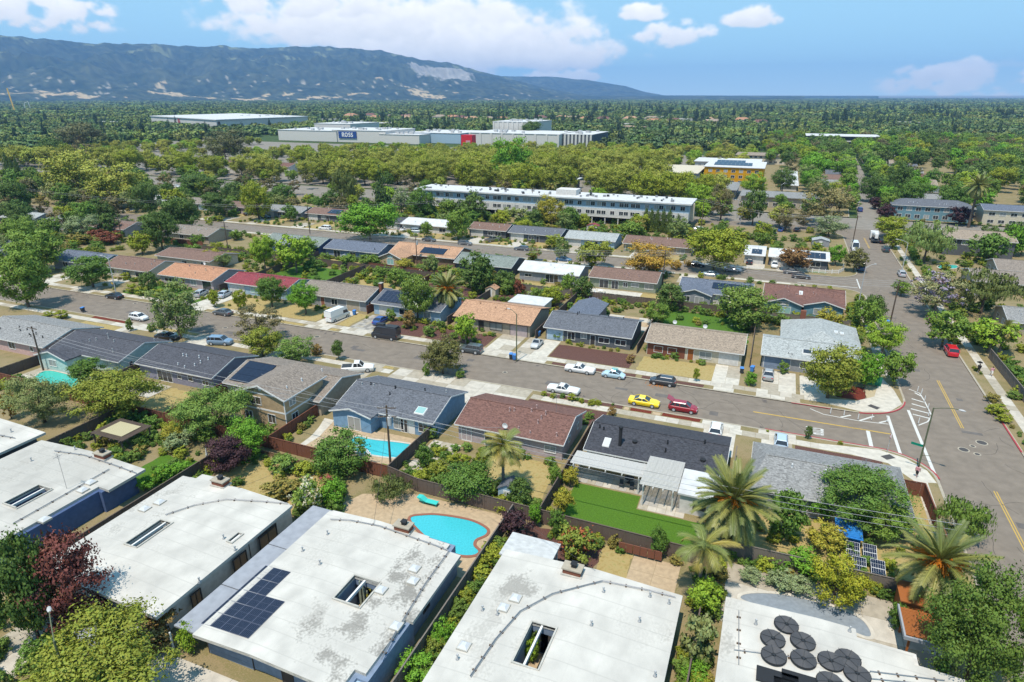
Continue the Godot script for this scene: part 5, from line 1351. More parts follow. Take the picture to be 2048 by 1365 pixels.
	# fences
	for f in [["left of the mint green house", [-118.0,-69,-118.0,-59.4], "fence_dark"],["between the mint green and lilac grey houses", [-98.2,-80,-98.2,-59], "fence_dark"],["between the lilac grey and tan houses", [-78.4,-78,-78.4,-58.8], "fence_red"],["between the tan house and the blue house pool", [-59.4,-80,-59.4,-58.9], "fence_red"],["between the blue house pool and the rosy house", [-40.4,-80,-40.4,-58.6], "fence_dark"],["between the rosy and black roofed houses", [-19.9,-80,-19.9,-57.2], "fence_dark"],["between the black roofed and corner houses", [-0.4,-80,-0.4,-58], "fence_grey"],
		["along the back of the mint and lilac grey yards", [-118,-59.2,-98.2,-59.0,-78.4,-58.8], "fence_red"],["along the back of the tan house yard", [-78.4,-58.8,-59.4,-58.9], "fence_red"],["behind the blue house pool", [-59.4,-58.9,-40.4,-58.6], "fence_red"],["behind the kidney shaped pool", [-40.4,-58.6,-35.6,-57.5,-19.9,-57.2], "fence_dark"],["below the bright green lawn", [-19.9,-57.2,-0.6,-56.8], "fence_dark"],["between kidney pool and mulch garden", [-22.9,-57,-22.9,-28], "fence_grey"],["right of the mildewed flat roof", [-1.4,-57,-1.4,-26], "fence_dark"],["behind the grey covered pool", [-0.6,-59.3,16.6,-59.5,18.6,-59.5], "fence_grey"],
		["round the corner house yard", [18.4,-79.2,21.0,-79.2,21.3,-68.4,21.3,-60.0], "fence_red"],["beside the navy walled flat house", [-86.0,-59,-86.0,-45,-86.0,-28], "fence_dark"],["between navy walled and clean white flat houses", [-63.0,-58.8,-63.0,-28], "fence_dark"],["behind the dry lawn above the clean white flat roof", [-63.0,-57.6,-46.0,-57.0], "fence_tan"]]:
		fence("%s wooden fence %s" % [{"fence_dark": "dark weathered","fence_red": "red brown","fence_grey": "grey weathered","fence_tan": "low tan"}[f[2]],f[0]],f[1],M[f[2]],0.5 if f[2] == "fence_tan" else 1.8)
	for f in [["behind the orange tan and red roofed yards", [-165,-146,-144,-145.6,-123,-145.4,-101.6,-144.6], "fence_dark"],["behind the taupe roofed yard", [-101.6,-144.6,-80,-144], "fence_dark"],["below the white patio furniture", [-42.4,-142.2,-22,-142.2], "fence_dark"],["behind the tan shingled house lawn", [-22,-142.2,-0.4,-142.0], "fence_dark"],["below the boulder yard", [-61,-142.4,-42.4,-142.2], "fence_grey"],["left of the slate blue roofed house", [-40.3,-142,-40.3,-112], "fence_dark"],["right of the slate blue roofed house", [-20.2,-142,-20.2,-112], "fence_dark"],["left of the pale roofed corner house", [-0.4,-142,-0.4,-113], "fence_dark"],["left of the orange shingled house", [-60.2,-142,-60.2,-113], "fence_dark"],["right of the taupe roofed house", [-80,-143,-80,-113], "fence_red"],
		["right of the red roofed house", [-101.4,-144,-101.4,-114], "fence_dark"],["right of the orange tan roofed house", [-123.2,-145,-123.2,-114], "fence_dark"],["between the charcoal and green grey roofed yards", [-123.8,-153,-123.8,-145.4], "fence_dark"],["between the charcoal and peach roofed yards", [-102.8,-154,-102.8,-144.8], "fence_dark"],["behind the peach roofed house", [-102.8,-146.6,-80,-146.0], "fence_red"],["behind the red shrubs at far left", [-190,-151,-166,-150], "fence_red"],["between the brown patio house and the solar roofed house", [-21.4,-152,-21.4,-142], "fence_grey"],["below the double gabled house", [-0.4,-141.8,17.6,-141.8], "fence_grey"],["behind the lime tree beside the garage house", [-20,-209,-1,-209], "fence_red"],["beside the right hand sidewalk", [40.0,-134,40.3,-110,40.2,-60], "fence_grey"],["round the small teal pool yard", [38.9,-186,54,-184], "fence_red"]]:
		fence("%s wooden fence %s" % [{"fence_dark": "dark","fence_red": "red brown","fence_grey": "grey"}[f[2]],f[0]],f[1],M[f[2]],1.8,0.22)
	# short red screen panel by the mulch garden
	var sp := thing("red_screen","low dark red board screen beside the flowering bush","screen", Vector3(-8.2, Y0,-55.6))
	for k in 6:
		b = MB.new(); b.bx(-10.4 + k * 0.75, Y0 + 0.3,-55.7,-9.7 + k * 0.75, Y0 + 1.35,-55.6); obj("board", b,M.fence_red,sp)
	for x in [-10.4,-8.2,-6.0]:
		b = MB.new(); b.bx(x - 0.05, Y0,-55.85,x + 0.05, Y0 + 1.4,-55.72); obj("post", b,M.fence_dark,sp)
	pw()

func pw() -> void:
	# white picket fence round the corner garden on the second street
	var h := thing("picket_fence","white picket fence curving round the corner garden","fence", Vector3(10, Y0,-188))
	var line := [Vector2(4.0,-188.8),Vector2(15.0,-188.9),Vector2(18.4,-190.2),Vector2(19.8,-193.5),Vector2(20.0,-199)]
	for k in line.size() - 1:
		var p: Vector2 = line[k]; var q: Vector2 = line[k + 1]
		var n := maxi(1,int(p.distance_to(q) / 1.4))
		for j in n:
			var a := p.lerp(q,float(j) / n); var c := p.lerp(q,float(j + 1) / n)
			var b := MB.new()
			for m in 6:
				var t := a.lerp(c,(m + 0.5) / 6.0); b.bc(Vector3(t.x, Y0 + 0.5,t.y),Vector3(0.11,1.0,0.03),atan2(-(q - p).y,(q - p).x))
			b.bar(Vector3(a.x, Y0 + 0.8,a.y),Vector3(c.x, Y0 + 0.8,c.y),0.05,0.08); b.bar(Vector3(a.x, Y0 + 0.3,a.y),Vector3(c.x, Y0 + 0.3,c.y),0.05,0.08)
			obj("panel", b,M.trim_white,h)
			b = MB.new(); b.bc(Vector3(a.x, Y0 + 0.58,a.y),Vector3(0.13,1.16,0.13)); obj("post", b,M.trim_white,h)

func h_trellis() -> void:
	var h := pergola("slatted_pergola","orange wood slatted pergola beside the lower right palm", 15.2,-54.6,18.4,-51.2,2.4,20,true,M.wood_orange,3,0.13)
	var b := MB.new(); b.bx(15.0,2.42,-51.05,18.6,2.75,-50.9); b.bx(14.85,2.42,-54.9,15.0,2.75,-50.9); obj("frame", b,M.panel_frame,h)
	var c := MB.new(); c.bx(15.2,2.5,-58.6,18.2,2.62,-55.6); c.bx(15.4, Y0,-58.4,18.0,2.5,-55.8)
	tag(obj("garden_shed", c,M.wood_orange), "small flat roofed garden shed behind the orange pergola","shed")

# ---- trees
var crowns := {}     # shape -> list of meshes of unit radius
var trunks := []
var leafm := {}

# kind -> [crown shape, leaf colour linear, blossom colour or null, share of blossoms]
const KINDS := {
	"mid": ["round", Color(0.105,0.165,0.035)], "dense": ["dense", Color(0.075,0.135,0.032)], "sage": ["open", Color(0.12,0.16,0.065)], "bronze": ["sparse", Color(0.12,0.105,0.065)], "limedark": ["round", Color(0.15,0.17,0.032)],
	"feather": ["open", Color(0.115,0.18,0.05)], "tanbush": ["bush", Color(0.19,0.125,0.06)], "dark": ["dense", Color(0.07,0.11,0.035)], "bronzegreen": ["dense", Color(0.095,0.095,0.04)], "ball": ["bush", Color(0.1,0.155,0.04)], "bright": ["round", Color(0.095,0.2,0.025)],
	"lime": ["round", Color(0.165,0.195,0.025)], "limeball": ["bush", Color(0.175,0.2,0.03)], "magnolia": ["dense", Color(0.1,0.15,0.035), Color(0.55,0.52,0.36),0.05], "lime2": ["round", Color(0.155,0.235,0.03)], "gold2": ["open", Color(0.22,0.2,0.035)],
	"redbush": ["bush", Color(0.13,0.045,0.035)], "whitebush": ["bush", Color(0.17,0.2,0.09), Color(0.6,0.58,0.5),0.3], "lavender": ["bush", Color(0.16,0.15,0.12), Color(0.28,0.2,0.45),0.5], "deep": ["dense", Color(0.06,0.1,0.03)], "redgreen": ["bush", Color(0.13,0.16,0.035), Color(0.36,0.1,0.04),0.22],
	"goldbush": ["open", Color(0.28,0.18,0.04)], "bronzered": ["round", Color(0.15,0.085,0.045)], "grey": ["open", Color(0.16,0.2,0.13)], "eucalypt": ["sparse", Color(0.17,0.15,0.085)], "spruce": ["weep", Color(0.12,0.17,0.065)], "plum": ["dense", Color(0.045,0.022,0.035)],
	"jaca": ["sparse", Color(0.18,0.18,0.11), Color(0.3,0.25,0.33),0.4], "cedar": ["weep", Color(0.085,0.105,0.04)], "olive": ["open", Color(0.15,0.175,0.085)], "willow": ["weep", Color(0.095,0.15,0.035)], "gold": ["open", Color(0.21,0.215,0.025)], "oleander": ["bush", Color(0.14,0.2,0.05), Color(0.68,0.64,0.46),0.45],
	"pinkbush": ["bush", Color(0.14,0.16,0.05), Color(0.55,0.16,0.14),0.55], "olivebush": ["bush", Color(0.17,0.145,0.05)], "redmaple": ["layer", Color(0.115,0.04,0.045)], "deepgreen": ["dense", Color(0.075,0.12,0.028)], "greybush": ["bush", Color(0.15,0.17,0.085)],
	"plane": ["round", Color(0.2,0.215,0.05)], "conifer": ["cone", Color(0.045,0.075,0.03)], "cypress": ["column", Color(0.06,0.09,0.03)], "eucadark": ["open", Color(0.1,0.105,0.065)],
}

func leaf(b: MB, p: Vector3,nn: Vector3,s: float,shade_n: Vector3,r: RandomNumberGenerator) -> void:
	# a small sprig: two bent faces
	var t := nn.cross(Vector3(r.randf_range(-1,1),r.randf_range(-1,1),r.randf_range(-1,1))).normalized()
	var w := nn.cross(t).normalized()
	t *= s; w *= s * 0.62
	var v := r.randf_range(0.72,1.22)
	b.col = Color(v * r.randf_range(0.86,1.16),v,v * r.randf_range(0.8,1.2))
	var k := b.vert(p - t,(shade_n * 0.5 + nn * 0.7).normalized()); b.vert(p + w - nn * s * 0.25,(shade_n * 0.5 + nn * 0.6 + w.normalized() * 0.35).normalized()); b.vert(p + t,(shade_n * 0.5 + nn * 0.7).normalized()); b.vert(p - w - nn * s * 0.25,(shade_n * 0.5 + nn * 0.6 - w.normalized() * 0.35).normalized())
	b.i.append_array([k,k + 1,k + 2,k,k + 2,k + 3])

func crown_mesh(shape: String,sd: int,leaves: int,size: float) -> ArrayMesh:
	var r := RandomNumberGenerator.new()
	r.seed = sd
	var b := MB.new()
	var lobes := []   # [centre,radius]
	match shape:
		"cone":
			for k in 15:
				var y := -1.0 + 2.0 * k / 14.0
				var rad := (1.0 - (y + 1.0) / 2.0) * 0.95 + 0.04
				var n := maxi(1,int(rad * 8))
				for j in n:
					var a := TAU * (j + r.randf()) / n
					lobes.append([Vector3(cos(a) * rad * 0.62,y,sin(a) * rad * 0.62),Vector3(rad * 0.5 + 0.04,0.1,rad * 0.5 + 0.04)])
		"column":
			for k in 12:
				var y := -1.0 + 2.0 * k / 11.0
				var rad := 0.9 * sqrt(maxf(0.05,1.0 - pow(maxf(0.0,y),2.2))) 
				lobes.append([Vector3(r.randf_range(-0.1,0.1),y * 0.95,r.randf_range(-0.1,0.1)),Vector3(rad,0.16,rad)])
		"weep":
			for k in 46:
				var d := Vector3(r.randfn(),r.randfn() * 0.8 + 0.1,r.randfn()).normalized()
				var rr := pow(r.randf(),0.4)
				var p := d * rr * Vector3(0.8,0.78,0.8)
				lobes.append([p,Vector3(0.24,0.13,0.24) * r.randf_range(0.8,1.3)])
		"layer":
			for k in 36:
				var a := r.randf() * TAU; var rr := sqrt(r.randf()) * 0.8
				var y := r.randf_range(-0.85,0.85)
				rr *= sqrt(maxf(0.1,1.0 - y * y * 0.8))
				lobes.append([Vector3(cos(a) * rr,y,sin(a) * rr),Vector3(0.33,0.12,0.33) * r.randf_range(0.7,1.25)])
		_:
			var n: int = {"round": 80, "dense": 92, "open": 66, "sparse": 46, "bush": 44}.get(shape,80)
			var wob := FastNoiseLite.new(); wob.seed = sd; wob.frequency = 1.1
			for k in n:
				var d := Vector3(r.randfn(),r.randfn() * 0.9 + 0.1,r.randfn()).normalized()
				var rr: float = pow(r.randf(),0.3) * (0.86 + 0.34 * wob.get_noise_3dv(d))
				var rad := r.randf_range(0.12,0.27) * (0.8 if shape == "sparse" else 1.0)
				var p := d * rr
				if p.y < -0.8: p.y *= 0.8
				lobes.append([p,Vector3(rad,rad * 0.75,rad)])
	var area := 0.0
	for l in lobes: area += l[1].x * l[1].x
	for l in lobes:
		var c: Vector3 = l[0]; var rd: Vector3 = l[1]
		var m := int(leaves * rd.x * rd.x / area)
		for k in m:
			var d := Vector3(r.randfn(),r.randfn(),r.randfn()).normalized()
			if d.y < -0.3 and r.randf() < 0.5: d.y = -d.y
			var q := c + d * rd * minf(absf(r.randfn()) * 0.75,1.7)
			var nn := (d + Vector3(r.randfn(),r.randfn(),r.randfn()) * 0.45).normalized()
			if shape == "weep": nn = (Vector3(d.x,d.y * 0.3,d.z) + Vector3(r.randfn(),r.randfn() * 0.3,r.randfn()) * 0.3).normalized()
			var sn := (d * 0.7 + q.normalized() * 0.6).normalized()
			leaf(b,q,nn,size * r.randf_range(0.7,1.35),sn,r)
			if shape == "weep":
				for j in 2: leaf(b,q - Vector3(0,(j + 1) * size * 1.1,0),nn,size * 0.8,sn,r)
	return b.mesh()

func trunk_mesh(sd: int) -> ArrayMesh:   # height 1 to the crown's middle,limbs spread to radius 0.6
	var r := RandomNumberGenerator.new()
	r.seed = sd
	var b := MB.new()
	b.tube(Vector3(0,-0.05,0),Vector3(0.01,0.3,0.0),0.075,0.05,7,false)
	b.tube(Vector3(0.01,0.3,0.0),Vector3(0.03,0.62,-0.02),0.05,0.04,7,false)
	b.tube(Vector3(0.03,0.62,-0.02),Vector3(0,1.25,0),0.04,0.01,6,false)
	for k in 6:
		var a := TAU * (k + r.randf() * 0.6) / 6
		var y0 := r.randf_range(0.38,0.7)
		var mid := Vector3(cos(a) * 0.2,y0 + 0.22,sin(a) * 0.2)
		var end := Vector3(cos(a) * r.randf_range(0.4,0.62),r.randf_range(0.95,1.25),sin(a) * r.randf_range(0.4,0.62))
		b.tube(Vector3(0.02,y0,-0.01),mid,0.03,0.022,5,false)
		b.tube(mid,end,0.022,0.006,5,false)
	return b.mesh()

func leaf_mat(kind: String) -> StandardMaterial3D:
	if not leafm.has(kind):
		var c: Color = KINDS[kind][1]
		var m := StandardMaterial3D.new()
		m.resource_name = "leaves_" + kind
		m.albedo_color = Color(c.r * 1.6,c.g * 1.56,c.b * 1.12).linear_to_srgb()
		m.vertex_color_use_as_albedo = true
		m.roughness = 0.6
		m.metallic_specular = 0.3
		m.backlight_enabled = true
		m.backlight = Color(0.35,0.4,0.2)
		leafm[kind] = m
	return leafm[kind]

func crown_of(shape: String,big: int,k: int) -> ArrayMesh:
	var key: String = shape + ["","_fine","_finest"][big]
	if not crowns.has(key):
		crowns[key] = []
		for j in (1 if big == 2 else 3 if shape in ["round","dense","open","bush","sparse"] else 2):
			var n: int = {"sparse": 2600, "open": 4200, "bush": 3600, "weep": 1500, "column": 3200, "cone": 4200, "layer": 4600}.get(shape,5200)
			var s: float = {"sparse": 0.06, "open": 0.06, "column": 0.09, "cone": 0.07, "weep": 0.06, "bush": 0.085}.get(shape,0.066)
			if big == 1: n = int(n * 3.2); s *= 0.56
			if big == 2: n = int(n * 7.0); s *= 0.37
			crowns[key].append(crown_mesh(shape,100 + j * 7 + shape.hash() % 50,n,s))
	var l: Array = crowns[key]
	return l[k % l.size()]

func tree(x: float,z: float,hc: float,rh: float,rv: float,kind: String,label: String,group := "trees and shrubs of the yards and streets") -> Node3D:
	var d: Array = KINDS[kind]
	var shape: String = d[0]
	var shrub := hc + rv < 2.4
	var small := "shrub" if "shrub" in label or "bush" in label else "tree"
	var h := thing("flowering_bush" if d.size() > 2 and small == "shrub" else small,label,small,Vector3(x, Y0,z),0,group)
	var k := rng.randi()
	var yaw := rng.randf() * TAU
	var ch := hc - Y0
	var tr := Transform3D(Basis(Vector3.UP, yaw) * Basis.from_scale(Vector3(rh,rv,rh * rng.randf_range(0.92,1.08))),Vector3(0,ch,0))
	use("crown", crown_of(shape,2 if rh > 3.6 and z > -72.0 else (1 if (rh > 2.6 and z > -135.0) or rh > 5.2 else 0),k),leaf_mat(kind),h,tr)
	if d.size() > 2:
		if not crowns.has("bloom%d" % int(d[3] * 100)): crowns["bloom%d" % int(d[3] * 100)] = crown_mesh(shape,333,int(2600 * d[3]),0.05)
		var m := leaf_mat(kind).duplicate() as StandardMaterial3D
		if leafm.has(kind + "_bloom"): m = leafm[kind + "_bloom"]
		else:
			m.albedo_color = (d[2] as Color).linear_to_srgb(); leafm[kind + "_bloom"] = m
		use("blossoms", crowns["bloom%d" % int(d[3] * 100)],m,h, Transform3D(tr.basis.scaled(Vector3(1.03,1.03,1.03)),tr.origin))
	if trunks.is_empty():
		for j in 3: trunks.append(trunk_mesh(50 + j))
	var th := maxf(0.4,ch)
	var tw := clampf(rh * 0.85,0.5,5.5)
	use("trunk", trunks[k % 3],M.trunk_grey if kind in ["plane","lime2","eucalypt","jaca"] else M.trunk,h, Transform3D(Basis(Vector3.UP, yaw) * Basis.from_scale(Vector3(tw,th,tw)),Vector3.ZERO))
	return h

func build_trees() -> void:
	rng.seed = 7
	for t in TREES:
		var look: String = LOOKS[t[5]]
		if t[7]: look = look.replace("tree","shrub")
		tree(t[0],t[1],t[2],t[3],t[4],t[5], "%s%s %s the %s" % [ORDER[t[6]],look, WHERE[t[8]], LANDMARKS[t[9]]])
	for q in [[-73.94,-38.42,1.0, "bright","bright green plant filling the navy walled house atrium"],[-56.94,-37.43,0.9, "bright","green plant in the clean white flat house atrium"],[-14.07,-39.10,0.8, "lime2","leafy potted plant in the mildewed flat house atrium"],[-14.08,-39.85,0.5, "ball","taller round plant in the mildewed flat house atrium"],[-29.98,-39.32,0.6, "gold2","yellow green plant in the stained flat house atrium"]]:
		tree(q[0],q[1],1.4,q[2],1.3,q[3],(q[4] as String).replace("plant","bush"))
	var ca := thing("column_cactus","pale column cactus in the stained flat house atrium","cactus", Vector3(-30.67, Y0 + 0.03,-39.04))
	for k in 5:
		var cb := MB.new(); var cp := Vector3(-0.4 + k * 0.2,0,0.15 * (k % 2)); cb.tube(cp,cp + Vector3(0,2.0 + 0.35 * ((k * 3) % 4),0),0.09,0.085,8); cb.ball(cp + Vector3(0,2.0 + 0.35 * ((k * 3) % 4),0),Vector3(0.085,0.1,0.085),4,8); part("stem", cb,M.wall_sage,ca)
	palms()

# ---- palms
func frond_mesh(sd: int,len: float,leaflets: int,droop: float,lw: float,ll: float,vee: float) -> ArrayMesh:
	# along +z, starting level; tip hangs
	var r := RandomNumberGenerator.new()
	r.seed = sd
	var b := MB.new()
	var p := Vector3.ZERO
	var ang := 0.0
	var n := 12
	var pts := [p]; var dirs := []
	for k in n:
		ang -= droop / n * (0.4 + 1.2 * k / n)
		var d := Vector3(0,sin(ang),cos(ang))
		dirs.append(d)
		p += d * len / n
		pts.append(p)
	for k in n:
		b.col = Color(1.15,1.05,0.8)
		b.tube(pts[k],pts[k + 1],lerpf(0.05,0.012,float(k) / n),lerpf(0.05,0.012,float(k + 1) / n),4,false)
	for k in leaflets:
		var t := 0.12 + 0.88 * (k + 0.5) / leaflets
		var f := t * n
		var i: int = mini(int(f),n - 1)
		var q: Vector3 = pts[i].lerp(pts[i + 1],f - i)
		var d: Vector3 = dirs[i]
		var up := Vector3.RIGHT.cross(d) * -1.0
		var l := ll * (0.55 + 0.9 * sin(PI * (0.15 + 0.8 * t))) * r.randf_range(0.85,1.1)
		for s in [-1.0,1.0]:
			var side := (Vector3(s,0,0) + d * 0.75 + up * vee + Vector3(0,r.randf_range(-0.12,0.12),0)).normalized()
			var v := r.randf_range(0.8,1.2)
			b.col = Color(v * 1.03,v,v * 0.9)
			var e := q + side * l - Vector3(0,l * 0.28,0)
			var w := d * lw
			var mid := q.lerp(e,0.5) + Vector3(0,l * 0.09,0)
			if (w.cross(mid - q)).y < 0: w = -w
			b.tri(q - w * 0.5,q + w * 0.5,mid + w * 0.5); b.tri(q - w * 0.5,mid + w * 0.5,mid - w * 0.5); b.tri(mid - w * 0.5,mid + w * 0.5,e)
	return b.mesh()

func palm(label: String,x: float,z: float,hc: float,len: float,fronds: int,style: String,dates := true) -> void:
	var h := thing("palm_tree", label, "palm", Vector3(x, Y0,z),0, "palm trees")
	var r := RandomNumberGenerator.new()
	r.seed = int(absf(x * 13 + z * 7))
	var th := hc - Y0
	var b := MB.new()
	var tw := 0.36 if style == "date" else 0.17
	var segs := int(th / 0.3)
	for k in segs:
		var y0 := th * k / segs; var y1 := th * (k + 1) / segs
		var w0 := tw * (1.25 - 0.3 * minf(1.0,float(k) / segs * 2.0))
		b.tube(Vector3(0,y0,0),Vector3(0,y1,0),w0,w0 * 1.14,9,false)
	part("trunk", b,M.trunk if style == "date" else M.trunk_grey,h)
	var mats := []
	if not leafm.has("frond_" + style):
		for c in ([Color(0.19,0.2,0.05), Color(0.25,0.24,0.07), Color(0.13,0.16,0.045)] if style == "date" else [Color(0.24,0.23,0.05), Color(0.31,0.25,0.055), Color(0.17,0.2,0.05)]):
			var m := StandardMaterial3D.new()
			m.resource_name = "fronds"; m.albedo_color = (c as Color).linear_to_srgb(); m.vertex_color_use_as_albedo = true; m.roughness = 0.5
			m.backlight_enabled = true; m.backlight = Color(0.3,0.32,0.15)
			mats.append(m)
		leafm["frond_" + style] = mats
		crowns["frond_" + style] = []
		for k in 4:
			crowns["frond_" + style].append(frond_mesh(60 + k,1.0,62,[0.5,0.9,1.25,1.6][k] if style == "date" else [0.9,1.3,1.8,2.2][k],0.012,0.12 if style == "date" else 0.2,0.35 if style == "date" else 0.05))
	mats = leafm["frond_" + style]
	for k in fronds:
		var t := (k + 0.5) / fronds                       # 0 upright heart,1 hanging skirt
		var yaw := k * 2.39996 + r.randf_range(-0.15,0.15)
		var pitch := lerpf(1.35,-0.95 if style == "date" else -0.35,pow(t,0.8)) + r.randf_range(-0.1,0.1)
		var fl: Array = crowns["frond_" + style]
		var mesh: Mesh = fl[clampi(int(t * 4 + r.randf_range(-0.5,0.5)),0,3) if style == "date" else r.randi() % 4]
		var bs := Basis(Vector3.UP, yaw) * Basis(Vector3.RIGHT, -pitch) * Basis(Vector3.FORWARD, r.randf_range(-0.25,0.25))
		var l := len * r.randf_range(0.85,1.08)
		use("frond", mesh,mats[r.randi() % 3],h, Transform3D(bs.scaled(Vector3.ONE) * Basis.from_scale(Vector3(l,l,l)),Vector3(0,th + 0.1 * (1.0 - t),0)))
	if dates:
		for k in 11:
			var a := TAU * k / 11 + 0.4
			var db := MB.new()
			for j in 26:
				var e := Vector3(cos(a),0,sin(a)) * r.randf_range(1.1,2.0) + Vector3(r.randf_range(-0.5,0.5),r.randf_range(-0.35,0.75),r.randf_range(-0.5,0.5))
				db.bar(Vector3(cos(a) * 0.6,0.7,sin(a) * 0.6),e,0.08,0.08)
			use("date_cluster", db.mesh(),M.flower_orange,h, Transform3D(Basis.IDENTITY, Vector3(0,th + 0.25,0)))

func palms() -> void:
	palm("large feathery date palm with orange fruit beside the black roofed house", 0.15,-60.46,6.0,4.6,120, "date")
	palm("date palm with orange fruit beside the ground solar panels", 18.12,-58.32,5.5,4.5,76, "date")
	palm("arching yellow green queen palm in front of the big date palm", -1.87,-51.76,6.2,3.1,18, "queen", false)
	palm("shaggy queen palm in front of the red brown roof", -25.79,-61.01,6.5,3.0,34, "queen", false)
	palm("date palm standing beside the orange shingled house", -63.10,-118.58,6.0,4.4,84, "date")
	palm("tall thin date palm beyond the cross street at right", 66.50,-279.98,15.0,5.4,56, "date", false)
	palm("small palm in front of the apartment block", -127.01,-228.43,6.0,3.2,24, "queen", false)
	palm("slim palm behind the right yard at the picture edge", 42.19,-136.75,5.0,2.6,22, "queen", false)
	var pk := 0
	for q in [[-67.01,-445.98],[-39.68,-518.79],[-52.61,-1087.99],[68.25,-866.00],[171.61,-784.20],[-31.31,-665.28]]:
		pk += 1
		palm("%s distant slim palm from the left over the far right trees" % nth(pk - 1),q[0],q[1],13.0,3.6,26, "queen", false)
	palm("palm beside the long white apartment roof", -96.88,-289.90,6.0,3.4,24, "queen", false)

# ---- vehicles
var car_meshes := {}
var car_mats := {}

const CARS := {   # length,width,height,belt,cabin foot front/rear,roof front/rear (from the middle,front is +x),nose height,tail height,wheel radius,wheelbase half
	"sedan": [4.7,1.8,1.44,0.95,1.05,-1.75,0.35,-1.05,0.72,0.92,0.33,1.38], "coupe": [4.8,1.86,1.36,0.94,0.95,-1.6,0.2,-0.85,0.7,0.98,0.34,1.4], "hatch": [4.3,1.78,1.5,0.98,1.15,-2.0,0.45,-1.6,0.75,1.0,0.32,1.3],
	"suv": [4.7,1.88,1.7,1.08,1.2,-2.2,0.55,-1.95,0.88,1.06,0.37,1.38], "wagon": [4.75,1.8,1.5,0.98,1.1,-2.2,0.4,-1.9,0.74,0.98,0.33,1.4], "classic": [5.3,1.95,1.38,0.92,0.75,-1.1,0.2,-0.65,0.82,0.86,0.35,1.5], "rounded": [4.05,1.56,1.48,0.92,0.75,-1.25,0.35,-0.35,0.62,0.6,0.32,1.2],
	"boxy": [4.5,1.82,1.72,1.1,0.85,-2.15,0.45,-2.08,0.98,1.08,0.4,1.3], "pickup": [5.6,1.95,1.8,1.1,1.05,-0.7,0.45,-0.55,0.95,1.08,0.4,1.75], "van": [5.9,2.02,2.62,1.25,2.35,-2.92,1.55,-2.88,1.0,1.25,0.36,1.85],
}

func paint(color: Color) -> StandardMaterial3D:
	var key := color.to_html()
	if not car_mats.has(key):
		var m := StandardMaterial3D.new()
		m.resource_name = "car_paint"; m.albedo_color = color.linear_to_srgb(); m.roughness = 0.35
		m.clearcoat_enabled = true; m.clearcoat = 0.8; m.clearcoat_roughness = 0.08
		car_mats[key] = m
	return car_mats[key]

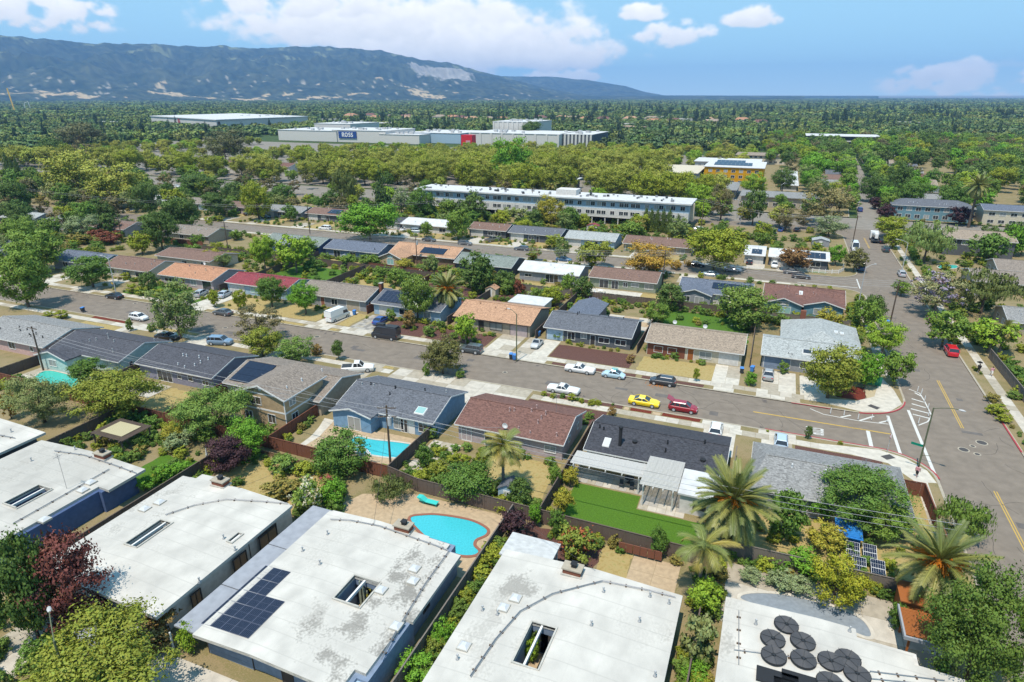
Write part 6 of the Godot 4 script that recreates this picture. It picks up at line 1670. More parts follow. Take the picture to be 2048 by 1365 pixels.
func car_parts(kind: String) -> Dictionary:
	if car_meshes.has(kind): return car_meshes[kind]
	var c: Array = CARS[kind]
	var L: float = c[0] / 2; var W: float = c[1] / 2; var H: float = c[2]; var belt: float = c[3]
	var body := MB.new()
	var st := []   # stations along x: [x,top,half width,bottom]
	var round_nose := kind == "rounded"
	st.append([L, c[8] * 0.78, W * 0.74,0.34]); st.append([L - 0.1,c[8], W * 0.88,0.24]); st.append([L - 0.45,lerpf(c[8],belt,0.45) + (0.12 if round_nose else 0.0), W * 0.97,0.22])
	st.append([(L + c[4]) / 2,lerpf(c[8],belt,0.75) + (0.08 if round_nose else 0.0), W, 0.22]); st.append([c[4],belt, W, 0.22]); st.append([0,belt, W, 0.22])
	st.append([maxf(c[5],-L + 0.5),belt + (0.0 if c[5] > -L + 0.6 else 0.02), W, 0.22])
	st.append([-L + 0.4,lerpf(c[9],belt,0.5), W * 0.97,0.24]); st.append([-L + 0.08,c[9], W * 0.9,0.26]); st.append([-L, c[9] * 0.8, W * 0.8,0.36])
	if kind == "pickup": st[6] = [c[5] - 0.05,belt, W, 0.22]
	var ring := func(s: Array) -> Array:
		var x: float = s[0]; var t: float = s[1]; var w: float = s[2]; var b: float = s[3]
		var m := lerpf(b,t,0.45)
		return [Vector3(x,b,w * 0.9),Vector3(x,m,w),Vector3(x,t - 0.12,w * 0.985),Vector3(x,t - 0.03,w * 0.9),Vector3(x,t + 0.03,w * 0.45),Vector3(x,t + 0.03,-w * 0.45),Vector3(x,t - 0.03,-w * 0.9),Vector3(x,t - 0.12,-w * 0.985),Vector3(x,m,-w),Vector3(x,b,-w * 0.9)]
	for k in st.size() - 1:
		var a: Array = ring.call(st[k]); var d: Array = ring.call(st[k + 1])
		for j in a.size():
			var m: int = (j + 1) % a.size()
			body.quad(d[j],a[j],a[m],d[m])
	for e in [[st[0],1],[st[-1],-1]]:
		var a: Array = ring.call(e[0])
		for j in range(1,a.size() - 1):
			if e[1] > 0: body.tri(a[0],a[j + 1],a[j])
			else: body.tri(a[0],a[j],a[j + 1])
	var wf := W * 0.9; var wr := W * 0.74
	if kind in ["van"]: wf = W * 0.97; wr = W * 0.86
	if kind in ["boxy","suv","pickup"]: wr = W * 0.8
	var f := [Vector3(c[4],belt,wf),Vector3(c[4],belt,-wf),Vector3(c[5],belt,-wf),Vector3(c[5],belt,wf)]
	var t := [Vector3(c[6], H - 0.06,wr),Vector3(c[6], H - 0.06,-wr),Vector3(c[7], H - 0.06,-wr),Vector3(c[7], H - 0.06,wr)]
	if round_nose:
		t[2].y -= 0.08; t[3].y -= 0.08
	var cabin := MB.new()   # window band
	cabin.hexa([f[3],f[0],f[1],f[2],t[3],t[0],t[1],t[2]])
	var shell := MB.new()   # roof and pillars
	var up := Vector3(0,0.07,0)
	var roof_mid := []
	for k in 4: roof_mid.append(Vector3(lerpf((t[0].x + t[2].x) / 2,t[k].x,0.86),t[k].y + 0.08,t[k].z * 0.82))
	shell.hexa([t[3] - up * 0.4,t[0] - up * 0.4,t[1] - up * 0.4,t[2] - up * 0.4,roof_mid[3],roof_mid[0],roof_mid[1],roof_mid[2]])
	for k in 4: shell.bar(f[k],t[k],0.1,0.1)
	var midx: float = (c[6] + c[7]) / 2 + 0.1
	for s in [-1.0,1.0]:
		shell.bar(Vector3(midx,belt,wf * s),Vector3(midx, H - 0.06,wr * s),0.09,0.06)
		if c[5] < -1.7: shell.bar(Vector3(c[7] * 0.72,belt,wf * s),Vector3(c[7] * 0.72, H - 0.06,wr * s),0.09,0.06)
	if kind == "van":   # closed cargo sides,front quarter glazed
		for s in [-1.0,1.0]:
			var q := [Vector3(0.75,belt,wf * s),Vector3(c[5],belt,wf * s),Vector3(c[7], H - 0.1,wr * s),Vector3(0.75, H - 0.1,wr * s)]
			var o := Vector3(0,0,0.03 * s)
			if s > 0: shell.quad(q[1] + o,q[0] + o,q[3] + o,q[2] + o)
			else: shell.quad(q[0] + o,q[1] + o,q[2] + o,q[3] + o)
			q = [Vector3(c[4] - 0.15,1.95,lerpf(wf,wr,0.5) * s),Vector3(0.75,1.95,lerpf(wf,wr,0.5) * s),Vector3(0.75, H - 0.05,wr * s),Vector3(c[6], H - 0.05,wr * s)]
			if s > 0: shell.quad(q[1] + o,q[0] + o,q[3] + o,q[2] + o)
			else: shell.quad(q[0] + o,q[1] + o,q[2] + o,q[3] + o)
		shell.quad(Vector3(c[5] - 0.03,belt,-wf),Vector3(c[5] - 0.03,belt,wf),Vector3(c[7] - 0.03, H - 0.1,wr),Vector3(c[7] - 0.03, H - 0.1,-wr))
	var tyre := MB.new(); var rim := MB.new()
	var R: float = c[10]
	tyre.tube(Vector3(0,0,-0.11),Vector3(0,0,0.11), R, R, 16)
	rim.tube(Vector3(0,0,-0.118),Vector3(0,0,0.118), R * 0.62, R * 0.62,12)
	var head := MB.new(); head.bc(Vector3(0,0,0),Vector3(0.08,0.14,0.34))
	var bed := MB.new()
	if kind == "pickup": bed.bx(-L + 0.15,belt - 0.5,-W * 0.82,c[5] - 0.25,belt + 0.045, W * 0.82)
	car_meshes[kind] = {"body": body.mesh(), "cabin": cabin.mesh(), "shell": shell.mesh(), "tyre": tyre.mesh(), "rim": rim.mesh(), "light": head.mesh(), "bed": bed.mesh() if kind == "pickup" else null}
	return car_meshes[kind]

# heading: 0 nose to +x, PI/2 nose away from the viewer
func car(kind: String,label: String,x: float,z: float,heading: float,color: Color,y := 0.006,roof := Color(-1,0,0)) -> Node3D:
	var c: Array = CARS[kind]
	var p := car_parts(kind)
	var h := thing({"van": "van","pickup": "pickup_truck","suv": "sport_utility_car","boxy": "sport_utility_car"}.get(kind, "car"),label, "van" if kind == "van" else "pickup" if kind == "pickup" else "car", Vector3(x,y,z),heading, "parked vehicles")
	use("body", p.body,paint(color),h)
	use("windows", p.cabin,M.glass,h)
	use("roof", p.shell,paint(roof if roof.r >= 0 else color),h)
	for fx in [c[11],-c[11]]:
		for s in [-1.0,1.0]:
			var w := Node3D.new()
			w.name = "wheel"
			h.add_child(w,true)
			w.position = Vector3(fx,c[10],s * (c[1] / 2 - 0.1))
			use("tyre", p.tyre,M.bin_dark,w); use("rim", p.rim,M.galv,w)
	for s in [-1.0,1.0]:
		use("headlight", p.light,M.dome,h, Transform3D(Basis.IDENTITY, Vector3(c[0] / 2 - 0.06,c[8] * 0.86,s * (c[1] / 2 - 0.34))))
		use("tail_light", p.light,M.sign_red,h, Transform3D(Basis.IDENTITY, Vector3(-c[0] / 2 + 0.05,c[9] * 0.84,s * (c[1] / 2 - 0.3))))
	if p.bed: use("bed", p.bed,M.bin_dark,h)
	return h

func build_cars() -> void:
	rng.seed = 41
	var away := PI / 2; var back := -PI / 2
	var black := Color(0.015,0.015,0.018); var white := Color(0.72,0.72,0.71); var silver := Color(0.36,0.37,0.38); var grey := Color(0.09,0.095,0.1); var blue := Color(0.02,0.06,0.25)
	# main street, far kerb (noses to the left)
	car("sedan","black sedan parked at far kerb near the round street tree", -142.67,-100.84, PI, black)
	car("sedan","dark grey sedan parked left of the bronze street tree", -109.32,-100.99, PI, grey)
	var v := car("van","black camper van with roof boxes on the main street", -68.10,-101.78, PI, Color(0.025,0.027,0.035))
	var b := MB.new(); b.bc(Vector3(-1.6,2.75,0),Vector3(2.4,0.14,1.5)); part("roof_rack", b,M.bin_dark,v)
	b = MB.new(); b.bc(Vector3(1.1,2.82,0.2),Vector3(1.7,0.3,0.8)); part("roof_box", b,M.bin_dark,v)
	car("boxy","dark grey square sport utility car parked behind bronze green tree", -49.24,-101.34, PI, Color(0.07,0.085,0.095))
	car("classic","white classic hardtop parked at the far kerb", -27.68,-100.18,0.0,white)
	v = car("rounded","pale blue rounded vintage car with roof rack", -21.70,-100.06, PI, Color(0.42,0.58,0.66))
	b = MB.new()
	for k in 5: b.bc(Vector3(0.25 - k * 0.2,1.56,0),Vector3(0.05,0.05,1.0))
	b.bc(Vector3(-0.15,1.54,0.48),Vector3(1.0,0.05,0.04)); b.bc(Vector3(-0.15,1.54,-0.48),Vector3(1.0,0.05,0.04)); part("roof_rack", b,M.aqua_plastic,v)
	car("hatch","dark charcoal hatchback right of the pale blue vintage car", -13.44,-100.31, PI, Color(0.03,0.034,0.042))
	# near kerb (noses to the right)
	car("hatch","white hatchback parked beside the red mulch strip", -123.48,-91.61,0.0,white)
	car("classic","white classic sedan parked at the near kerb behind shrubs", -27.81,-91.15,0.0, Color(0.7,0.7,0.68))
	car("coupe","bright yellow coupe parked at the near kerb", -14.80,-91.52,0.0, Color(0.85,0.62,0.01))
	v = car("hatch","dark red hatchback with its tailgate open", -8.87,-91.71,0.0, Color(0.28,0.008,0.02))
	b = MB.new(); b.hexa([Vector3(-1.55,1.5,0.7),Vector3(-1.5,1.58,0.7),Vector3(-1.5,1.58,-0.7),Vector3(-1.55,1.5,-0.7),Vector3(-2.45,2.0,0.7),Vector3(-2.4,2.08,0.7),Vector3(-2.4,2.08,-0.7),Vector3(-2.45,2.0,-0.7)]); part("tailgate", b,paint(Color(0.28,0.008,0.02)),v)
	# driveways
	car("van","tall white panel van in the taupe roofed house driveway", -83.82,-107.64,1.45,white, Y0 + 0.02)
	car("sedan","bright blue sedan on the paver driveway", -74.00,-109.15,1.6,blue, Y0 + 0.02)
	car("rounded","silver grey vintage car in the slate blue house driveway", -38.73,-108.65,back, Color(0.45,0.46,0.46), Y0 + 0.02)
	car("sedan","silver grey sedan in the pale roofed corner house driveway", 2.80,-109.74,away, Color(0.3,0.3,0.3), Y0 + 0.02)
	car("wagon","silver wagon in the open garage house driveway", -125.11,-110.15,1.9,silver, Y0 + 0.02)
	car("sedan","pale blue silver sedan left of the red roofed house", -119.24,-111.63,1.8, Color(0.4,0.45,0.5), Y0 + 0.02)
	car("suv","steel blue sport utility car behind the lilac grey house", -95.83,-86.73,0.3, Color(0.16,0.25,0.36), Y0 + 0.02)
	car("pickup","white pickup truck behind the tan two storey house", -63.59,-85.68,0.5,white, Y0 + 0.02)
	car("sedan","black sedan behind the mint green house gable", -107.62,-84.91,0.2,black, Y0 + 0.02)
	car("hatch","white small car behind the black roofed house", -3.53,-86.12,away,white, Y0 + 0.02)
	car("hatch","pale blue small car behind the hip roofed corner house", 5.10,-85.98,away, Color(0.4,0.5,0.6), Y0 + 0.02)
	# cross street
	car("suv","bright red sport utility car on the cross street", 34.04,-134.18,away, Color(0.55,0.01,0.02))
	car("sedan","dark red car half hidden under the cross street trees", 34.32,-154.66,away, Color(0.2,0.01,0.015))
	car("hatch","silver hatchback parked at the cross street kerb", 33.86,-194.28,away, Color(0.42,0.43,0.45))
	car("suv","dark teal sport utility car on the upper cross street", 33.59,-225.54,away, Color(0.03,0.06,0.07))
	car("suv","dark car beside the white mixer truck", 33.95,-239.01,away,black)
	car("suv","blue sport utility car beside the bronze corner tree", 24.29,-197.28,away, Color(0.02,0.1,0.2))
	car("van","white van at the upper left cross street kerb", 24.87,-224.26,back,white)
	truck()
	car("suv","bright blue car on the far continuation of the cross street", 33.15,-305.16,away,blue)
	car("sedan","silver grey car up the far side street", 34.11,-328.63,away,silver)
	# second street
	car("suv","white sport utility car on the second street", -148.76,-188.84, PI, white)
	car("suv","silver blue car under the broad bright tree", -115.38,-196.46,0.3, Color(0.3,0.38,0.42))
	car("sedan","white sedan beside the silver blue car", -120.82,-198.14,1.2,white)
	car("sedan","black sedan on the second street left of the dark wagon", -104.59,-185.55,0.0,black)
	car("wagon","dark grey wagon under the second street tree shadow", -91.19,-185.17,0.0,grey)
	car("pickup","olive grey pickup truck in the brown roofed house driveway", -84.79,-192.70,1.1, Color(0.13,0.13,0.1), Y0 + 0.02)
	car("wagon","dark blue grey wagon beside the red green bush", -71.40,-184.61, PI, Color(0.04,0.05,0.065))
	car("sedan","blue sedan hidden behind the white roofed house", -54.76,-175.92,0.0, Color(0.03,0.1,0.2))
	car("sedan","dark sedan under the large lime tree left side", -18.28,-184.31,0.0,black)
	car("sedan","silver blue sedan below the large lime tree", -13.57,-174.57, PI, Color(0.35,0.42,0.48))
	car("sedan","grey sedan right of the large lime tree", -8.42,-182.31,0.0,silver)
	car("sedan","dark sedan in the small white garage house driveway", -4.56,-192.98,away,black, Y0 + 0.02)
	car("hatch","white hatchback in front of the picket fenced house", 2.17,-191.34,back,white, Y0 + 0.02)
	car("sedan","black sedan parked beside the white picket fence", 8.90,-181.47,0.0,black)
	car("sedan","dark parked car behind the bronze red tree", 6.84,-185.60,0.0,grey)
	car("sedan","dark sedan in the first driveway by the yellow green tree", -202.52,-203.37,1.3,grey, Y0 + 0.02)
	car("sedan","black sedan in the second driveway by the yellow green tree", -195.79,-202.28,1.3,black, Y0 + 0.02)
	car("suv","dark teal car under the yellow green tree", -185.19,-199.22,0.2, Color(0.03,0.08,0.1))
	# avenue and lots behind
	for q in [[-9.90,-266.50,0.0,grey, "dark blue car crossing the wide avenue left of the trees"],[-0.48,-240.99,0.2,silver, "silver car in the lot behind the picket fenced house"],[3.18,-247.26,1.4, Color(0.02,0.08,0.25), "blue car in the lot behind the picket fenced house"],[8.45,-249.39,1.4,black, "black car at the right end of the lot behind the picket fence"],[-8.33,-279.28,0.0,black, "small black car far along the wide avenue"],[-25.10,-275.05, PI, white, "white car on the avenue beside the apartment end"],[-23.72,-238.36,0.3,white, "white truck like car at the apartment end wall"],[-402.07,-258.74,0.3,white, "white car in the lot at far left"],[-293.52,-254.55,0.0,white, "white car beside the long red brown roofed block"],[-324.42,-194.99,0.1,blue, "blue car at far left behind the peach house"],[-773.79,-474.09,1.0,black, "black car on the far left curving road"],[-750.76,-465.70,1.0,silver, "second car on the far left curving road"],[-587.31,-367.39,1.0,black, "lone dark car on the far left curving road bend"],[-107.36,-239.27,0.0,white, "white car parked under the apartment block"],[-99.90,-239.77,0.0, Color(0.02,0.15,0.14), "teal car parked under the apartment block"]]:
		car("sedan", q[4],q[0],q[1],q[2],q[3])
	car("sedan","silver sedan in the shade below the red maple", -50.16,-26.54,0.9,silver, Y0 + 0.02)
	car("hatch","pale car beside the brown bush in the lower left", -48.89,-27.96,0.9, Color(0.4,0.42,0.44), Y0 + 0.02)
	# rows in the mall lot
	for k in 28:
		var x := -330.0 + 9.5 * k + rng.randf_range(-1,1)
		var z: float = [-300.0,-318.0,-334.0,-352.0][k % 4]
		car(["sedan","suv","hatch"][k % 3], "%s car from the left in the tree shaded mall lot" % nth(k),x,z, PI / 2 + rng.randf_range(-0.05,0.05),[white,black,silver,grey,blue, Color(0.25,0.02,0.02)][rng.randi() % 6],0.006).set_meta("group","cars parked in the mall lot")

func truck() -> void:
	var h := thing("mixer_truck","white mixer truck stopped at the far intersection","truck", Vector3(32.0,0.006,-241.0), PI / 2)
	var b := MB.new(); b.bc(Vector3(2.6,1.75,0),Vector3(1.9,2.3,2.3)); part("cab", b,M.truck_white,h)
	b = MB.new(); b.bc(Vector3(3.57,2.2,0),Vector3(0.06,0.9,2.0)); part("windscreen", b,M.glass,h)
	b = MB.new(); b.bc(Vector3(-0.4,0.85,0),Vector3(7.6,0.4,1.6)); part("chassis", b,M.bin_dark,h)
	b = MB.new(); b.tube(Vector3(1.4,2.1,0),Vector3(-1.0,2.5,0),0.7,1.15,14); b.tube(Vector3(-1.0,2.5,0),Vector3(-3.4,2.9,0),1.15,0.6,14); part("drum", b,M.truck_white,h)
	b = MB.new(); b.bc(Vector3(-3.8,2.4,0),Vector3(0.7,1.4,0.9)); part("chute", b,M.truck_white,h)
	for x in [2.4,-1.8,-3.0]:
		for s in [-1.0,1.0]:
			b = MB.new(); b.tube(Vector3(x,0.5,s * 1.0 - 0.15),Vector3(x,0.5,s * 1.0 + 0.15),0.5,0.5,14); part("wheel", b,M.bin_dark,h)

# ---- street furniture, poles and wires
func pole(label: String,x: float,z: float,hgt: float,arm := 1,transformer := false,arm_turn := 0.0) -> Vector3:
	var h := thing("utility_pole", label, "utility pole", Vector3(x, Y0,z),0, "wooden utility poles")
	var b := MB.new(); b.tube(Vector3(0,0,0),Vector3(0.05,hgt,0),0.16,0.11,8); part("pole", b,M.wood_pole,h)
	for k in arm:
		b = MB.new(); b.bc(Vector3(0.05,hgt - 0.35 - k * 1.2,0),Vector3(2.3,0.11,0.1),arm_turn); part("crossarm", b,M.wood_pole,h)
		for s in [-1.0,-0.45,0.45,1.0]:
			b = MB.new(); var q: Vector3 = Vector3(0.05,0,0) + Vector3(s,0,0).rotated(Vector3.UP, arm_turn); b.tube(q + Vector3(0,hgt - 0.3 - k * 1.2,0),q + Vector3(0,hgt - 0.12 - k * 1.2,0),0.05,0.03,6); part("insulator", b,M.galv,h)
	if transformer:
		b = MB.new(); b.tube(Vector3(0.42,hgt - 2.6,0.1),Vector3(0.42,hgt - 1.5,0.1),0.28,0.28,10); part("transformer", b,M.galv,h)
		b = MB.new(); b.bc(Vector3(0.2,hgt - 1.9,0.05),Vector3(0.4,0.1,0.1)); part("bracket", b,M.metal,h)
	return Vector3(x, Y0 + hgt,z)

func wire(label: String,a: Vector3,c: Vector3,sag := 0.6,r := 0.022,m: Material = null) -> void:
	var b := MB.new()
	var prev := a
	for k in range(1,13):
		var t := k / 12.0
		var p := a.lerp(c,t) - Vector3(0,sag * 4.0 * t * (1.0 - t),0)
		b.tube(prev,p,r,r,4,false)
		prev = p
	tag(obj("overhead_wire", b,M.wire_pale if m == null else m),label, "wire","overhead wires")

func lamp(label: String,x: float,z: float,hgt: float,arm: float,turn: float,m: Material) -> Node3D:
	var h := thing("street_lamp", label, "street lamp", Vector3(x, Y0,z),turn, "street lamps")
	var b := MB.new(); b.tube(Vector3.ZERO, Vector3(0,hgt - 0.6,0),0.12,0.08,8); part("pole", b,m,h)
	b = MB.new()
	var prev := Vector3(0,hgt - 0.7,0)
	for k in range(1,8):
		var t := k / 7.0
		var p := Vector3(arm * t,hgt - 0.7 + 0.7 * sin(t * PI / 2),0)
		b.tube(prev,p,0.05,0.045,6,false)
		prev = p
	part("arm", b,m,h)
	b = MB.new(); b.ball(prev + Vector3(0.25,-0.02,0),Vector3(0.42,0.12,0.18),5,8); part("lamp_head", b,M.galv,h)
	return h

func bin(label: String,x: float,z: float,m: Material,turn := 0.0) -> void:
	var h := thing("wheeled_bin", label, "bin", Vector3(x, Y0 + 0.01,z),turn, "wheeled bins")
	var b := MB.new(); b.hexa([Vector3(-0.24,0.08,0.28),Vector3(0.24,0.08,0.28),Vector3(0.24,0.08,-0.28),Vector3(-0.24,0.08,-0.28),Vector3(-0.31,0.98,0.36),Vector3(0.31,0.98,0.36),Vector3(0.31,0.98,-0.36),Vector3(-0.31,0.98,-0.36)]); part("body", b,m,h)
	b = MB.new(); b.hexa([Vector3(-0.34,0.98,0.4),Vector3(0.34,0.98,0.4),Vector3(0.34,1.0,-0.4),Vector3(-0.34,1.0,-0.4),Vector3(-0.28,1.05,0.3),Vector3(0.28,1.05,0.3),Vector3(0.28,1.1,-0.36),Vector3(-0.28,1.1,-0.36)]); part("lid", b,M.bin_blue,h)
	for s in [-0.26,0.26]:
		b = MB.new(); b.tube(Vector3(s - 0.03,0.12,-0.3),Vector3(s + 0.03,0.12,-0.3),0.12,0.12,8); part("wheel", b,M.bin_dark,h)

func build_street_things() -> void:
	rng.seed = 61
	var away := PI / 2
	# poles and wires along the rear lot line
	var a := pole("leaning utility pole beside the turquoise pool", -114.67,-65.27,8.2,1)
	var c := pole("utility pole with transformer behind the rectangular pool", -40.99,-60.15,9.4,2,true,0.35)
	var far_r := Vector3(19.5,9.4,-60.0)
	for k in 3:
		var o := Vector3(0,-0.15 - 0.9 * k,0.5 - k * 0.4)
		var tn: String = ["top","middle","bottom"][k]
		wire(tn + " overhead wire between turquoise pool pole and transformer pole", a + o,c + o,0.9)
		wire(tn + " overhead wire from transformer pole towards the corner palm", c + o,far_r + o,1.2)
	wire("overhead wire leaving the frame left of the turquoise pool", a,Vector3(-175,8.2,-60),0.9)
	for q in [[Vector3(-70,4.9,-70), "tan two storey"],[Vector3(-50,3.0,-68), "bright blue"],[Vector3(-30,3.2,-71), "red brown roofed"]]: wire("service wire dropping to the %s house" % q[1],c + Vector3(0,-1.5,0),q[0],0.4,0.016)
	wire("service wire dropping to the lilac grey house", a + Vector3(0,-1,0),Vector3(-90,3.2,-70),0.5,0.016)
	for q in [[Vector3(-52,3.6,-46), "clean white"],[Vector3(-34,3.6,-46), "stained"],[Vector3(-11,3.6,-48), "mildewed"]]: wire("service wire dropping to the %s flat roof" % q[1],c + Vector3(0,-1.3,0),q[0],0.6,0.016,M.wire)
	var prev := Vector3.ZERO
	for q in [["utility pole left of the red shrub yard", -196.52,-145.89,8.4,false],["utility pole beside the slim dark cypress", -152.95,-147.24,9.6,false],["utility pole with transformer behind the peach roofed house", -91.74,-155.25,8.6,true],["utility pole behind the brown roofed patio house", -23.89,-161.47,9.0,false],["utility pole at the cross street beside the lime trees", 26.06,-150.27,9.2,false]]:
		var t := pole(q[0],q[1],q[2],q[3],2,q[4],0.3)
		if prev != Vector3.ZERO:
			for k in 4: wire("%s wire reaching the %s" % [nth(k),q[0]],prev + Vector3(0,-0.2 - 0.5 * k,0.6 - 0.4 * k),t + Vector3(0,-0.2 - 0.5 * k,0.6 - 0.4 * k),1.3)
		prev = t
	prev = Vector3.ZERO
	for q in [["far utility pole behind the peach two storey house", -285.67,-173.68,10.0],["far utility pole on the second street by the charcoal roof", -148.55,-180.23,10.0],["tall utility pole in front of the apartment block", -88.67,-240.62,11.5],["utility pole at the right end of the apartment block", -23.50,-239.44,11.0],["utility pole at the far intersection corner", 24.00,-223.91,10.5]]:
		var t := pole(q[0],q[1],q[2],q[3],1,false,0.3)
		if prev != Vector3.ZERO:
			for k in 2: wire("%s wire reaching the %s" % [["upper","lower"][k],q[0]],prev + Vector3(0,-0.3 - 0.6 * k,0),t + Vector3(0,-0.3 - 0.6 * k,0),1.8)
		prev = t
	# lamps
	var lp := lamp("tall green street lamp at the stop sign corner with street name sign", 21.45,-85.51,9.6,2.6,-0.35,M.lamp_green)
	var b := MB.new(); b.bc(Vector3(-0.75,3.6,0),Vector3(1.3,0.32,0.03)); part("street_name_sign", b,M.sign_green,lp)
	b = MB.new(); b.tube(Vector3(0,2.3,0),Vector3(1.0,2.6,0),0.04,0.03,6); part("bracket", b,M.lamp_green,lp)
	lamp("street lamp beside the black sedan", -145.72,-103.63,9.2,2.0, PI, M.galv)
	lamp("pale street lamp between the two vintage car driveways", -39.62,-100.24,9.6,1.6, PI * 0.9,M.lamp_green)
	lamp("street lamp at the second intersection corner", 21.15,-163.60,8.8,2.4,0.7,M.galv)
	lamp("street lamp at right of the upper cross street", 34.17,-196.65,9.0,2.4,2.9,M.galv)
	lamp("curved street lamp at the lower left corner", -46.13,-21.77,7.0,3.0,2.6,M.lamp_green)
	lamp("far street lamp beside the avenue trees left", -13.38,-268.63,9,2.4,0.2,M.galv)
	lamp("far street lamp beside the avenue trees right", -11.17,-254.79,9,2.4,3.0,M.galv)
	# yellow warning sign on the left street lamp
	var ys := thing("warning_sign","yellow diamond warning sign below the left street lamp","sign", Vector3(-146.3, Y0,-103.6))
	b = MB.new(); b.tube(Vector3(-146.3, Y0,-103.6),Vector3(-146.3, Y0 + 2.8,-103.6),0.03,0.03,6); obj("post", b,M.metal,ys)
	b = MB.new(); b.hexa([Vector3(-146.3, Y0 + 2.1,-103.55),Vector3(-145.9, Y0 + 2.5,-103.55),Vector3(-145.9, Y0 + 2.5,-103.58),Vector3(-146.3, Y0 + 2.1,-103.58),Vector3(-146.7, Y0 + 2.5,-103.55),Vector3(-146.3, Y0 + 2.9,-103.55),Vector3(-146.3, Y0 + 2.9,-103.58),Vector3(-146.7, Y0 + 2.5,-103.58)]); obj("plate", b,M.paint_yellow,ys)
	# stop sign facing the cars coming from the left
	var ss := thing("stop_sign","red octagonal stop sign at the street corner","sign", Vector3(18.40, Y0,-89.07))
	b = MB.new(); b.tube(Vector3(0,0,0),Vector3(0,2.9,0),0.035,0.035,6); part("post", b,M.galv,ss)
	b = MB.new(); b.tube(Vector3(-0.03,2.5,0),Vector3(0.0,2.5,0),0.41,0.41,8); part("rim", b,M.plastic_white,ss)
	b = MB.new(); b.tube(Vector3(-0.04,2.5,0),Vector3(-0.005,2.5,0),0.375,0.375,8); var face := part("face", b,M.sign_red,ss)
	letters("STOP", 0.2,M.plastic_white,face, Transform3D(Basis(Vector3(0,0,1),Vector3(0,1,0),Vector3(-1,0,0)),Vector3(-0.05,2.5,0)))
	# bollards in the painted corner zones
	var pn := 0
	for q in [[11.98,-99.06],[13.83,-99.10],[15.67,-98.46],[17.51,-99.04],[19.58,-99.37],[25.52,-112.90],[25.95,-112.07],[25.95,-109.31],[25.94,-106.32],[25.59,-103.68],[23.79,-100.40]]:
		var h := thing("delineator_post","%s white flexible post from the left in the painted corner zones" % nth(pn), "bollard", Vector3(q[0],0.012,q[1]),0, "white posts in the painted corner zones")
		pn += 1
		b = MB.new(); b.tube(Vector3(0,0.03,0),Vector3(0,0.95,0),0.055,0.05,8); part("post", b,M.plastic_white,h)
		b = MB.new(); b.tube(Vector3(0,0,0),Vector3(0,0.04,0),0.12,0.1,10); part("base", b,M.sign_black,h)
	# bins
	for q in [[-139.52,-90.67, "bin_dark","dark bin with blue lid beside the red mulch strip"],[-82.32,-111.52, "bin_blue","blue bin beside the white panel van"],[-40.99,-100.96, "bin_dark","dark bin at the kerb beside the street lamp"],[-40.22,-100.76, "bin_blue","pale blue bin at the kerb beside the street lamp"],[-40.32,-113.93, "bin_blue","blue lidded bin behind the silver vintage car"],[-1.51,-109.82, "bin_dark","dark bin beside the brown tweed roofed house driveway"],[0.15,-111.19, "bin_blue","blue lidded bin beside the dark bin pair"],[25.18,-147.50, "bin_blue","blue bin at the cross street pole"]]:
		bin(q[3],q[0],q[1],M[q[2]],rng.randf_range(-0.4,0.4))
	# hydrant, antennas, dishes
	for q in [[-29.6,4.6,-70.9, "white satellite dish on the red brown roof eave"],[-14.6,4.6,-118.6, "white satellite dish on the left of the brown tweed roof"],[-9.0,4.6,-118.2, "white satellite dish on the middle of the brown tweed roof"],[-133.2,4.6,-120.0, "white satellite dish on the orange tan roof"]]:
		var y: float = 3.0 if q[2] > -72 else 4.3
		var h := thing("satellite_dish", q[3], "satellite dish", Vector3(q[0],y,q[2]))
		b = MB.new(); b.tube(Vector3(0,-0.1,0),Vector3(0,0.6,0),0.03,0.03,6); part("mast", b,M.metal,h)
		b = MB.new()
		for k in 12:
			var t0 := TAU * k / 12; var t1 := TAU * (k + 1) / 12
			b.tri(Vector3(0,0.7,0.06),Vector3(cos(t0) * 0.4,0.7 + sin(t0) * 0.4,0.16),Vector3(cos(t1) * 0.4,0.7 + sin(t1) * 0.4,0.16))
			b.tri(Vector3(0,0.7,0.05),Vector3(cos(t1) * 0.4,0.7 + sin(t1) * 0.4,0.15),Vector3(cos(t0) * 0.4,0.7 + sin(t0) * 0.4,0.15))
		part("reflector", b,M.plastic_white,h)
	# roof antennas
	for q in [[-24.0,4.3,-75.6,3.0, "thin antenna mast on the red brown roof"],[13.6,4.1,-74.6,2.2, "grid antenna mast on the hip roofed corner house"],[-70.27,-38.98,0,4.5, "tall wire antenna mast on the navy walled flat roof"]]:
		var p := Vector3(q[0],q[1],q[2]) if q[1] > 0 else Vector3(q[0],3.4,q[1])
		var h := thing("antenna", q[4], "antenna", p)
		b = MB.new(); b.tube(Vector3(0,-0.1,0),Vector3(0,q[3],0),0.025,0.02,5); part("mast", b,M.metal,h)
		b = MB.new()
		for k in 4: b.bc(Vector3(0,q[3] - 0.15 - 0.18 * k,0),Vector3(1.0 - 0.15 * k,0.025,0.025))
		b.bc(Vector3(0,q[3] - 0.4,0),Vector3(0.03,0.03,1.0)); part("rods", b,M.metal,h)
	# patio furniture
	for k in 4: patio_chair(Vector2(-38.6 + k * 1.1,-146.6 - 0.3 * (k % 2)),rng.randf() * TAU, "%s white patio chair from the left behind the brown roofed patio house" % nth(k),M.plastic_white, "white patio chairs of the brown roofed house")
	furniture_table(Vector2(-36.6,-148.0), "white patio table behind the brown roofed patio house", M.plastic_white)
	for q in [[-12.9,-67.7, "left"],[-11.6,-67.6, "right"]]: patio_chair(Vector2(q[0],q[1]),0.1,q[2] + " dark lounge chair at the edge of the bright lawn", M.bin_dark, "dark lounge chairs under the white lattice")
	furniture_table(Vector2(-12.2,-69.0), "dark dining table under the weathered white lattice", M.bin_dark)
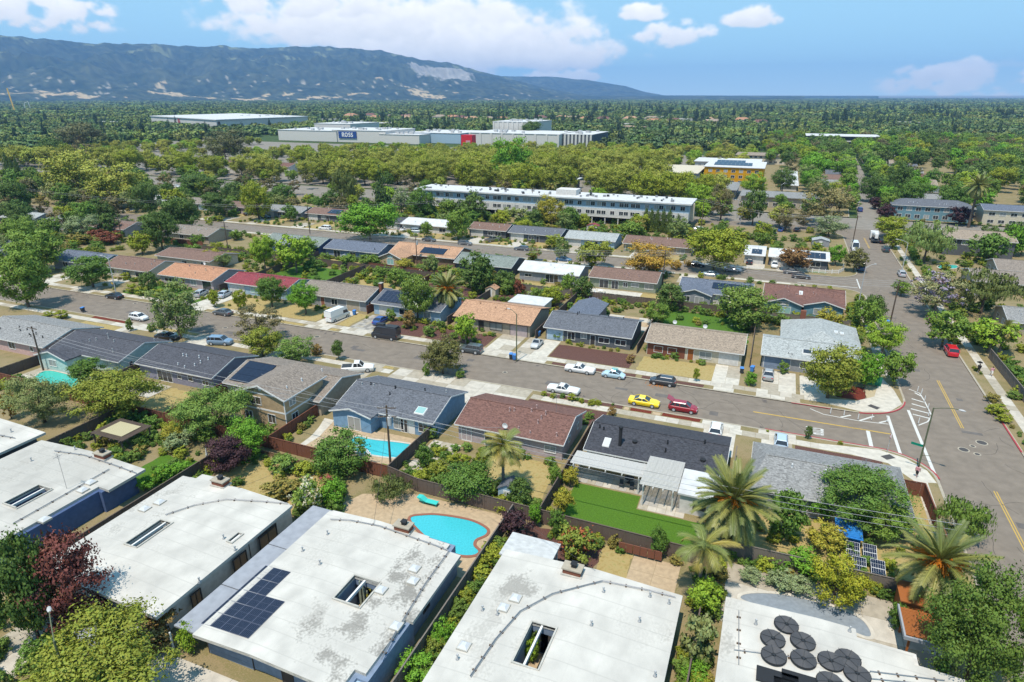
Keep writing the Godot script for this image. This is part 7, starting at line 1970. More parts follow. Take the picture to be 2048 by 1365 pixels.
	# patio umbrellas
	for q in [[-112.6,-150.6, "white patio umbrella behind the charcoal roofed house","cloth_white", true],[-63.8,-52.6, "closed pale patio umbrella beside the plum tree","cloth_white", false]]:
		var h := thing("patio_umbrella", q[2], "umbrella", Vector3(q[0], Y0,q[1]))
		b = MB.new(); b.tube(Vector3.ZERO, Vector3(0,2.5,0),0.03,0.03,6); part("pole", b,M.metal,h)
		b = MB.new(); b.tube(Vector3(0,1.9 if q[4] else 1.0,0),Vector3(0,2.55,0),1.5 if q[4] else 0.22,0.03,8,false); part("canopy", b,M[q[3]],h)
	# garden sheds
	for q in [[-60.17,-136.39,2.6,2.4, "roof_peach","wall_cream","cream garden shed with orange roof behind the orange shingled house"],[-58.99,-223.12,4.0,3.0, "roof_red","wall_white","white shed with red roof below the apartment block"],[-24.62,-60.29,2.2,2.0, "roof_slate","wall_skyblue","small blue grey shed beside the dark back fence"],[15.10,-226.52,5.0,4.0, "roof_pale","wall_grey","grey shed behind the picket fenced house"]]:
		var h := thing("garden_shed", q[6], "shed", Vector3(q[0], Y0,q[1]))
		var w: float = q[2]; var d: float = q[3]
		b = MB.new(); b.bx(-w / 2,0,-d / 2,w / 2,1.9,d / 2); b.tri(Vector3(-w / 2,1.9,d / 2),Vector3(w / 2,1.9,d / 2),Vector3(0,2.5,d / 2)); part("wall", b,M[q[5]],h)
		b = MB.new(); slope(b,Vector3(-w / 2 - 0.15,1.85,d / 2 + 0.15),Vector3(-w / 2 - 0.15,1.85,-d / 2 - 0.15),Vector3(0,2.6,-d / 2 - 0.15),Vector3(0,2.6,d / 2 + 0.15),0.06); slope(b,Vector3(w / 2 + 0.15,1.85,-d / 2 - 0.15),Vector3(w / 2 + 0.15,1.85,d / 2 + 0.15),Vector3(0,2.6,d / 2 + 0.15),Vector3(0,2.6,-d / 2 - 0.15),0.06); part("roof", b,M[q[4]],h)
		b = MB.new(); b.bx(-0.45,0.05,d / 2,0.45,1.75,d / 2 + 0.04); part("door", b,M.trim_white,h)
	# green netting screen at the corner garden
	var gs := thing("green_screen","green net screen between the corner trees","screen", Vector3(17.6, Y0,-113.0))
	b = MB.new(); b.bx(15.4, Y0 + 0.1,-112.6,20.2, Y0 + 1.7,-112.55); obj("net", b,M.green_net,gs)
	for x in [15.5,17.8,20.1]:
		b = MB.new(); b.tube(Vector3(x, Y0,-112.65),Vector3(x, Y0 + 1.8,-112.65),0.04,0.04,6); obj("post", b,M.metal,gs)
	# orange leaves swept on the roadway
	b = MB.new()
	for k in 90:
		var p := Vector3(-14.4 + rng.randfn() * 1.0,0.012 + rng.randf() * 0.03,-99.6 + rng.randfn() * 0.5)
		b.bc(p,Vector3(0.14,0.01,0.1),rng.randf() * TAU)
	var lv := obj("fallen_leaves", b,M.flower_orange); stuff(lv); lv.set_meta("label","orange fallen leaves swept on the roadway"); lv.set_meta("category","leaves")
	people()

func letters(text: String,size: float,m: Material,parent: Node,tr: Transform3D, depth := 0.02) -> void:
	var t := TextMesh.new()
	var fo := SystemFont.new(); fo.font_names = PackedStringArray(["Droid Sans"]); fo.font_weight = 700
	t.font = fo; t.text = text; t.font_size = 48; t.pixel_size = size / 36.0; t.depth = depth
	use("lettering", t,m,parent,tr)

# ---- people: a smooth body from tapered capsules, meshed as surface nets
func nets(caps: Array,cell: float,blend := 0.03) -> ArrayMesh:
	var lo := Vector3(1e9,1e9,1e9); var hi := -lo
	for c in caps:
		for e in [[c[0],c[2]],[c[1],c[3]]]:
			lo = lo.min(e[0] - Vector3.ONE * e[1]); hi = hi.max(e[0] + Vector3.ONE * e[1])
	lo -= Vector3.ONE * cell * 2; hi += Vector3.ONE * cell * 2
	var n := Vector3i(((hi - lo) / cell).ceil()) + Vector3i.ONE
	var val := PackedFloat32Array(); val.resize(n.x * n.y * n.z)
	for z in n.z:
		for y in n.y:
			for x in n.x:
				var p := lo + Vector3(x,y,z) * cell
				var d := 1e9
				for c in caps:
					var a: Vector3 = c[0]; var b: Vector3 = c[1]
					var ab := b - a
					var t := clampf((p - a).dot(ab) / maxf(ab.length_squared(),1e-9),0,1)
					var q := p.distance_to(a + ab * t) - lerpf(c[2],c[3],t)
					var h := clampf(0.5 + 0.5 * (d - q) / blend,0,1)
					d = lerpf(d,q,h) - blend * h * (1.0 - h) if d < 1e8 else q
				val[x + n.x * (y + n.y * z)] = d
	var mb := MB.new()
	var at := {}
	var grad := func(i: int) -> Vector3:
		return Vector3(val[i + 1] - val[i],val[i + n.x] - val[i],val[i + n.x * n.y] - val[i])
	for z in n.z - 1:
		for y in n.y - 1:
			for x in n.x - 1:
				var i := x + n.x * (y + n.y * z)
				var s := Vector3.ZERO; var k := 0
				var cs := [[0,0,0,1,0,0],[0,1,0,1,1,0],[0,0,1,1,0,1],[0,1,1,1,1,1],[0,0,0,0,1,0],[1,0,0,1,1,0],[0,0,1,0,1,1],[1,0,1,1,1,1],[0,0,0,0,0,1],[1,0,0,1,0,1],[0,1,0,0,1,1],[1,1,0,1,1,1]]
				var any := false
				var v0 := val[i] < 0
				for q in [1,n.x,n.x + 1,n.x * n.y,n.x * n.y + 1,n.x * n.y + n.x,n.x * n.y + n.x + 1]:
					if (val[i + q] < 0) != v0: any = true
				if not any: continue
				for e in cs:
					var va := val[i + e[0] + n.x * (e[1] + n.y * e[2])]; var vb := val[i + e[3] + n.x * (e[4] + n.y * e[5])]
					if (va < 0) != (vb < 0):
						s += Vector3(e[0],e[1],e[2]).lerp(Vector3(e[3],e[4],e[5]),va / (va - vb)); k += 1
				at[i] = mb.vert(lo + (Vector3(x,y,z) + s / k) * cell,grad.call(i).normalized())
	for i in at:
		for ax in 3:
			var d: int = [1,n.x,n.x * n.y][ax]
			if (val[i] < 0) == (val[i + d] < 0): continue
			var u: int = [n.x,n.x * n.y,1][ax]; var w: int = [n.x * n.y,1,n.x][ax]
			if not (at.has(i - u) and at.has(i - w) and at.has(i - u - w)): continue
			var q := [at[i],at[i - u],at[i - u - w],at[i - w]]
			if val[i] < 0: mb.i.append_array([q[0],q[2],q[1],q[0],q[3],q[2]])
			else: mb.i.append_array([q[0],q[1],q[2],q[0],q[2],q[3]])
	return mb.mesh()

func person(label: String,x: float,z: float,turn: float,step: float,shirt: Material,pants: Material,umbrella := false) -> void:
	var h := thing("person", label, "person", Vector3(x, Y0 + 0.02,z),turn, "people walking")
	var hip := Vector3(0,0.92,0); var neck := Vector3(0,1.46,0.0)
	var body := []; var top := []; var legs := []; var shoes := []
	body.append([Vector3(0,1.45,0),Vector3(0,1.55,0.01),0.055,0.05])
	body.append([Vector3(0,1.6,0.015),Vector3(0,1.68,0.0),0.085,0.09]); body.append([Vector3(0,1.585,0.08),Vector3(0,1.62,0.1),0.02,0.015])
	body.append([Vector3(0.088,1.62,0.0),Vector3(0.092,1.65,0.0),0.02,0.022]); body.append([Vector3(-0.088,1.62,0.0),Vector3(-0.092,1.65,0.0),0.02,0.022])
	top.append([Vector3(-0.1,0.98,0),Vector3(-0.1,1.36,0),0.11,0.1]); top.append([Vector3(0.1,0.98,0),Vector3(0.1,1.36,0),0.11,0.1]); top.append([Vector3(-0.16,1.4,0),Vector3(0.16,1.4,0),0.075,0.075])
	for s in [-1.0,1.0]:
		var f: float = step * s
		var hp := Vector3(0.09 * s,0.92,0); var kn := Vector3(0.1 * s,0.5,0.16 * f + 0.04); var an := Vector3(0.1 * s,0.08,0.3 * f - 0.06)
		body.append([hp,kn,0.075,0.052]); body.append([kn,an,0.05,0.035])
		legs.append([hp,kn,0.105,0.082])
		shoes.append([an - Vector3(0,0.03,0.04),an + Vector3(0,-0.04,0.15),0.05,0.04])
		var sh := Vector3(0.21 * s,1.4,0); var el := Vector3(0.26 * s,1.14,-0.1 * f); var wr := Vector3(0.24 * s,0.92,0.06 - 0.16 * f)
		if umbrella and s > 0: el = Vector3(0.25,1.16,0.1); wr = Vector3(0.14,1.3,0.28)
		body.append([sh,el,0.045,0.036]); body.append([el,wr,0.036,0.026])
		var dr := (wr - el).normalized()
		body.append([wr,wr + dr * 0.08,0.034,0.03])
		for k in 4: body.append([wr + dr * 0.08 + Vector3(0,0,0.028 * (k - 1.5)),wr + dr * (0.15 + 0.012 * (1.5 - absf(k - 1.5))) + Vector3(-0.01 * s,0,0.028 * (k - 1.5)),0.011,0.009])
		body.append([wr + dr * 0.03 + Vector3(0,0,0.035),wr + dr * 0.09 + Vector3(0,0,0.065),0.012,0.01])
		top.append([sh,sh.lerp(el,0.75),0.07,0.062])
	legs.append([Vector3(-0.07,0.95,0),Vector3(0.07,0.95,0),0.125,0.125])
	use("body", nets(body,0.022,0.02),M.skin,h)
	use("shirt", nets(top,0.035,0.06),shirt,h)
	use("trousers", nets(legs,0.035,0.04),pants,h)
	use("shoes", nets(shoes,0.03,0.02),M.cloth_white,h)
	var b := MB.new(); b.ball(Vector3(0,1.68,-0.015),Vector3(0.098,0.1,0.105),6,10); part("hair", b,M.hair if not umbrella else M.cloth_black,h)
	if umbrella:
		var u := thing("umbrella","small black umbrella held by the walker in black","umbrella", Vector3(x, Y0 + 1.3,z),turn)
		b = MB.new(); b.tube(Vector3(0.14,0.0,0.3),Vector3(0.1,0.85,0.2),0.012,0.012,5); part("shaft", b,M.metal,u)
		b = MB.new(); b.tube(Vector3(0.1,0.62,0.2),Vector3(0.1,0.86,0.2),0.5,0.03,8,false); part("canopy", b,M.cloth_black,u)

func people() -> void:
	person("pedestrian in pink shirt and black shorts at the corner lamp", 21.02,-83.71,2.6,0.6,M.cloth_pink,M.cloth_black)
	person("pedestrian in black under a small umbrella on right sidewalk", 36.47,-125.17,2.9,1.0,M.cloth_black,M.cloth_black,true)
	person("pedestrian in pink top and white trousers on right sidewalk", 38.21,-124.49,3.0,0.9,M.cloth_pink,M.cloth_white)

# ---- larger buildings behind
func block_building(called: String,label: String,x0: float,x1: float,zn: float,depth: float,hgt: float,wall: Material,roof: Material,rows: Array,ww := 1.5,gap := 3.2,par := 0.35) -> Node3D:
	var h := thing(called,label, "building", Vector3((x0 + x1) / 2,0,zn - depth / 2),0, "larger buildings behind the houses")
	var b := MB.new(); b.bx(x0,0,zn,x1,hgt - 0.3,zn - depth); obj("wall", b,wall,h)
	b = MB.new(); b.bx(x0 - par,hgt - 0.3,zn + par,x1 + par,hgt,zn - depth - par); obj("roof", b,roof,h)
	for y in rows:
		var n := int((x1 - x0 - 1.5) / gap)
		for k in n:
			opening(h, "window","n", x0 + 1.2 + (x1 - x0 - 2.4) * (k + 0.5) / n,zn,y,ww,1.3,M.trim_white,M.glass)
	return h

func build_far() -> void:
	rng.seed = 71
	# long white apartment block over carports
	var x0 := -138.0; var x1 := -28.0; var zn := -236.6; var zf := -250.0
	var h := thing("apartment_block","long white apartment block with blue grey top floor","building", Vector3(-83,0,-243),0, "larger buildings behind the houses")
	var b := MB.new(); b.bx(x0,2.7,zn,x1,5.9,zf); obj("wall", b,M.wall_white,h)
	b = MB.new(); b.bx(x0,5.9,zn - 0.15,x1,8.9,zf); obj("upper_wall", b,M.wall_skyblue,h)
	b = MB.new(); b.bx(x0 - 0.9,8.9,zn + 0.9,x1 + 0.9,9.4,zf - 0.8); obj("roof", b,M.roof_white,h)
	b = MB.new(); b.bx(x0 + 0.5,0,zn - 7,x1 - 0.5,2.68,zf + 0.3); obj("ground_floor_wall", b,M.wall_charcoal,h)
	for k in 23:
		b = MB.new(); var x := x0 + 0.5 + k * (x1 - x0 - 1.0) / 22.0; b.bx(x - 0.16,0,zn - 0.5,x + 0.16,2.7,zn - 0.15); obj("carport_post", b,M.wall_white,h)
	for k in 26:
		var x := x0 + 2.2 + k * (x1 - x0 - 4.4) / 25.0
		for d in ([-0.9,0.9] if k % 3 != 1 else [0.0]):
			opening(h, "window","n", x + d,zn - 0.15,6.8,1.5,1.4,M.trim_white,M.glass)
			opening(h, "window","n", x + d,zn,3.8,1.5,1.3,M.trim_white,M.glass)
	b = MB.new(); b.bx(x1 - 0.02,2.7,zn - 4,x1 + 1.4,8.9,zn - 5); obj("stair_tower", b,M.wall_cream,h)
	for k in 60:
		b = MB.new(); var p := Vector3(rng.randf_range(x0 + 2,x1 - 2),9.4,rng.randf_range(zf + 1,zn - 1))
		b.bc(p + Vector3(0,0.35,0),Vector3(0.9,0.7,0.8) * rng.randf_range(0.5,1.1)); obj("roof_unit", b,M.metal if k % 3 else M.bin_dark,h)
	b = MB.new(); b.bx(-79,9.4,-247,-71,11.4,-241); obj("lift_house", b,M.wall_white,h)
	# flats right of the cross street
	var ops := []
	for k in 8:
		for y in [0.9,3.6]: ops.append(["window","n", 45.2 + k * 3.1,y,1.7,1.3])
	house("flats","two storey grey flats with slate hip roof beyond the plum trees", 42.2,70.0,-289.5,-304.0, {"wall": "wall_teal","roof": "roof_slate","eave": 5.6, "ridge": 7.4, "hip": 5.0, "open": ops, "vents": spots(48,66,[-294,-291],9,71,0.3, "plastic_white"), "group": "larger buildings behind the houses"})
	ops = []
	for k in 7:
		for y in [0.9,3.6]: ops.append(["window","n", 75.0 + k * 3.4,y,1.9,1.1])
	house("flats","two storey cream flats with dark roof at the right edge", 72.0,100.0,-288.5,-301.0, {"wall": "wall_cream","roof": "roof_bluegrey","eave": 5.6, "ridge": 7.0, "open": ops, "vents": spots(74,98,[-294,-291],8,72,0.3, "black_pipe"), "group": "larger buildings behind the houses"})
	ops = []
	for k in 5: ops.append(["window","n", 51.0 + k * 3.1,3.4,1.6,1.2])
	house("flats","grey flats with tan roof behind the weeping pale conifer", 48.5,67.0,-226.5,-240.5, {"wall": "wall_charcoal","roof": "roof_tan","eave": 5.2, "ridge": 6.8, "open": ops, "group": "larger buildings behind the houses"})
	for q in [["grey roofed house at the right picture edge beyond lime tree", 46.5,63,-150.5,-162, "roof_grey"],["mottled grey roofed house at the right edge behind the cedar", 47.5,64,-184,-197, "roof_taupe"],["house right of the sidewalk walkers", 48,66,-118,-130, "roof_brown"],["grey roofed house behind the small teal pool", 56,72,-199,-211, "roof_taupe"]]:
		house("right_house", q[0],q[1],q[2],q[3],q[4], {"wall": "wall_beige","roof": q[5], "open": [["window","n", q[1] + 4,1,1.6,1.1],["window","l", q[3] - 4,1,1.4,1.1],["window","l", q[3] - 8,1,1.4,1.1]], "vents": spots(q[1] + 2,q[2] - 2,[q[3] - 5,q[3] - 2],4,int(q[1]),0.3)})
	# left: peach houses and flats
	house("peach_two_storey_house","peach roofed two storey house with balcony at far left", -352,-325,-240,-252, {"wall": "wall_rosegrey","roof": "roof_peach","eave": 5.4, "ridge": 7.4, "chimney": [[-338,-246,8.6]], "open": [["window","n", -330,3.8,2.2,1.2],["window","n", -340,3.8,2.2,1.2],["window","n", -334,1.0,1.6,1.2],["window","r", -246,3.8,2.2,1.2]]})
	house("peach_house","low peach roofed house left of the balcony house", -392,-356,-246,-259, {"wall": "wall_cream","roof": "roof_peach","open": [["window","n", -370,1,2.2,1.2],["window","n", -380,1,2.2,1.2]]})
	flats_left()
	# small shop with canopy beside the avenue
	block_building("canopy_shop","white roofed canopy shop behind the apartment block", -118.0,-96.0,-318,14,5.2,M.wall_charcoal,M.roof_white,[1.0],2.6,4.2,1.2)
	block_building("grey_office","low grey hipped office near the avenue trees", -46,-18,-318,30,4.6,M.wall_grey,M.roof_grey,[1.0],1.6,3.0,1.0)
	h = block_building("yellow_flats","bright yellow and white flats with rooftop solar", -38,-8,-372,36,9.6,M.wall_yellow,M.roof_white,[1.2,4.0,6.8],1.8,3.6,0.6)
	solar(h,Vector3(-34,9.6,-380),Vector3(2.2,0,0),Vector3(0,0.3,-2.4),9,3, "solar_panel", false)
	solar(h,Vector3(-34,9.6,-394),Vector3(2.2,0,0),Vector3(0,0.3,-2.4),7,3, "solar_panel", false)
	block_building("tan_flats","cream flat roofed flats left of the yellow flats", -62,-40,-356,40,7.4,M.wall_steel,M.wall_cream,[1.2,4.4],1.6,3.4,0.8)
	h = block_building("glass_office","dark glass office with white flat roof among far trees", 20,82,-705,40,9.6,M.glass,M.roof_white,[],2,4,1.2)
	b = MB.new(); b.bx(19,4.6,-704.4,83,5.6,-706); obj("floor_band", b,M.wall_white,h)
	for q in [["grey hipped offices beside the avenue", -14,14,-300,18,4.8, "wall_beige","roof_grey"],["pale carport row right of the yellow flats", 2,9,-360,70,3.0, "wall_white","roof_white"],["white flat roofed block behind the yellow flats", -50,-12,-430,26,7.0, "wall_white","roof_white"],["grey flat roofed block left of the tan flats", -92,-66,-352,30,5.0, "wall_grey","roof_grey"],["low tan block far behind the yellow flats", -30,6,-500,26,6.0, "wall_cream","roof_tan"]]:
		block_building("low_block", q[0],q[1],q[2],q[3],q[4],q[5],M[q[6]],M[q[7]],[1.0] if q[5] < 6 else [1.0,4.2],1.7,3.4,0.8)
	# rows of small houses up the side street
	for k in 9:
		house("side_street_house","%s small house up the left of the side street" % nth(k),16 + k * 2.2,28 + k * 2.2,-318 - k * 26,-334 - k * 26, {"roof": ["roof_slate","roof_dark","roof_grey","roof_brown"][k % 4], "wall": "wall_grey","ridge": 4.6, "group": "houses along the side street"})
	for k in 10:
		house("side_street_house","%s small house up the right of the side street" % nth(k),58 + k * 1.6,72 + k * 1.6,-330 - k * 30,-344 - k * 30, {"roof": ["roof_grey","roof_slate","roof_tan","roof_rust"][k % 4], "wall": "wall_white","ridge": 4.6, "group": "houses right of the side street"})
	for k in 14:
		var x := 110.0 + (k % 5) * 42.0 + rng.randf_range(-8,8); var z := -310.0 - (k / 5) * 90.0 - rng.randf_range(0,40)
		house("distant_house","%s distant house in the %s row among the right hand trees" % [nth(k % 5),["nearest","middle","farthest"][k / 5]],x,x + 17,z,z - 12, {"roof": ["roof_grey","roof_rust","roof_slate","roof_peach","roof_white"][k % 5], "wall": "wall_white","group": "distant houses at right"})
	for k in 22:
		var x := -456.0 + (k % 11) * 23.5; var z: float = [-116.0,-152.0][k / 11]
		if x > -205 and k < 11 or x > -196: continue
		house("left_house","%s low house from the left in the %s far left row" % [nth(k % 11),["nearer","farther"][k / 11]],x,x + 18,z,z - 11, {"roof": ["roof_grey","roof_brown","roof_slate","roof_pale"][k % 4], "wall": "wall_grey","group": "houses at far left"})
	mall()
	hills()
	woods()
	shrubbery()

func flats_left() -> void:
	for q in [["long red brown roofed flats with white lower walls", -330.0,-272.0,-318.0],["shorter red brown roofed flats beside the long ones", -268.0,-222.0,-322.0]]:
		var ops := []
		for k in 12: ops.append(["window","n", q[1] + 4 + k * (q[2] - q[1] - 8) / 11.0,3.6,1.5,1.0])
		house("flats", q[0],q[1],q[2],q[3],q[3] - 13, {"wall": "wall_white","roof": "roof_rust","eave": 5.4, "ridge": 7.0, "open": ops, "group": "larger buildings behind the houses"})

func mall() -> void:
	# big store, corner towards the viewer
	var A := Vector2(-925.20,-779.11); var B := Vector2(-693.89,-682.32); var C := Vector2(-680.59,-850.19)
	var D := A + (C - B)
	var h := thing("department_store","large pale store with red ring logo beyond the tree grove","building", Vector3(B.x,0, B.y),0, "mall buildings")
	var b := MB.new(); b.prism(PackedVector2Array([A, B, C, D]),0,15.0); obj("wall", b,M.wall_white,h)
	b = MB.new(); b.prism(inset(PackedVector2Array([A, B, C, D]),-1.0),15.0,16.0); obj("roof", b,M.roof_white,h)
	var d := (B - A).normalized(); var nn := Vector2(-d.y,d.x)
	if nn.dot(-B) < 0: nn = -nn
	var lp := A.lerp(B, 0.47) + nn * 0.6
	var basis := Basis(Vector3(d.x,0,d.y),Vector3.UP, Vector3(nn.x,0,nn.y))
	var lg := MB.new()
	for k in 24:
		var t0 := TAU * k / 24; var t1 := TAU * (k + 1) / 24
		lg.quad(Vector3(cos(t0) * 4.0,sin(t0) * 4.0,0),Vector3(cos(t1) * 4.0,sin(t1) * 4.0,0),Vector3(cos(t1) * 2.6,sin(t1) * 2.6,0),Vector3(cos(t0) * 2.6,sin(t0) * 2.6,0))
		lg.tri(Vector3.ZERO, Vector3(cos(t0) * 1.3,sin(t0) * 1.3,0),Vector3(cos(t1) * 1.3,sin(t1) * 1.3,0))
	use("ring_logo", lg.mesh(),M.sign_red,h, Transform3D(basis,Vector3(lp.x - B.x,10.5,lp.y - B.y)))
	var sb := MB.new(); sb.bc(Vector3.ZERO, Vector3(11,9,0.8)); var sp := B.lerp(C, 0.03); use("dark_sign", sb.mesh(),M.sign_black,h, Transform3D(basis,Vector3(sp.x - B.x + nn.x * 2,9.0,sp.y - B.y + nn.y * 2)))
	# long low shops with the blue sign
	var rr := [[-509.41,-588.36,-433.40,-584.43,11.0, "wall_white","long pale mall shop left of the blue sign"],[-439.70,-593.16,-374.83,-585.76,12.0, "wall_white","mall shop with the blue lettered sign"],[-381.30,-595.56,-335.31,-584.75,9.0, "wall_white","low white mall shop right of the blue sign"],[-358.63,-625.77,-300.81,-607.26,10.0, "wall_skyblue","pale blue mall shop beside the red block"],[-283.81,-601.68,-191.96,-591.39,12.0, "wall_white","columned white department store at the mall's right end"],[-287.38,-669.87,-242.33,-657.45,20.0, "wall_white","taller white mall block behind the columned store"],[-193.69,-599.68,-163.33,-650.35,12.0, "wall_charcoal","dark columned right wing of the mall"],[-815.27,-852.65,-702.73,-814.80,15.0, "wall_cream","cream mall block behind the ring logo store"],[-514.62,-664.48,-464.21,-653.25,15.0, "wall_white","white gabled mall block behind the blue sign"]]
	for q in rr:
		var xa: float = minf(q[0],q[2]); var xb: float = maxf(q[0],q[2]); var z: float = maxf(q[1],q[3])
		h = block_building("mall_shop", q[6],xa,xb,z,60,q[4],M[q[5]],M.roof_white,[],2,6,0.4)
		h.set_meta("group","mall buildings")
		for k in 10:
			b = MB.new(); var p := Vector3(rng.randf_range(xa + 4,xb - 4),q[4] + 0.8,z - rng.randf_range(6,50)); b.bc(p,Vector3(3,1.8,2.4) * rng.randf_range(0.6,1.3)); obj("roof_unit", b,M.galv,h)
		if "columned" in q[6]:
			for k in 9:
				b = MB.new(); var x := lerpf(xa + 1,xb - 1,k / 8.0); b.bx(x - 0.9,0,z,x + 0.9,q[4] - 0.4,z + 0.7); obj("column", b,M.wall_white,h)
		if "blue lettered" in q[6]:
			var pb := MB.new(); var sx: float = lerpf(xa,xb,0.3); pb.bx(sx - 11,4.0,z + 0.2,sx + 11,10.6,z + 0.8); var sg := obj("sign_panel", pb,M.sign_blue,h)
			letters("ROSS", 4.4,M.plastic_white,sg, Transform3D(Basis.IDENTITY, Vector3(sx,7.3,z + 0.9) - h.position),0.3)
	var rb := thing("red_block","tall red sign block in the middle of the mall","sign block", Vector3.ZERO)
	var p2 := Vector2(-263.87,-533.58); var p3 := Vector2(-253.29,-537.86)
	rb.position = Vector3(p2.x,0,p2.y)
	b = MB.new(); b.bx(p2.x,0,p2.y,p3.x,13,p2.y - 8); obj("block", b,M.sign_red,rb)
	b = MB.new(); b.bx(lerpf(p2.x,p3.x,0.45),3,p2.y + 0.2,lerpf(p2.x,p3.x,0.85),8.5,p2.y + 0.5); obj("emblem_panel", b,M.cloth_pink,rb)
	# red roofed town houses behind the mall
	for k in 26:
		var x := -900.0 + k * 34.0 + rng.randf_range(-6,6); var z := -1180.0 + rng.randf_range(-90,60)
		house("town_house","%s terracotta roofed town house from the left behind the mall" % nth(k),x,x + 28,z,z - 18, {"roof": ["roof_orange","roof_rust","roof_peach","roof_tan"][k % 4], "wall": "wall_cream","eave": 6.0, "ridge": 10.0, "hip": 7.0, "group": "town houses behind the mall"})
	# construction cranes at far left
	for q in [[-1720.39,-1075.23, "yellow crane boom at the far left construction site", true],[-2045.96,-1307.03, "white pump boom at the far left construction site", false]]:
		h = thing("construction_boom", q[2], "crane", Vector3(q[0],0,q[1]))
		b = MB.new()
		if q[3]:
			b.bar(Vector3.ZERO, Vector3(-24,62,-10),2.4,2.4); part("boom", b,M.paint_yellow,h)
		else:
			b.bar(Vector3.ZERO, Vector3(4,26,0),1.0,1.0); b.bar(Vector3(4,26,0),Vector3(22,30,0),0.9,0.9); b.bar(Vector3(22,30,0),Vector3(26,10,0),0.7,0.7); part("boom", b,M.plastic_white,h)
		b = MB.new(); b.bc(Vector3(0,1.5,0),Vector3(8,3,3)); part("base", b,M.bin_dark,h)

# ---- hills on the horizon
const RIDGE := [[-64.86,3.63,-57.73,3.72,-55.04,3.60,-52.16,3.46,-49.06,3.50,-45.79,3.42,-44.07,3.54,-42.34,3.37,-40.15,3.56,-36.80,3.65,-34.91,3.50,-32.58,3.42,-31.03,3.07,-29.06,2.72,-27.05,2.54,-25.03,1.99,-22.99,1.54,-20.51,0.93,-18.03,0.39,-15.55,0.00],[-31.16,1.03,-25.04,1.38,-22.99,1.50,-18.88,1.50,-15.60,1.19,-12.75,0.76,-11.11,0.30,-9.50,0.04,4.10,0.00]]

func ridge_at(az: float,row: int) -> float:
	var t: Array = RIDGE[row]
	if az <= t[0]: return t[1]
	for k in range(0,t.size() - 2,2):
		if az <= t[k + 2]: return lerpf(t[k + 1],t[k + 3],(az - t[k]) / (t[k + 2] - t[k]))
	return t[t.size() - 1]

func hills() -> void:
	var f := FastNoiseLite.new(); f.seed = 9; f.frequency = 0.0007; f.fractal_octaves = 6; f.fractal_gain = 0.55; f.fractal_type = FastNoiseLite.FRACTAL_RIDGED
	var g := FastNoiseLite.new(); g.seed = 19; g.frequency = 0.0019; g.fractal_octaves = 5
	var sp := FastNoiseLite.new(); sp.seed = 29; sp.frequency = 0.011; sp.fractal_octaves = 3
	for row in 2:
		var d0: float = [5600.0,9600.0][row]; var d1: float = [9000.0,11800.0][row]
		var b := MB.new()
		var na := 520; var nd := 90
		var a0: float = [-78.0,-60.0][row]; var a1: float = [1.0,6.0][row]
		var idx := []
		for i in na + 1:
			var az := lerpf(a0,a1,float(i) / na)
			var top := tan(deg_to_rad(ridge_at(az,row))) * d1 * (1.0 + 0.035 * g.get_noise_2d(az * 420.0,50.0 * row)) + 45.0
			for j in nd + 1:
				var t := float(j) / nd
				var d := lerpf(d0,d1 * 1.12,t)
				var p := Vector2(sin(deg_to_rad(az)),-cos(deg_to_rad(az))) * d
				var s := clampf((d - d0) / (d1 - d0),0.0,1.0)
				var shape := s * s * (3.0 - 2.0 * s)
				shape = lerpf(shape,s,0.3)
				if d > d1: shape = 1.0 - (d - d1) / (d1 * 0.12) * 0.5
				var n := f.get_noise_2d(p.x,p.y) * 0.5 + 0.5
				var y := top * (shape * (0.38 + 0.62 * lerpf(n,1.0,pow(s,7.0)))) 
				y += top * 0.22 * sin(s * PI) * (n - 0.45)
				y = maxf(y,-2.0) if s > 0.02 else -2.0
				# cover: forest with straw grass slopes, pale clearings and one quarry
				var v := g.get_noise_2d(p.x,p.y); var w := sp.get_noise_2d(p.x,p.y)
				var col := Color(0.026,0.042,0.03).lerp(Color(0.075,0.085,0.05),clampf(v * 0.9 + w * 0.6 + 0.4,0,1))
				if row == 0:
					if s < 0.36 and v > 0.24 + s * 0.5 and w > -0.2: col = Color(0.5,0.36,0.2).lerp(Color(0.36,0.29,0.17),clampf(w + 0.3,0,1))
					elif s < 0.42 and w > 0.53: col = Color(0.26,0.225,0.17)
					elif s > 0.5 and v > 0.36 and w > -0.1: col = Color(0.16,0.17,0.08)
					var qa := (az + 27.8) / 2.6; var qs := (s - 0.66) / 0.2
					if qa * qa + qs * qs + w * 0.5 < 1.0: col = Color(0.3,0.28,0.25)
				col = col * (1.0 + 0.5 * w)
				b.col = col
				b.vert(Vector3(p.x,y,p.y),Vector3.UP)
		for i in na:
			for j in nd:
				var q := i * (nd + 1) + j
				b.i.append_array([q,q + 1,q + nd + 1,q + 1,q + nd + 2,q + nd + 1])
		for i in na + 1:
			for j in nd + 1:
				var q := i * (nd + 1) + j
				var du: Vector3 = b.v[mini(i + 1,na) * (nd + 1) + j] - b.v[maxi(i - 1,0) * (nd + 1) + j]
				var dv: Vector3 = b.v[i * (nd + 1) + mini(j + 1,nd)] - b.v[i * (nd + 1) + maxi(j - 1,0)]
				var nn := dv.cross(du).normalized()
				b.n[q] = nn if nn.y > 0 else -nn
		var m := StandardMaterial3D.new(); m.resource_name = "hill_cover"; m.vertex_color_use_as_albedo = true; m.roughness = 0.95; m.metallic_specular = 0.1
		struct("hills", b,m)

# ---- tree masses
func in_view(x: float,z: float,wide := 44.0) -> bool:
	return absf(wrapf(rad_to_deg(atan2(x,-z)) + 22.0,-180,180)) < wide

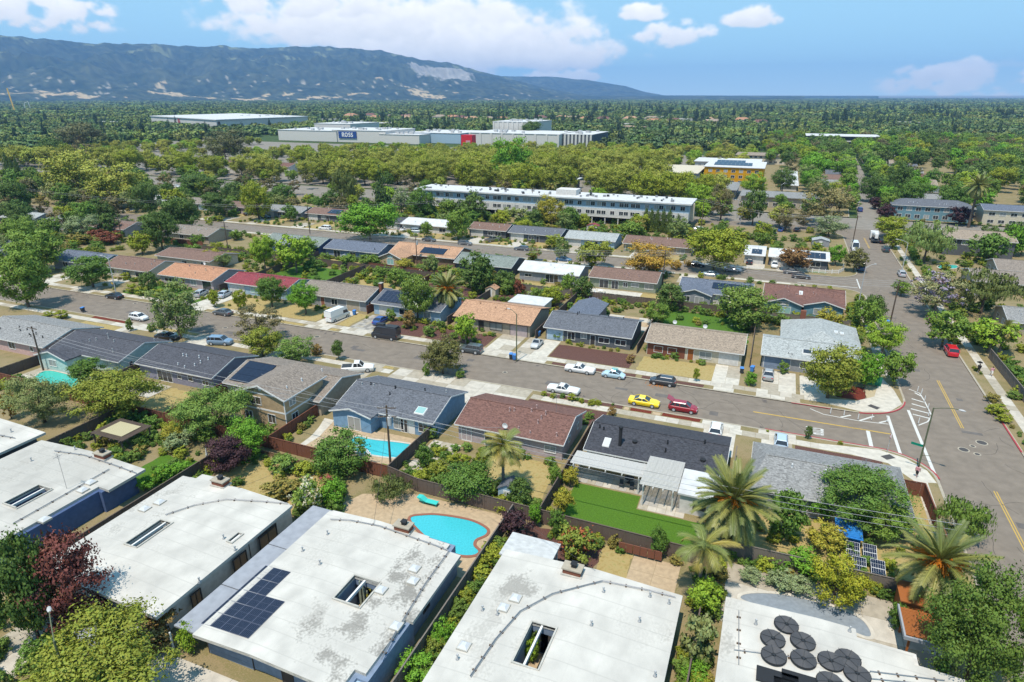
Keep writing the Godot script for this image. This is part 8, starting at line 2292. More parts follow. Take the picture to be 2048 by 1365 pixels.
func multi(called: String,mesh: Mesh,m: Material,at: Array,label: String,cat: String) -> void:
	var mm := MultiMesh.new()
	mm.transform_format = MultiMesh.TRANSFORM_3D
	mm.use_colors = true
	mm.mesh = mesh
	mm.instance_count = at.size()
	for k in at.size():
		mm.set_instance_transform(k,at[k][0]); mm.set_instance_color(k,at[k][1])
	var o := MultiMeshInstance3D.new()
	o.multimesh = mm; o.material_override = m; o.name = numbered(called)
	add_child(o)
	tag(o,label,cat); stuff(o)

func tint_mat(c: Color) -> StandardMaterial3D:
	var m := StandardMaterial3D.new()
	m.resource_name = "leaves_far"; m.albedo_color = c.linear_to_srgb(); m.vertex_color_use_as_albedo = true; m.roughness = 0.7; m.metallic_specular = 0.2
	m.backlight_enabled = true; m.backlight = Color(0.3,0.35,0.18)
	return m

func open_ground(x: float,z: float) -> bool:   # false on roads,in the near rows and inside the big buildings
	if z > -262 and z < -252: return false
	if z < -260 and z > -290: return false
	if z > -252 and x > -200 and x < 62: return false
	if x > -145 and x < -20 and z < -230 and z > -256: return false
	if x > 20 and x < 38 and z > -290: return false
	if z < -284 and z > -905:
		var cx := lerpf(35.5,46.0,(-286 - z) / 185.0) if z > -471 else lerpf(46.0,56.0,(-471 - z) / 264.0)
		if absf(x - cx) < 6.0: return false
	for q in [[-66,-4,-440,-350],[-48,-16,-350,-312],[-122,-92,-336,-312],[40,102,-306,-284],[15,86,-748,-690],[-334,-220,-338,-312],[-396,-322,-262,-236],[44,76,-215,-115],[46,70,-243,-222],[-16,16,-320,-296],[0,11,-432,-356],[-52,-10,-458,-428],[-94,-64,-384,-348]]:
		if x > q[0] and x < q[1] and z > q[2] and z < q[3]: return false
	return true

func woods() -> void:
	var r := RandomNumberGenerator.new(); r.seed = 81
	var cand := []
	# the plane grove over the mall lot
	for i in 46:
		for j in 24:
			var x := -640.0 + i * 13.6 + r.randf_range(-3,3); var z := -296.0 - j * 13.2 + r.randf_range(-3,3)
			if x > -16 or not in_view(x,z) or not open_ground(x,z): continue
			if r.randf() < 0.14 or Vector2(x,z).length() > lerpf(455.0,590.0,clampf((-x - 330.0) / 170.0,0.0,1.0)): continue
			cand.append([x,z,r.randf_range(5.8,8.6),r.randf_range(6.8,9.4),["plane","plane","lime","plane","limedark"][r.randi() % 5]])
	for i in 53:   # smaller trees up to the shop fronts
		for j in 18:
			var x := -700.0 + i * 13.0 + r.randf_range(-4,4); var z := -390.0 - j * 15.0 + r.randf_range(-4,4)
			var dd := Vector2(x,z).length()
			if dd < 450 or dd > (720 if x < -480 else 600) or x > -16 or r.randf() < 0.25 or not in_view(x,z): continue
			cand.append([x,z,r.randf_range(3.6,5.2),r.randf_range(4.0,5.4),["plane","lime2","plane","limedark"][r.randi() % 4]])
	for i in 38:   # both sides of the side street
		for sd in [-7.2,7.2]:
			var z := -298.0 - i * 10.5 + r.randf_range(-2,2)
			var cx := lerpf(35.5,46.0,(-286 - z) / 185.0) if z > -471 else lerpf(46.0,56.0,(-471 - z) / 264.0)
			cand.append([cx + sd + r.randf_range(-0.8,0.8),z,r.randf_range(2.6,4.4) * (1.4 if z < -400 else 1.0),r.randf_range(4.0,6.0) * (1.3 if z < -400 else 1.0),["mid","dense","lime2","bright","sage"][r.randi() % 5]])
	for i in 34:   # avenue trees
		for z in [-255.0,-274.0,-291.0]:
			var x := -330.0 + i * 10.4 + r.randf_range(-3,3)
			if x < 16 and r.randf() < 0.5: cand.append([x,z,r.randf_range(2.6,4.6),r.randf_range(3.6,6.2),["plane","dense","bronze","mid","lime2"][r.randi() % 5]])
	# streets and yards at right, and behind the side street
	for i in 34:
		for j in 40:
			var x := -10.0 + i * 12.5 + r.randf_range(-4,4); var z := -296.0 - j * 12.5 + r.randf_range(-4,4)
			if not in_view(x,z) or not open_ground(x,z) or r.randf() < (0.62 if x < 100 and z > -520 else 0.16): continue
			cand.append([x,z,r.randf_range(3.8,6.6),r.randf_range(5.5,9.5),["mid","dense","lime2","deep","bright","sage","dark","lime","bronze"][r.randi() % 9]])
	for i in 40:   # right hand yards beyond the cross street
		for j in 20:
			var x := 46.0 + i * 8.0 + r.randf_range(-3,3); var z := -60.0 - j * 9.6 + r.randf_range(-3,3)
			if x > 160 or not in_view(x,z,42) or not open_ground(x,z) or r.randf() < 0.45: continue
			cand.append([x,z,r.randf_range(2.6,5.0),r.randf_range(3.0,6.5),["mid","dense","lime2","deep","bright","sage"][r.randi() % 6]])
	for i in 30:   # far left yards
		for j in 18:
			var x := -470.0 + i * 9.5 + r.randf_range(-3,3); var z := -104.0 - j * 8.6 + r.randf_range(-3,3)
			if not in_view(x,z,43) or not open_ground(x,z) or r.randf() < 0.6 or (z < -175 and z > -186): continue
			cand.append([x,z,r.randf_range(2.8,5.4),r.randf_range(3.4,7.0),["mid","dense","lime","deep","dark","sage","olive","bronze"][r.randi() % 8]])
	for i in 20:   # behind the houses of the second street
		var x := -236.0 + i * 12.2 + r.randf_range(-3,3)
		for z in [-214.0,-224.0]:
			if x < -2 and r.randf() < 0.8: cand.append([x,z + r.randf_range(-3,3),r.randf_range(2.4,4.4),r.randf_range(2.6,5.4),["mid","dense","dark","lime","sage","bronze"][r.randi() % 6]])
	cand.sort_custom(func(a,b): return (a[2] / Vector2(a[0],a[1]).length()) > (b[2] / Vector2(b[0],b[1]).length()))
	var rest := {}
	var near := []
	for c in cand:
		if near.size() < 190: near.append(c)
		else:
			if not rest.has(c[4]): rest[c[4]] = []
			var v := r.randf_range(0.8,1.2)
			rest[c[4]].append([Transform3D(Basis(Vector3.UP, r.randf() * TAU) * Basis.from_scale(Vector3(c[2],c[2] * 0.95,c[2])),Vector3(c[0],c[3] * 0.9,c[1])), Color(v * r.randf_range(0.9,1.12),v,v)])
	# each label names the nearest landmark, then the order from the left
	var marks := [[-83,-243, "long white apartment block"],[-107,-325, "white roofed canopy shop"],[-32,-333, "low grey hipped office"],[-23,-390, "bright yellow flats"],[-300,-325, "long red brown roofed flats"],[-245,-328, "shorter red brown roofed flats"],[56,-296, "two storey grey flats"],[86,-295, "two storey cream flats"],[58,-233, "tan roofed flats"],[-338,-246, "peach two storey house"],[-374,-252, "low peach roofed house"],[55,-156, "right edge grey roofed house"],[-175,-120, "blue grey roofed house"],[-190,-160, "tan roofed house"],[-247,-210, "leftmost white roofed house"],[8,-198, "picket fenced house"],[-31,-200, "green garage house"],[-160,-207, "low brown roofed solar house"],[-112,-202, "ribbed white roofed house"]]
	var by := {}
	for c in near:
		var best: Array = marks[0]
		for q in marks:
			if Vector2(q[0] - c[0],q[1] - c[1]).length() < Vector2(best[0] - c[0],best[1] - c[1]).length(): best = q
		var dx: float = c[0] - best[0]; var dz: float = c[1] - best[1]
		var rel := ("right of" if dx > 0 else "left of") if absf(dx) > absf(dz) else ("in front of" if dz > 0 else "behind")
		var key := "%s standing %s the %s" % [LOOKS[c[4]],rel,best[2]]
		if not by.has(key): by[key] = []
		by[key].append(c)
	for key in by:
		var l: Array = by[key]
		l.sort_custom(func(a,b): return a[0] / -a[1] < b[0] / -b[1])
		for k in l.size():
			var c: Array = l[k]
			tree(c[0],c[1],c[3] * 0.9,c[2],c[2] * 0.95,c[4],key if l.size() == 1 else nth(k) + " " + key, "trees behind the house rows")
	for k in rest:
		multi("tree_grove", crown_of(KINDS[k][0],0,0),leaf_mat(k),rest[k], "mass of %s trees beyond the nearer ones" % {"plane": "yellow green plane","mid": "mid green","dense": "dense green","lime": "yellow green","deep": "deep green","bright": "bright green","sage": "grey green","dark": "dark green","lime2": "lime green","bronze": "bronze","olive": "olive","limedark": "olive lime"}[k], "trees")
	# far woodland to the foot of the hills
	var broad := crown_mesh("round", 900,420,0.2); var tall := crown_mesh("cone", 901,420,0.17)
	var sets := [[],[],[],[]]
	var bands := [[600.0,1500.0,13.0,8.2,5.6],[1500.0,3200.0,24.0,14.0,7.5],[3200.0,7000.0,52.0,27.0,8.0],[7000.0,12500.0,110.0,60.0,9.0]]
	var clump := FastNoiseLite.new(); clump.seed = 44; clump.frequency = 0.004
	for bd in bands:
		var d: float = bd[0]
		while d < bd[1]:
			var n := int(deg_to_rad(92.0) * d / bd[2])
			for k in n:
				var az := deg_to_rad(-22.0 - 46.0 + 92.0 * (k + r.randf()) / n)
				var dd: float = d + r.randf_range(-0.5,0.5) * bd[2]
				var x := sin(az) * dd; var z := -cos(az) * dd
				if dd < 900 and (not open_ground(x,z) or (x < -150 and x > -580 and z > -720) or (x < -500 and dd < 800 and absf(az + 0.88) < 0.1)): continue
				if x > -16 and x < 415 and z > -790: continue
				if x > -950 and x < 40 and z < -1090 and z > -1300 and r.randf() < 0.75: continue
				if dd < 600 and x > -650 and x < -16: continue
				var cl := clump.get_noise_2d(x,z)
				if r.randf() < 0.06 + maxf(0.0,-cl) * 0.3: continue
				var s: float = bd[3] * r.randf_range(0.5,1.3)
				var hh: float = bd[4] * r.randf_range(0.7,1.25)
				var v := r.randf_range(0.65,1.25)
				var kind := 0 if cl > 0.12 else (1 if r.randf() < 0.75 else 0)
				var conif := r.randf() < 0.03 + maxf(0.0,clump.get_noise_2d(x * 0.7 + 900.0,z * 0.7)) * 0.3
				if conif:
					var th := r.randf_range(8.5,14.5)
					sets[3].append([Transform3D(Basis(Vector3.UP, r.randf() * TAU) * Basis.from_scale(Vector3(minf(s * 0.5,12.0),th,minf(s * 0.5,12.0))),Vector3(x,th * 0.85,z)), Color(v,v,v)])
				else:
					sets[kind].append([Transform3D(Basis(Vector3.UP, r.randf() * TAU) * Basis.from_scale(Vector3(s,hh,s)),Vector3(x,hh * 0.75,z)), Color(v * r.randf_range(0.85,1.2),v,v * r.randf_range(0.8,1.2))])
			d += bd[2]
	for k in 420:   # tall redwoods in stands along the right horizon
		var az := deg_to_rad(r.randf_range(-24.0,18.0)); var dd := r.randf_range(1050.0,2500.0)
		var x := sin(az) * dd; var z := -cos(az) * dd
		if clump.get_noise_2d(x * 0.9 - 300.0,z * 0.5) < -0.02: continue
		var th := r.randf_range(11.0,17.5); var wd := r.randf_range(4.2,6.8); var v := r.randf_range(0.7,1.2)
		sets[3].append([Transform3D(Basis(Vector3.UP, r.randf() * TAU) * Basis.from_scale(Vector3(wd,th,wd)),Vector3(x,th * 0.95,z)), Color(v,v,v)])
	multi("distant_woodland", broad,tint_mat(Color(0.205,0.265,0.08)),sets[0], "lighter green woodland spreading to the hills","woodland")
	multi("distant_woodland", broad,tint_mat(Color(0.125,0.185,0.072)),sets[1], "darker green woodland spreading to the hills","woodland")
	multi("distant_conifers", tall,tint_mat(Color(0.06,0.095,0.055)),sets[3], "dark conifers standing above the far woodland","woodland")
	# pale roofs among the far trees
	var bx := MB.new()
	for k in 900:
		var dd := sqrt(r.randf()) * 5200.0 + 800.0; var az := deg_to_rad(-22.0 + r.randf_range(-44,44))
		var p := Vector3(sin(az) * dd,0,-cos(az) * dd)
		if dd < 1000 and not open_ground(p.x,p.z): continue
		var w := r.randf_range(12,45); var v := r.randf_range(0.25,0.6)
		bx.col = Color(v,v * 0.95,v * 0.88) if r.randf() < 0.7 else Color(v * 0.9,v * 0.6,v * 0.45)
		bx.bc(p + Vector3(0,4.0,0),Vector3(w,r.randf_range(6,11),r.randf_range(10,22)),r.randf() * PI)
	var m := StandardMaterial3D.new(); m.resource_name = "far_roofs"; m.vertex_color_use_as_albedo = true; m.roughness = 0.9
	var fo := obj("distant_town", bx,m); stuff(fo); fo.set_meta("label","pale roofs of the distant town among trees"); fo.set_meta("category","town")

func shrubbery() -> void:
	# low planting along fences and walls that nobody would count
	var r := RandomNumberGenerator.new(); r.seed = 95
	var sets := {"ball": [], "limeball": [], "dense": [], "olivebush": [], "redgreen": []}
	var keys := sets.keys()
	var put := func(x: float,z: float,s: float):
		var k: String = keys[r.randi() % 3] if r.randf() < 0.8 else keys[r.randi() % 5]
		var v := r.randf_range(0.8,1.2)
		sets[k].append([Transform3D(Basis(Vector3.UP, r.randf() * TAU) * Basis.from_scale(Vector3(s,s * r.randf_range(0.7,1.1),s)),Vector3(x, Y0 + s * 0.6,z)), Color(v,v,v)])
	for l in SHRUB_LINES:
		var p := Vector2(l[0],l[1]); var q := Vector2(l[2],l[3])
		var n := int(p.distance_to(q) / l[4])
		for k in n:
			if r.randf() < 0.22: continue
			var c := p.lerp(q,(k + r.randf()) / n)
			put.call(c.x + r.randf_range(-0.5,0.5),c.y + r.randf_range(-0.5,0.5),r.randf_range(0.35,1.0) * l[5])
	for q in [[-117,-60,-99,-57,14,1.3],[-85,-57.5,-64,-47,60,1.3],[-62,-57,-45,-48,22,1.1],[-77.5,-63,-60.5,-59.5,30,1.1],[-39,-69,-31,-59,30,1.0],[-31,-61,-20.8,-58,24,1.3],[-20.8,-57,-12,-49.5,14,0.8],[0,-69,20,-60,26,0.9],[0.4,-60,18,-57.6,22,0.9],[-164,-144,-104,-127,70,1.3],[-100,-143,-62,-126,90,1.3],[-60,-141,-42,-126,50,1.1],[-40,-141,-22,-133,30,1.1],[-20,-141,-1,-125,22,1.1],[-165,-153,-104,-146,70,1.4],[-102,-154,-62,-144,70,1.4],[-60,-151,-42,-143,26,1.1],[-40,-145,-22,-142.6,12,1.0],[-20,-147,17,-142,40,1.2],[-240,-250,18,-208,300,2.2],[-190,-202,-22,-188,90,1.0],[-190,-173,2,-165,80,1.1],[40,-250,64,-60,220,1.7],[-210,-113,-50,-105,70,0.8],[-230,-175,-190,-104,120,2.0],[-330,-250,-190,-100,300,2.2],[36,-250,37,-60,60,0.7],[-62,-28,-45,-19,40,1.2]]:
		for k in q[4]: put.call(r.randf_range(q[0],q[2]),r.randf_range(q[1],q[3]),r.randf_range(0.3,1.0) * q[5])
	for k in sets:
		multi("garden_planting", crown_of("bush", 0,1),leaf_mat(k),sets[k], "low %s planting along fences and house walls" % {"ball": "green","limeball": "lime green","dense": "dense dark green","olivebush": "olive brown","redgreen": "red tipped"}[k], "planting")

const SHRUB_LINES := [   # from x,z to x,z,spacing,size
	[-117,-60.4,-99,-60.4,1.2,1.3],[-97.4,-60,-79.4,-60,1.5,0.8],[-77.6,-60.2,-60.2,-60,0.9,1.4],[-77.8,-67,-70,-66.5,1.0,1.2],[-58.6,-68,-58.4,-60,1.2,0.8],[-40.0,-68,-39.6,-60,1.1,0.9],[-38,-59.4,-21,-58.2,0.8,1.4],[-35,-68.5,-22,-69.6,0.9,0.9],[-31,-60,-31,-69,1.2,0.9],[-19.2,-69,-19.2,-58,1.2,1.1],[-62.4,-57,-46,-56.2,1.0,1.1],[-46,-56.6,-42,-50,0.9,1.5],[-62.2,-56,-62.2,-46.5,0.9,1.3],[-85.4,-57.5,-64,-57.5,0.9,1.5],[-85.2,-57,-85.2,-46.5,1.0,1.2],[-75,-56,-64,-48.5,1.1,1.1],[-22.2,-56,-21.8,-32,0.8,1.2],[-22.0,-47,-21.2,-34,0.9,1.0],[-20,-56.4,-3,-55.9,1.1,0.9],[-1.9,-56,-1.8,-28,1.0,1.2],[0.2,-58.6,17,-58.9,0.9,1.1],[-0.6,-57,-0.4,-32,1.0,1.3],[1,-68.6,6,-61,1.2,1.0],[6,-60.6,16,-60.4,1.0,1.2],[19,-70,20.8,-61,1.3,1.0],[0.4,-69.0,5.0,-69.0,1.0,0.9],
	[-62,-28,-46,-27.5,0.9,1.3],[-62,-27,-60,-20,0.9,1.3],[-82,-25.6,-64,-24.8,0.9,1.2],[-47,-28,-44.6,-22,0.9,1.0],
	[-35,-111.9,-22,-111.8,1.0,0.7],[-18.6,-111.4,-8,-111.2,0.8,0.8],[-60.5,-111,-48,-110.6,0.9,0.9],[-72,-112.2,-62.5,-112.2,0.9,0.9],[-62,-110,-49,-105.2,1.4,0.8],[-101,-112.6,-88,-112.6,1.2,0.7],[-122,-113,-104,-113.2,1.3,0.8],[-145,-112.6,-130,-112.6,1.1,0.9],[-164,-113,-148,-113.2,1.2,0.9],[-30,-88.9,-18,-89.2,1.6,0.7],[-32,-81.6,-20,-81.8,1.3,0.9],[7.5,-82,17,-82.0,1.4,0.7],[3,-89.2,14,-89.3,2.6,0.4],[13,-105.8,17,-110,1.6,0.6],
	[-163,-144.6,-103,-143.6,1.3,1.4],[-163,-147,-104,-146.4,1.6,1.2],[-100,-143.4,-61,-141.2,1.0,1.5],[-59,-141.2,-42,-141,0.9,1.3],[-41,-141.2,-22,-141,1.2,1.1],[-19.8,-140.8,17,-140.6,1.0,1.3],[-60,-143.2,-43,-143.4,1.0,1.2],[-79,-152,-62,-144,1.0,1.6],[-100,-152,-82,-148,1.1,1.5],[-121,-153,-104,-152.8,1.3,1.1],[-146,-153,-126,-147,1.4,1.3],[-188,-153,-166,-146,1.3,1.5],[-58,-140,-44,-132,1.4,1.1],[-79,-142,-62,-128,1.7,1.3],[-40,-133,-32,-140,1.4,1.2],[-20,-125.2,-2,-125.4,1.5,0.9],[0.4,-146.4,16.6,-144.8,1.1,1.0],[-19,-146.6,-4,-144,1.2,1.0],[18,-124,21,-168,1.5,1.3],[18.4,-136,19,-160,1.2,1.6],
	[-188,-190,-20,-189.4,3.0,0.9],[-190,-201,-125,-200.4,2.0,1.0],[-122,-196,-22,-193.8,1.9,1.0],[-190,-209,-22,-209.5,1.2,1.8],[-200,-217,-22,-218,1.3,2.2],[-140,-228,-24,-229,1.6,2.0],[-20,-210,18,-214,1.2,1.8],[-20,-226,16,-232,1.6,1.8],[-120,-172.6,2,-172.4,2.4,1.0],[-3,-171,16,-171.6,1.8,0.8],
	[36.2,-64,36.4,-104,1.7,0.8],[41.4,-60,42,-134,1.2,1.5],[40,-140,40.6,-182,1.3,1.6],[44,-140,62,-141,1.2,1.5],[40,-190,41,-240,1.4,1.6],[42,-287.4,100,-286.8,1.8,1.1],[-210,-102,-170,-101.6,2.2,0.8],[-205,-108,-186,-140,1.4,1.8],[-240,-140,-196,-142,1.3,2.0],[-136,-251.2,-30,-251.4,2.2,1.6],
]


const WHERE := ["behind","in front of","left of","right of","well behind","well in front of","well left of","well right of"]
const LANDMARKS := ["black roofed house","blue grey roofed house","boulder yard house","bright blue house","brown roofed cream house","brown roofed patio house","brown tweed roofed house","charcoal roofed house","clean white flat house","coil covered flat house","double gabled house","front solar roofed house","green garage house","green grey roofed house","hip roofed corner house","leftmost flat roofed house","leftmost white roofed house","lilac grey house","long cream outbuilding","long grey roofed house","long solar roofed house","low brown roofed solar house","mildewed flat roofed house","mint green house","mottled grey green roofed house","navy walled flat house","orange shingled house","orange tan roofed house","pale roofed corner house","peach roofed house","picket fenced house","pink house","plain grey roofed house","red brown roofed house","red roofed house","ribbed white roofed house","slate blue roofed house","slate roofed grey house","small dark garage house","small white garage house","stained flat roofed house","tan roofed house","tan two storey house","weathered taupe roofed house","weathered white roofed house","white garage brown roofed house"]
const ORDER := ["","fifth ","fourth ","left ","leftmost ","right ","rightmost ","second ","third "]
const LOOKS := {"mid": "mid green leafy tree","dense": "dense green tree","sage": "grey green leafy tree","bronze": "bronze tinged sparse tree","limedark": "olive lime broad tree","feather": "feathery light green tree","tanbush": "tan brown bush","dark": "dark green tree","bronzegreen": "bronze green round tree","ball": "round green shrub","bright": "bright green tree","lime": "yellow green tree","limeball": "lime green shrub","magnolia": "glossy magnolia tree with pale blooms","lime2": "fresh lime green tree","gold2": "golden green tree","redbush": "red leaved bush","whitebush": "white flowering bush","lavender": "lavender flowering bush","deep": "deep green dense tree","redgreen": "red tipped green bush","goldbush": "golden orange bush","bronzered": "red bronze tree","grey": "silvery grey green tree","eucalypt": "tan green eucalyptus tree","spruce": "weeping pale conifer","plum": "purple leaf plum tree","jaca": "lavender flowering jacaranda tree","cedar": "olive dark cedar","olive": "grey olive tree","willow": "drooping green pepper tree","gold": "bright golden yellow tree","oleander": "white flowering oleander bush","pinkbush": "pink flowering bush","olivebush": "olive brown bush","redmaple": "dark red maple tree","deepgreen": "huge dark green tree","greybush": "grey green bush","plane": "yellow green plane tree","conifer": "tall dark conifer","cypress": "slim dark cypress","eucadark": "grey dark eucalyptus tree"}
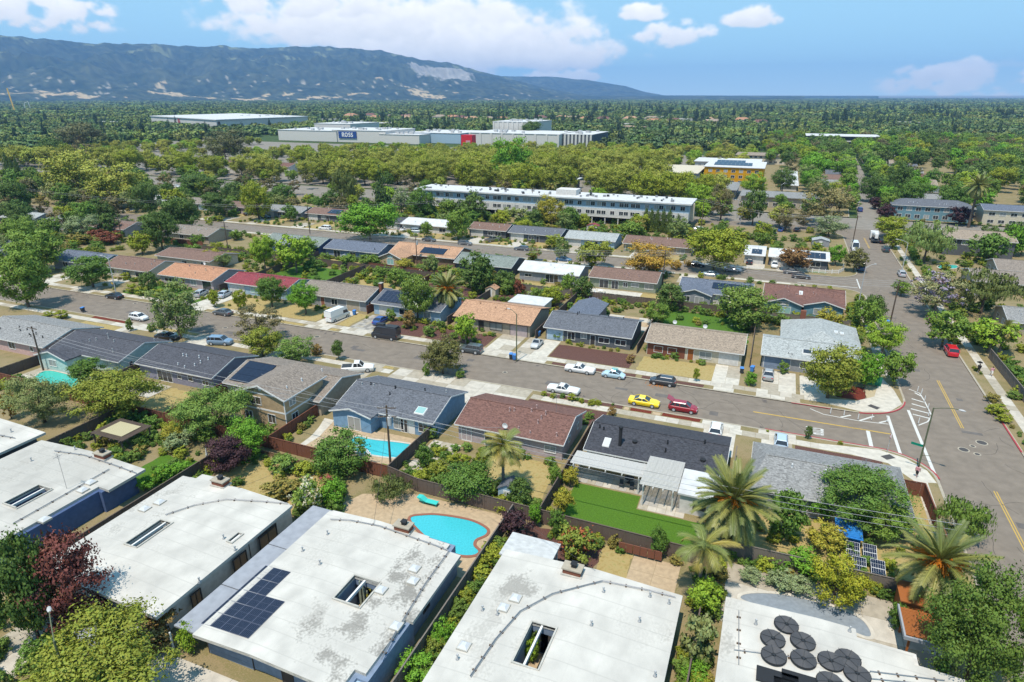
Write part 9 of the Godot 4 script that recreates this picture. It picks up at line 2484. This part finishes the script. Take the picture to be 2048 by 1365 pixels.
# x, z, height of the crown's middle, its two radii, kind, then the words of its label
const TREES := [
[-154.2,-88.4,7.1,5.9,6.6, "mid", 0,0,6,31],
[-183.2,-109.4,6.1,7.5,5.7, "mid", 0,0,1,1],
[-155.8,-105.3,4.6,5.5,4.1, "dense", 0,0,1,4],
[-105.6,-86.2,5.9,5.3,5.7, "sage", 0,0,0,23],
[-90.6,-91.4,4.3,5.2,3.3, "bronze", 0,0,0,17],
[-83.7,-84.9,3.2,3.8,2.9, "limedark", 0,0,0,17],
[-76.5,-85.3,2.6,3.9,2.5, "feather", 0,0,0,42],
[-75.3,-89.5,1.1,1.2,1.2, "tanbush", 0,0,0,42],
[-69.9,-88.8,2.3,1.2,1.9, "dark", 0,0,0,42],
[-49.4,-90.4,3.6,3.3,3.3, "bronzegreen", 0,0,0,3],
[-45.7,-89.8,0.9,0.9,0.9, "ball", 6,0,0,3],
[-51.6,-88.4,1.4,0.8,1.5, "ball", 4,0,0,3],
[-102.8,-109.1,4.2,3.5,3.5, "dense", 0,0,3,34],
[-92.5,-107.9,4.3,3.4,3.5, "bright", 0,0,1,43],
[-108.3,-105.2,2.6,1.7,2.5, "lime", 5,0,1,34],
[-115.0,-104.4,2.4,1.6,2.2, "lime", 3,0,1,34],
[-137.3,-106.4,3.1,2.3,3.0, "dark", 0,0,1,27],
[-142.3,-105.3,1.3,1.6,1.4, "limeball", 4,0,1,27],
[-138.2,-104.9,1.3,2.0,1.4, "limeball", 7,0,1,27],
[-132.7,-105.0,1.2,2.0,1.3, "limeball", 6,0,1,27],
[-133.6,-109.7,1.3,1.3,1.4, "ball", 0,0,1,27],
[-67.3,-113.0,5.7,4.0,5.0, "magnolia", 0,0,1,11],
[-66.6,-108.0,2.1,1.5,2.3, "tanbush", 0,0,1,11],
[-60.6,-105.8,1.3,1.4,1.4, "ball", 3,0,2,26],
[-60.4,-110.2,1.1,1.1,1.2, "ball", 5,0,2,26],
[-51.9,-104.5,3.6,2.4,3.0, "lime2", 0,0,1,26],
[-72.7,-111.3,1.4,1.3,1.5, "ball", 0,0,1,11],
[-55.3,-106.3,0.8,1.0,0.8, "ball", 0,0,1,26],
[-53.5,-102.1,0.6,1.0,0.7, "limeball", 0,0,1,26],
[-3.0,-135.6,4.5,6.2,4.5, "magnolia", 0,0,2,28],
[11.8,-104.6,4.8,4.5,4.4, "limedark", 0,0,1,28],
[17.6,-111.1,3.5,2.4,3.2, "bright", 0,0,3,28],
[22.0,-128.2,4.0,3.6,3.4, "lime2", 0,0,3,28],
[22.3,-114.1,3.5,2.5,3.2, "mid", 0,0,3,28],
[13.6,-138.6,2.7,3.0,2.3, "gold2", 0,0,1,10],
[20.4,-143.4,3.6,2.6,3.4, "mid", 0,0,3,10],
[22.9,-150.5,2.5,2.2,2.2, "dark", 5,0,3,10],
[-19.0,-140.5,3.5,3.3,3.2, "dark", 0,0,2,20],
[-19.4,-129.5,2.9,2.9,2.5, "mid", 0,0,3,36],
[4.6,-139.3,1.3,1.8,1.4, "ball", 0,0,1,10],
[-43.4,-143.6,3.0,2.0,2.9, "mid", 0,0,1,2],
[-39.4,-141.9,2.9,2.7,2.8, "dark", 0,0,1,5],
[-44.3,-133.8,2.5,2.8,2.4, "lime", 0,0,0,26],
[-48.5,-135.8,1.7,1.7,1.9, "ball", 6,0,0,26],
[-64.3,-137.6,5.1,4.7,5.0, "deep", 0,0,0,11],
[-58.4,-140.6,2.8,3.2,2.7, "deep", 0,0,1,2],
[-57.2,-137.8,2.2,1.6,2.4, "ball", 4,0,0,26],
[-53.8,-138.3,2.3,1.6,2.5, "redbush", 0,0,1,2],
[-50.4,-132.2,1.3,1.7,1.4, "ball", 7,0,0,26],
[-50.3,-136.3,1.2,1.3,1.3, "whitebush", 0,0,0,26],
[-35.3,-136.2,1.2,2.0,1.3, "lavender", 0,0,0,36],
[-126.5,-133.6,6.2,3.9,4.8, "lime2", 0,0,0,27],
[-118.1,-136.1,6.1,5.1,4.7, "lime2", 0,0,0,34],
[-123.2,-179.1,6.8,10.2,6.8, "bright", 0,0,3,13],
[-184.1,-194.6,7.5,5.9,7.4, "lime", 0,0,1,32],
[-171.1,-197.6,3.5,2.9,3.3, "dense", 0,0,1,32],
[-108.4,-190.6,3.1,2.2,2.9, "mid", 0,0,1,35],
[-96.7,-191.1,5.6,4.5,5.6, "mid", 0,0,2,45],
[-109.0,-146.7,2.1,2.9,1.9, "mid", 0,0,1,7],
[-103.1,-148.6,2.2,2.9,2.0, "mid", 0,0,3,7],
[-97.4,-138.2,1.3,1.4,1.4, "ball", 0,0,0,43],
[-93.5,-139.3,1.8,2.1,1.8, "mid", 0,0,4,43],
[-91.5,-148.0,2.1,2.9,2.0, "gold2", 0,0,1,29],
[-82.8,-146.8,3.1,2.5,2.9, "sage", 0,0,2,24],
[-86.3,-134.9,2.3,2.5,2.3, "mid", 0,0,0,43],
[-62.9,-172.7,2.6,2.2,2.5, "redgreen", 0,0,0,24],
[-55.5,-176.4,3.7,2.5,3.6, "sage", 0,0,0,2],
[-62.2,-188.9,2.7,3.1,2.1, "lime", 0,0,2,44],
[-44.5,-171.6,4.3,5.0,4.1, "limedark", 0,0,0,2],
[-29.1,-170.1,4.8,7.1,4.6, "goldbush", 0,0,0,5],
[-23.2,-178.4,1.3,1.8,1.5, "goldbush", 0,0,7,5],
[-20.7,-182.9,1.1,1.1,1.2, "goldbush", 0,0,3,12],
[-13.3,-180.6,6.6,8.5,6.6, "lime", 0,0,2,39],
[6.9,-188.7,3.9,4.5,3.1, "bronzered", 0,0,1,30],
[22.3,-193.9,3.7,3.0,2.9, "bronzegreen", 0,0,3,30],
[18.1,-200.1,3.4,2.5,3.1, "bright", 0,0,3,30],
[18.2,-242.0,4.3,5.6,3.9, "grey", 0,0,7,30],
[18.4,-263.2,8.8,10.5,7.8, "eucalypt", 0,0,7,30],
[4.6,-247.2,5.1,5.6,4.3, "bronze", 0,0,7,39],
[-6.9,-256.2,7.4,4.8,6.6, "dark", 0,0,6,39],
[-18.7,-261.1,7.9,5.5,6.8, "bronze", 0,0,7,12],
[37.3,-248.4,4.2,5.7,3.7, "lime", 3,0,7,30],
[35.9,-230.3,3.2,3.4,2.8, "lime", 5,0,7,30],
[41.8,-212.5,7.1,7.4,7.3, "spruce", 0,0,7,30],
[39.8,-314.0,2.8,3.2,2.5, "plum", 4,0,7,30],
[40.3,-287.1,3.2,3.5,2.9, "plum", 7,0,7,30],
[64.3,-284.5,3.8,4.4,3.6, "plum", 6,0,7,30],
[35.5,-159.1,5.6,6.6,4.3, "jaca", 0,0,7,10],
[45.2,-164.0,6.1,7.4,5.7, "cedar", 0,0,7,10],
[33.3,-137.8,4.3,4.0,3.7, "mid", 5,0,7,10],
[40.7,-137.4,3.8,4.3,3.3, "lime2", 0,0,7,10],
[22.7,-151.2,3.0,2.4,2.8, "dark", 3,0,3,10],
[58.6,-218.8,4.9,5.1,4.4, "dense", 0,0,7,30],
[68.2,-232.3,5.0,3.7,4.8, "bright", 5,0,7,30],
[40.0,-336.0,6.6,6.1,6.3, "deep", 3,0,7,30],
[53.2,-356.0,8.6,6.6,8.1, "deep", 5,0,7,30],
[60.4,-351.4,5.8,7.1,5.7, "bright", 3,0,7,30],
[-95.3,-52.5,4.2,4.3,4.0, "olive", 0,0,0,15],
[-86.1,-57.2,4.3,6.1,4.0, "limedark", 0,0,3,15],
[-102.2,-64.6,2.6,3.1,2.1, "dense", 0,0,1,23],
[-101.0,-51.4,2.6,1.5,2.6, "goldbush", 0,0,0,15],
[-69.1,-59.3,4.1,5.2,3.5, "feather", 0,0,1,42],
[-72.3,-54.9,1.8,1.6,1.6, "gold2", 0,0,0,25],
[-70.4,-54.2,1.6,2.0,1.4, "grey", 0,0,0,25],
[-60.7,-56.6,3.0,2.9,2.7, "bright", 0,0,2,8],
[-60.3,-52.4,2.7,3.3,2.4, "plum", 0,0,0,8],
[-46.5,-57.2,3.1,3.6,3.0, "dense", 0,0,0,8],
[-40.3,-69.5,1.1,1.2,1.2, "ball", 7,0,0,3],
[-37.3,-62.6,1.8,1.2,1.7, "dense", 0,0,3,3],
[-35.0,-62.1,1.0,1.5,1.0, "limedark", 0,1,1,33],
[-29.3,-58.9,2.3,3.3,2.2, "dense", 0,0,1,33],
[-23.1,-59.3,2.1,1.6,1.8, "deep", 0,0,1,33],
[-20.6,-64.7,1.8,1.0,1.7, "mid", 0,0,3,33],
[-18.8,-65.7,1.5,1.2,1.3, "gold2", 0,0,2,0],
[-17.8,-59.7,2.0,1.2,1.9, "gold2", 0,0,1,0],
[-21.2,-53.5,1.9,1.8,1.9, "plum", 0,0,2,22],
[-20.1,-56.5,1.8,0.8,1.4, "bright", 0,0,0,22],
[-17.3,-55.7,1.9,1.0,1.8, "dense", 3,0,0,22],
[-14.1,-53.4,2.0,2.2,1.9, "redgreen", 0,0,0,22],
[-6.4,-56.4,2.3,0.9,1.7, "dense", 5,0,0,22],
[-26.9,-69.3,1.0,0.9,1.1, "ball", 0,0,1,33],
[-22.3,-51.3,0.8,0.8,0.9, "ball", 6,0,2,22],
[-22.4,-48.1,0.9,0.8,1.0, "limeball", 0,0,2,22],
[-22.1,-44.2,0.8,0.7,0.9, "ball", 7,0,2,22],
[-22.3,-42.0,0.8,0.7,0.9, "ball", 4,0,2,22],
[-21.6,-37.8,1.5,1.1,1.6, "bright", 0,0,2,22],
[-22.4,-34.3,1.0,1.7,1.1, "bright", 0,1,2,22],
[-25.8,-32.0,0.6,0.9,0.6, "bright", 0,1,0,40],
[-45.0,-49.1,2.5,1.8,2.6, "oleander", 0,0,0,8],
[-43.3,-51.3,1.9,1.7,2.0, "bright", 0,0,3,8],
[-46.2,-54.4,1.1,1.1,0.7, "pinkbush", 0,0,0,8],
[-50.0,-50.5,1.3,2.3,1.5, "olivebush", 0,0,0,8],
[-37.9,-55.2,1.6,2.7,1.8, "cedar", 0,0,0,40],
[-53.7,-54.8,1.2,2.1,1.4, "ball", 0,0,0,8],
[-50.9,-55.4,0.9,1.6,1.0, "limeball", 0,0,0,8],
[-66.4,-45.5,1.0,1.2,1.0, "bright", 3,1,0,25],
[-66.2,-47.8,1.0,1.4,1.1, "bright", 5,1,0,25],
[-65.3,-49.6,1.0,1.4,1.0, "bright", 0,1,3,25],
[-53.1,-27.2,5.3,3.3,4.8, "redmaple", 0,0,1,8],
[-55.1,-25.0,6.2,2.8,6.0, "deep", 0,0,1,8],
[-43.1,-22.8,4.1,5.7,3.7, "limedark", 0,0,3,8],
[-45.1,-28.9,1.3,2.2,1.4, "tanbush", 0,0,0,8],
[-41.8,-29.1,1.6,1.0,1.7, "lime2", 0,0,2,40],
[19.4,-49.8,6.0,3.9,5.7, "deepgreen", 0,0,3,9],
[5.5,-64.4,3.3,2.2,3.2, "dense", 0,0,1,14],
[13.0,-71.1,3.8,4.9,3.2, "dense", 0,0,0,14],
[15.6,-68.4,2.4,2.9,1.9, "mid", 0,0,1,14],
[9.2,-70.2,1.7,1.7,1.4, "bright", 0,0,0,14],
[22.9,-71.5,3.2,3.1,2.8, "willow", 0,0,3,14],
[9.8,-64.6,1.6,2.2,1.4, "gold2", 0,0,1,14],
[10.1,-56.0,3.1,2.7,2.9, "gold", 0,0,0,9],
[7.3,-60.0,1.2,1.8,1.1, "bright", 0,0,1,14],
[5.3,-56.6,0.9,1.5,0.9, "grey", 7,1,0,9],
[7.1,-56.5,0.9,1.4,0.9, "grey", 6,1,0,9],
[2.6,-56.5,0.7,1.2,0.8, "grey", 4,1,0,9],
[-1.2,-50.1,2.2,1.8,2.0, "lime2", 0,0,2,9],
[-1.2,-44.2,2.7,1.7,2.9, "greybush", 0,0,3,22],
[-1.0,-42.4,0.8,1.3,0.9, "bright", 0,1,2,9],
[15.2,-55.0,1.4,0.9,1.4, "dense", 0,0,3,9],
[-226.0,-142.5,3.6,4.4,3.4, "mid", 0,0,6,41],
[-214.2,-145.6,4.4,5.5,4.3, "grey", 0,0,6,41],
[-209.9,-151.5,4.3,3.6,4.2, "dark", 0,0,6,41],
[-241.7,-178.0,4.6,5.1,4.4, "bronze", 0,0,5,16],
[-268.3,-189.0,5.0,5.3,4.5, "bronze", 5,0,6,16],
[-189.8,-164.3,7.0,7.1,6.7, "deep", 0,0,2,41],
[-176.0,-143.5,6.5,5.4,6.4, "deep", 0,0,1,41],
[-175.8,-136.1,3.8,3.5,3.7, "lime", 0,0,0,1],
[-300.1,-206.7,10.6,14.9,10.4, "plane", 0,0,6,16],
[-259.4,-195.2,9.4,12.3,9.1, "plane", 0,0,2,16],
[-226.9,-182.1,7.6,5.8,7.4, "dark", 0,0,5,19],
[-247.2,-228.2,6.1,9.7,6.3, "deep", 0,0,0,16],
[-246.6,-231.6,2.8,4.4,3.0, "whitebush", 0,0,4,16],
[-169.6,-231.4,9.5,7.0,9.4, "cedar", 0,0,4,32],
[-143.3,-218.6,10.3,5.1,10.6, "conifer", 0,0,3,21],
[-140.9,-228.5,5.6,3.8,5.5, "grey", 0,0,7,21],
[-128.0,-221.5,6.3,5.8,6.3, "dense", 0,0,0,38],
[-118.7,-226.5,4.2,3.9,4.2, "mid", 0,0,4,35],
[-129.8,-318.6,12.9,10.6,12.8, "bright", 3,0,7,21],
[-120.4,-327.6,6.6,5.0,6.0, "bright", 5,0,7,21],
[-242.0,-655.2,11.3,13.4,11.7, "deep", 0,0,4,16],
[-104.7,-220.2,6.2,4.7,5.9, "dark", 0,0,0,35],
[-88.9,-231.2,2.8,4.0,2.6, "whitebush", 0,0,4,45],
[-75.8,-226.1,5.9,6.2,5.5, "gold2", 0,0,4,37],
[-68.7,-226.4,4.2,3.1,3.9, "sage", 0,0,4,37],
[-63.7,-225.6,2.8,3.1,2.7, "lime", 0,0,4,37],
[-43.1,-218.1,3.3,3.9,3.3, "olivebush", 0,0,3,44],
[-41.9,-231.0,3.8,1.3,4.1, "cypress", 0,0,7,44],
[-39.6,-229.0,3.9,1.2,4.2, "cypress", 4,0,4,12],
[-37.5,-228.9,3.9,1.2,4.2, "cypress", 7,0,4,12],
[-35.4,-228.8,3.9,1.2,4.2, "cypress", 8,0,4,12],
[-33.0,-226.9,4.0,1.3,4.4, "cypress", 2,0,4,12],
[-30.6,-230.7,3.2,0.9,3.4, "cypress", 6,0,4,12],
[-387.9,-230.8,8.1,1.6,8.8, "cypress", 4,0,6,16],
[-370.5,-222.5,7.3,1.6,7.9, "cypress", 7,0,6,16],
[-355.5,-216.1,7.8,1.6,8.5, "cypress", 6,0,6,16],
[-377.4,-374.6,11.7,16.0,11.0, "eucadark", 5,0,6,16],
[-567.0,-401.1,13.5,19.9,12.9, "eucadark", 3,0,6,16],
[-443.8,-314.7,8.9,10.3,8.5, "bronze", 3,0,6,16],
[-477.5,-315.4,9.5,10.5,9.5, "deep", 5,0,6,16],
[-279.8,-166.2,7.4,5.9,7.5, "deep", 3,0,6,16],
[-216.8,-128.3,4.4,4.7,4.2, "mid", 0,0,6,1],
[-155.1,-113.8,1.0,1.3,1.1, "limeball", 0,0,1,4],
[-36.0,-114.3,1.1,1.6,1.2, "ball", 0,0,0,36],
[-20.3,-107.2,0.9,0.9,1.0, "tanbush", 0,0,2,6],
[-18.5,-114.3,0.6,1.0,0.7, "ball", 3,0,0,6],
[-16.1,-113.9,0.5,0.8,0.5, "limeball", 0,0,0,6],
[-13.3,-112.2,0.7,0.9,0.8, "ball", 5,0,0,6],
[-8.4,-103.4,1.5,0.6,1.2, "lime", 0,0,1,6],
[0.2,-105.2,1.3,1.1,1.4, "bright", 0,0,3,6],
[5.1,-112.5,1.2,1.0,1.3, "ball", 0,0,1,28],
[-30.3,-88.5,0.5,0.6,0.5, "limeball", 4,0,0,33],
[-28.7,-88.4,0.4,0.7,0.5, "limeball", 7,0,0,33],
[-25.7,-88.5,0.7,0.8,0.7, "limeball", 8,0,0,33],
[-24.0,-88.3,0.5,0.5,0.5, "limeball", 2,0,0,33],
[-22.3,-87.9,0.6,0.6,0.7, "limeball", 1,0,0,33],
[-21.2,-88.5,0.5,0.5,0.6, "limeball", 6,0,0,33],
[-18.5,-86.0,0.8,0.7,0.9, "tanbush", 0,0,0,0],
[-21.3,-83.6,0.6,0.8,0.7, "ball", 0,0,0,33],
[8.6,-89.2,1.2,0.5,1.1, "dark", 0,1,0,14],
[-139.3,-85.6,1.0,1.5,1.1, "limeball", 5,0,2,31],
[-143.7,-85.7,0.6,1.1,0.7, "limeball", 3,0,2,31],
[-114.5,-87.3,0.9,1.1,1.0, "ball", 0,0,0,23],
[-118.6,-85.6,1.5,0.8,1.5, "ball", 0,0,0,31],
[31.0,-173.4,2.1,2.4,1.9, "mid", 3,0,7,10],
[35.7,-113.2,0.7,1.2,0.8, "olivebush", 0,0,7,28],
[35.1,-107.9,0.9,1.5,1.0, "limeball", 3,0,7,28],
[35.5,-105.5,0.7,1.1,0.7, "limeball", 5,0,7,28],
[39.2,-115.6,0.7,1.1,0.8, "ball", 0,0,7,28],
[-28.3,-270.8,7.0,7.0,6.5, "lime2", 0,0,4,12],
[-54.3,-325.5,8.6,8.5,8.1, "plane", 0,0,7,37],
[-45.1,-309.6,6.1,6.5,5.7, "lime2", 0,0,7,37],
[-27.8,-172.0,1.0,1.6,1.1, "ball", 0,0,0,5],
[-159.7,-140.3,2.0,2.5,1.9, "mid", 0,0,0,18],
[-147.5,-135.1,2.4,2.9,2.3, "gold2", 0,0,0,18],
[-140.7,-132.9,2.3,2.8,2.2, "sage", 0,0,3,18],
[-169.4,-151.4,2.0,2.4,2.0, "mid", 0,0,1,41],
[-164.8,-162.6,1.9,2.2,2.0, "mid", 0,0,3,41],
[-127.1,-150.2,3.1,4.4,3.1, "mid", 0,0,1,13],
[-115.0,-139.1,1.9,2.7,1.8, "dense", 0,0,4,34],
[-120.4,-151.7,1.1,1.8,1.2, "ball", 0,0,1,7],
[-198.0,-142.2,2.4,4.0,2.6, "redbush", 5,0,6,41],
[-207.5,-145.0,2.0,3.3,2.1, "redbush", 3,0,6,41],
[-207.0,-138.6,1.9,3.2,2.1, "olivebush", 0,0,6,41],
]
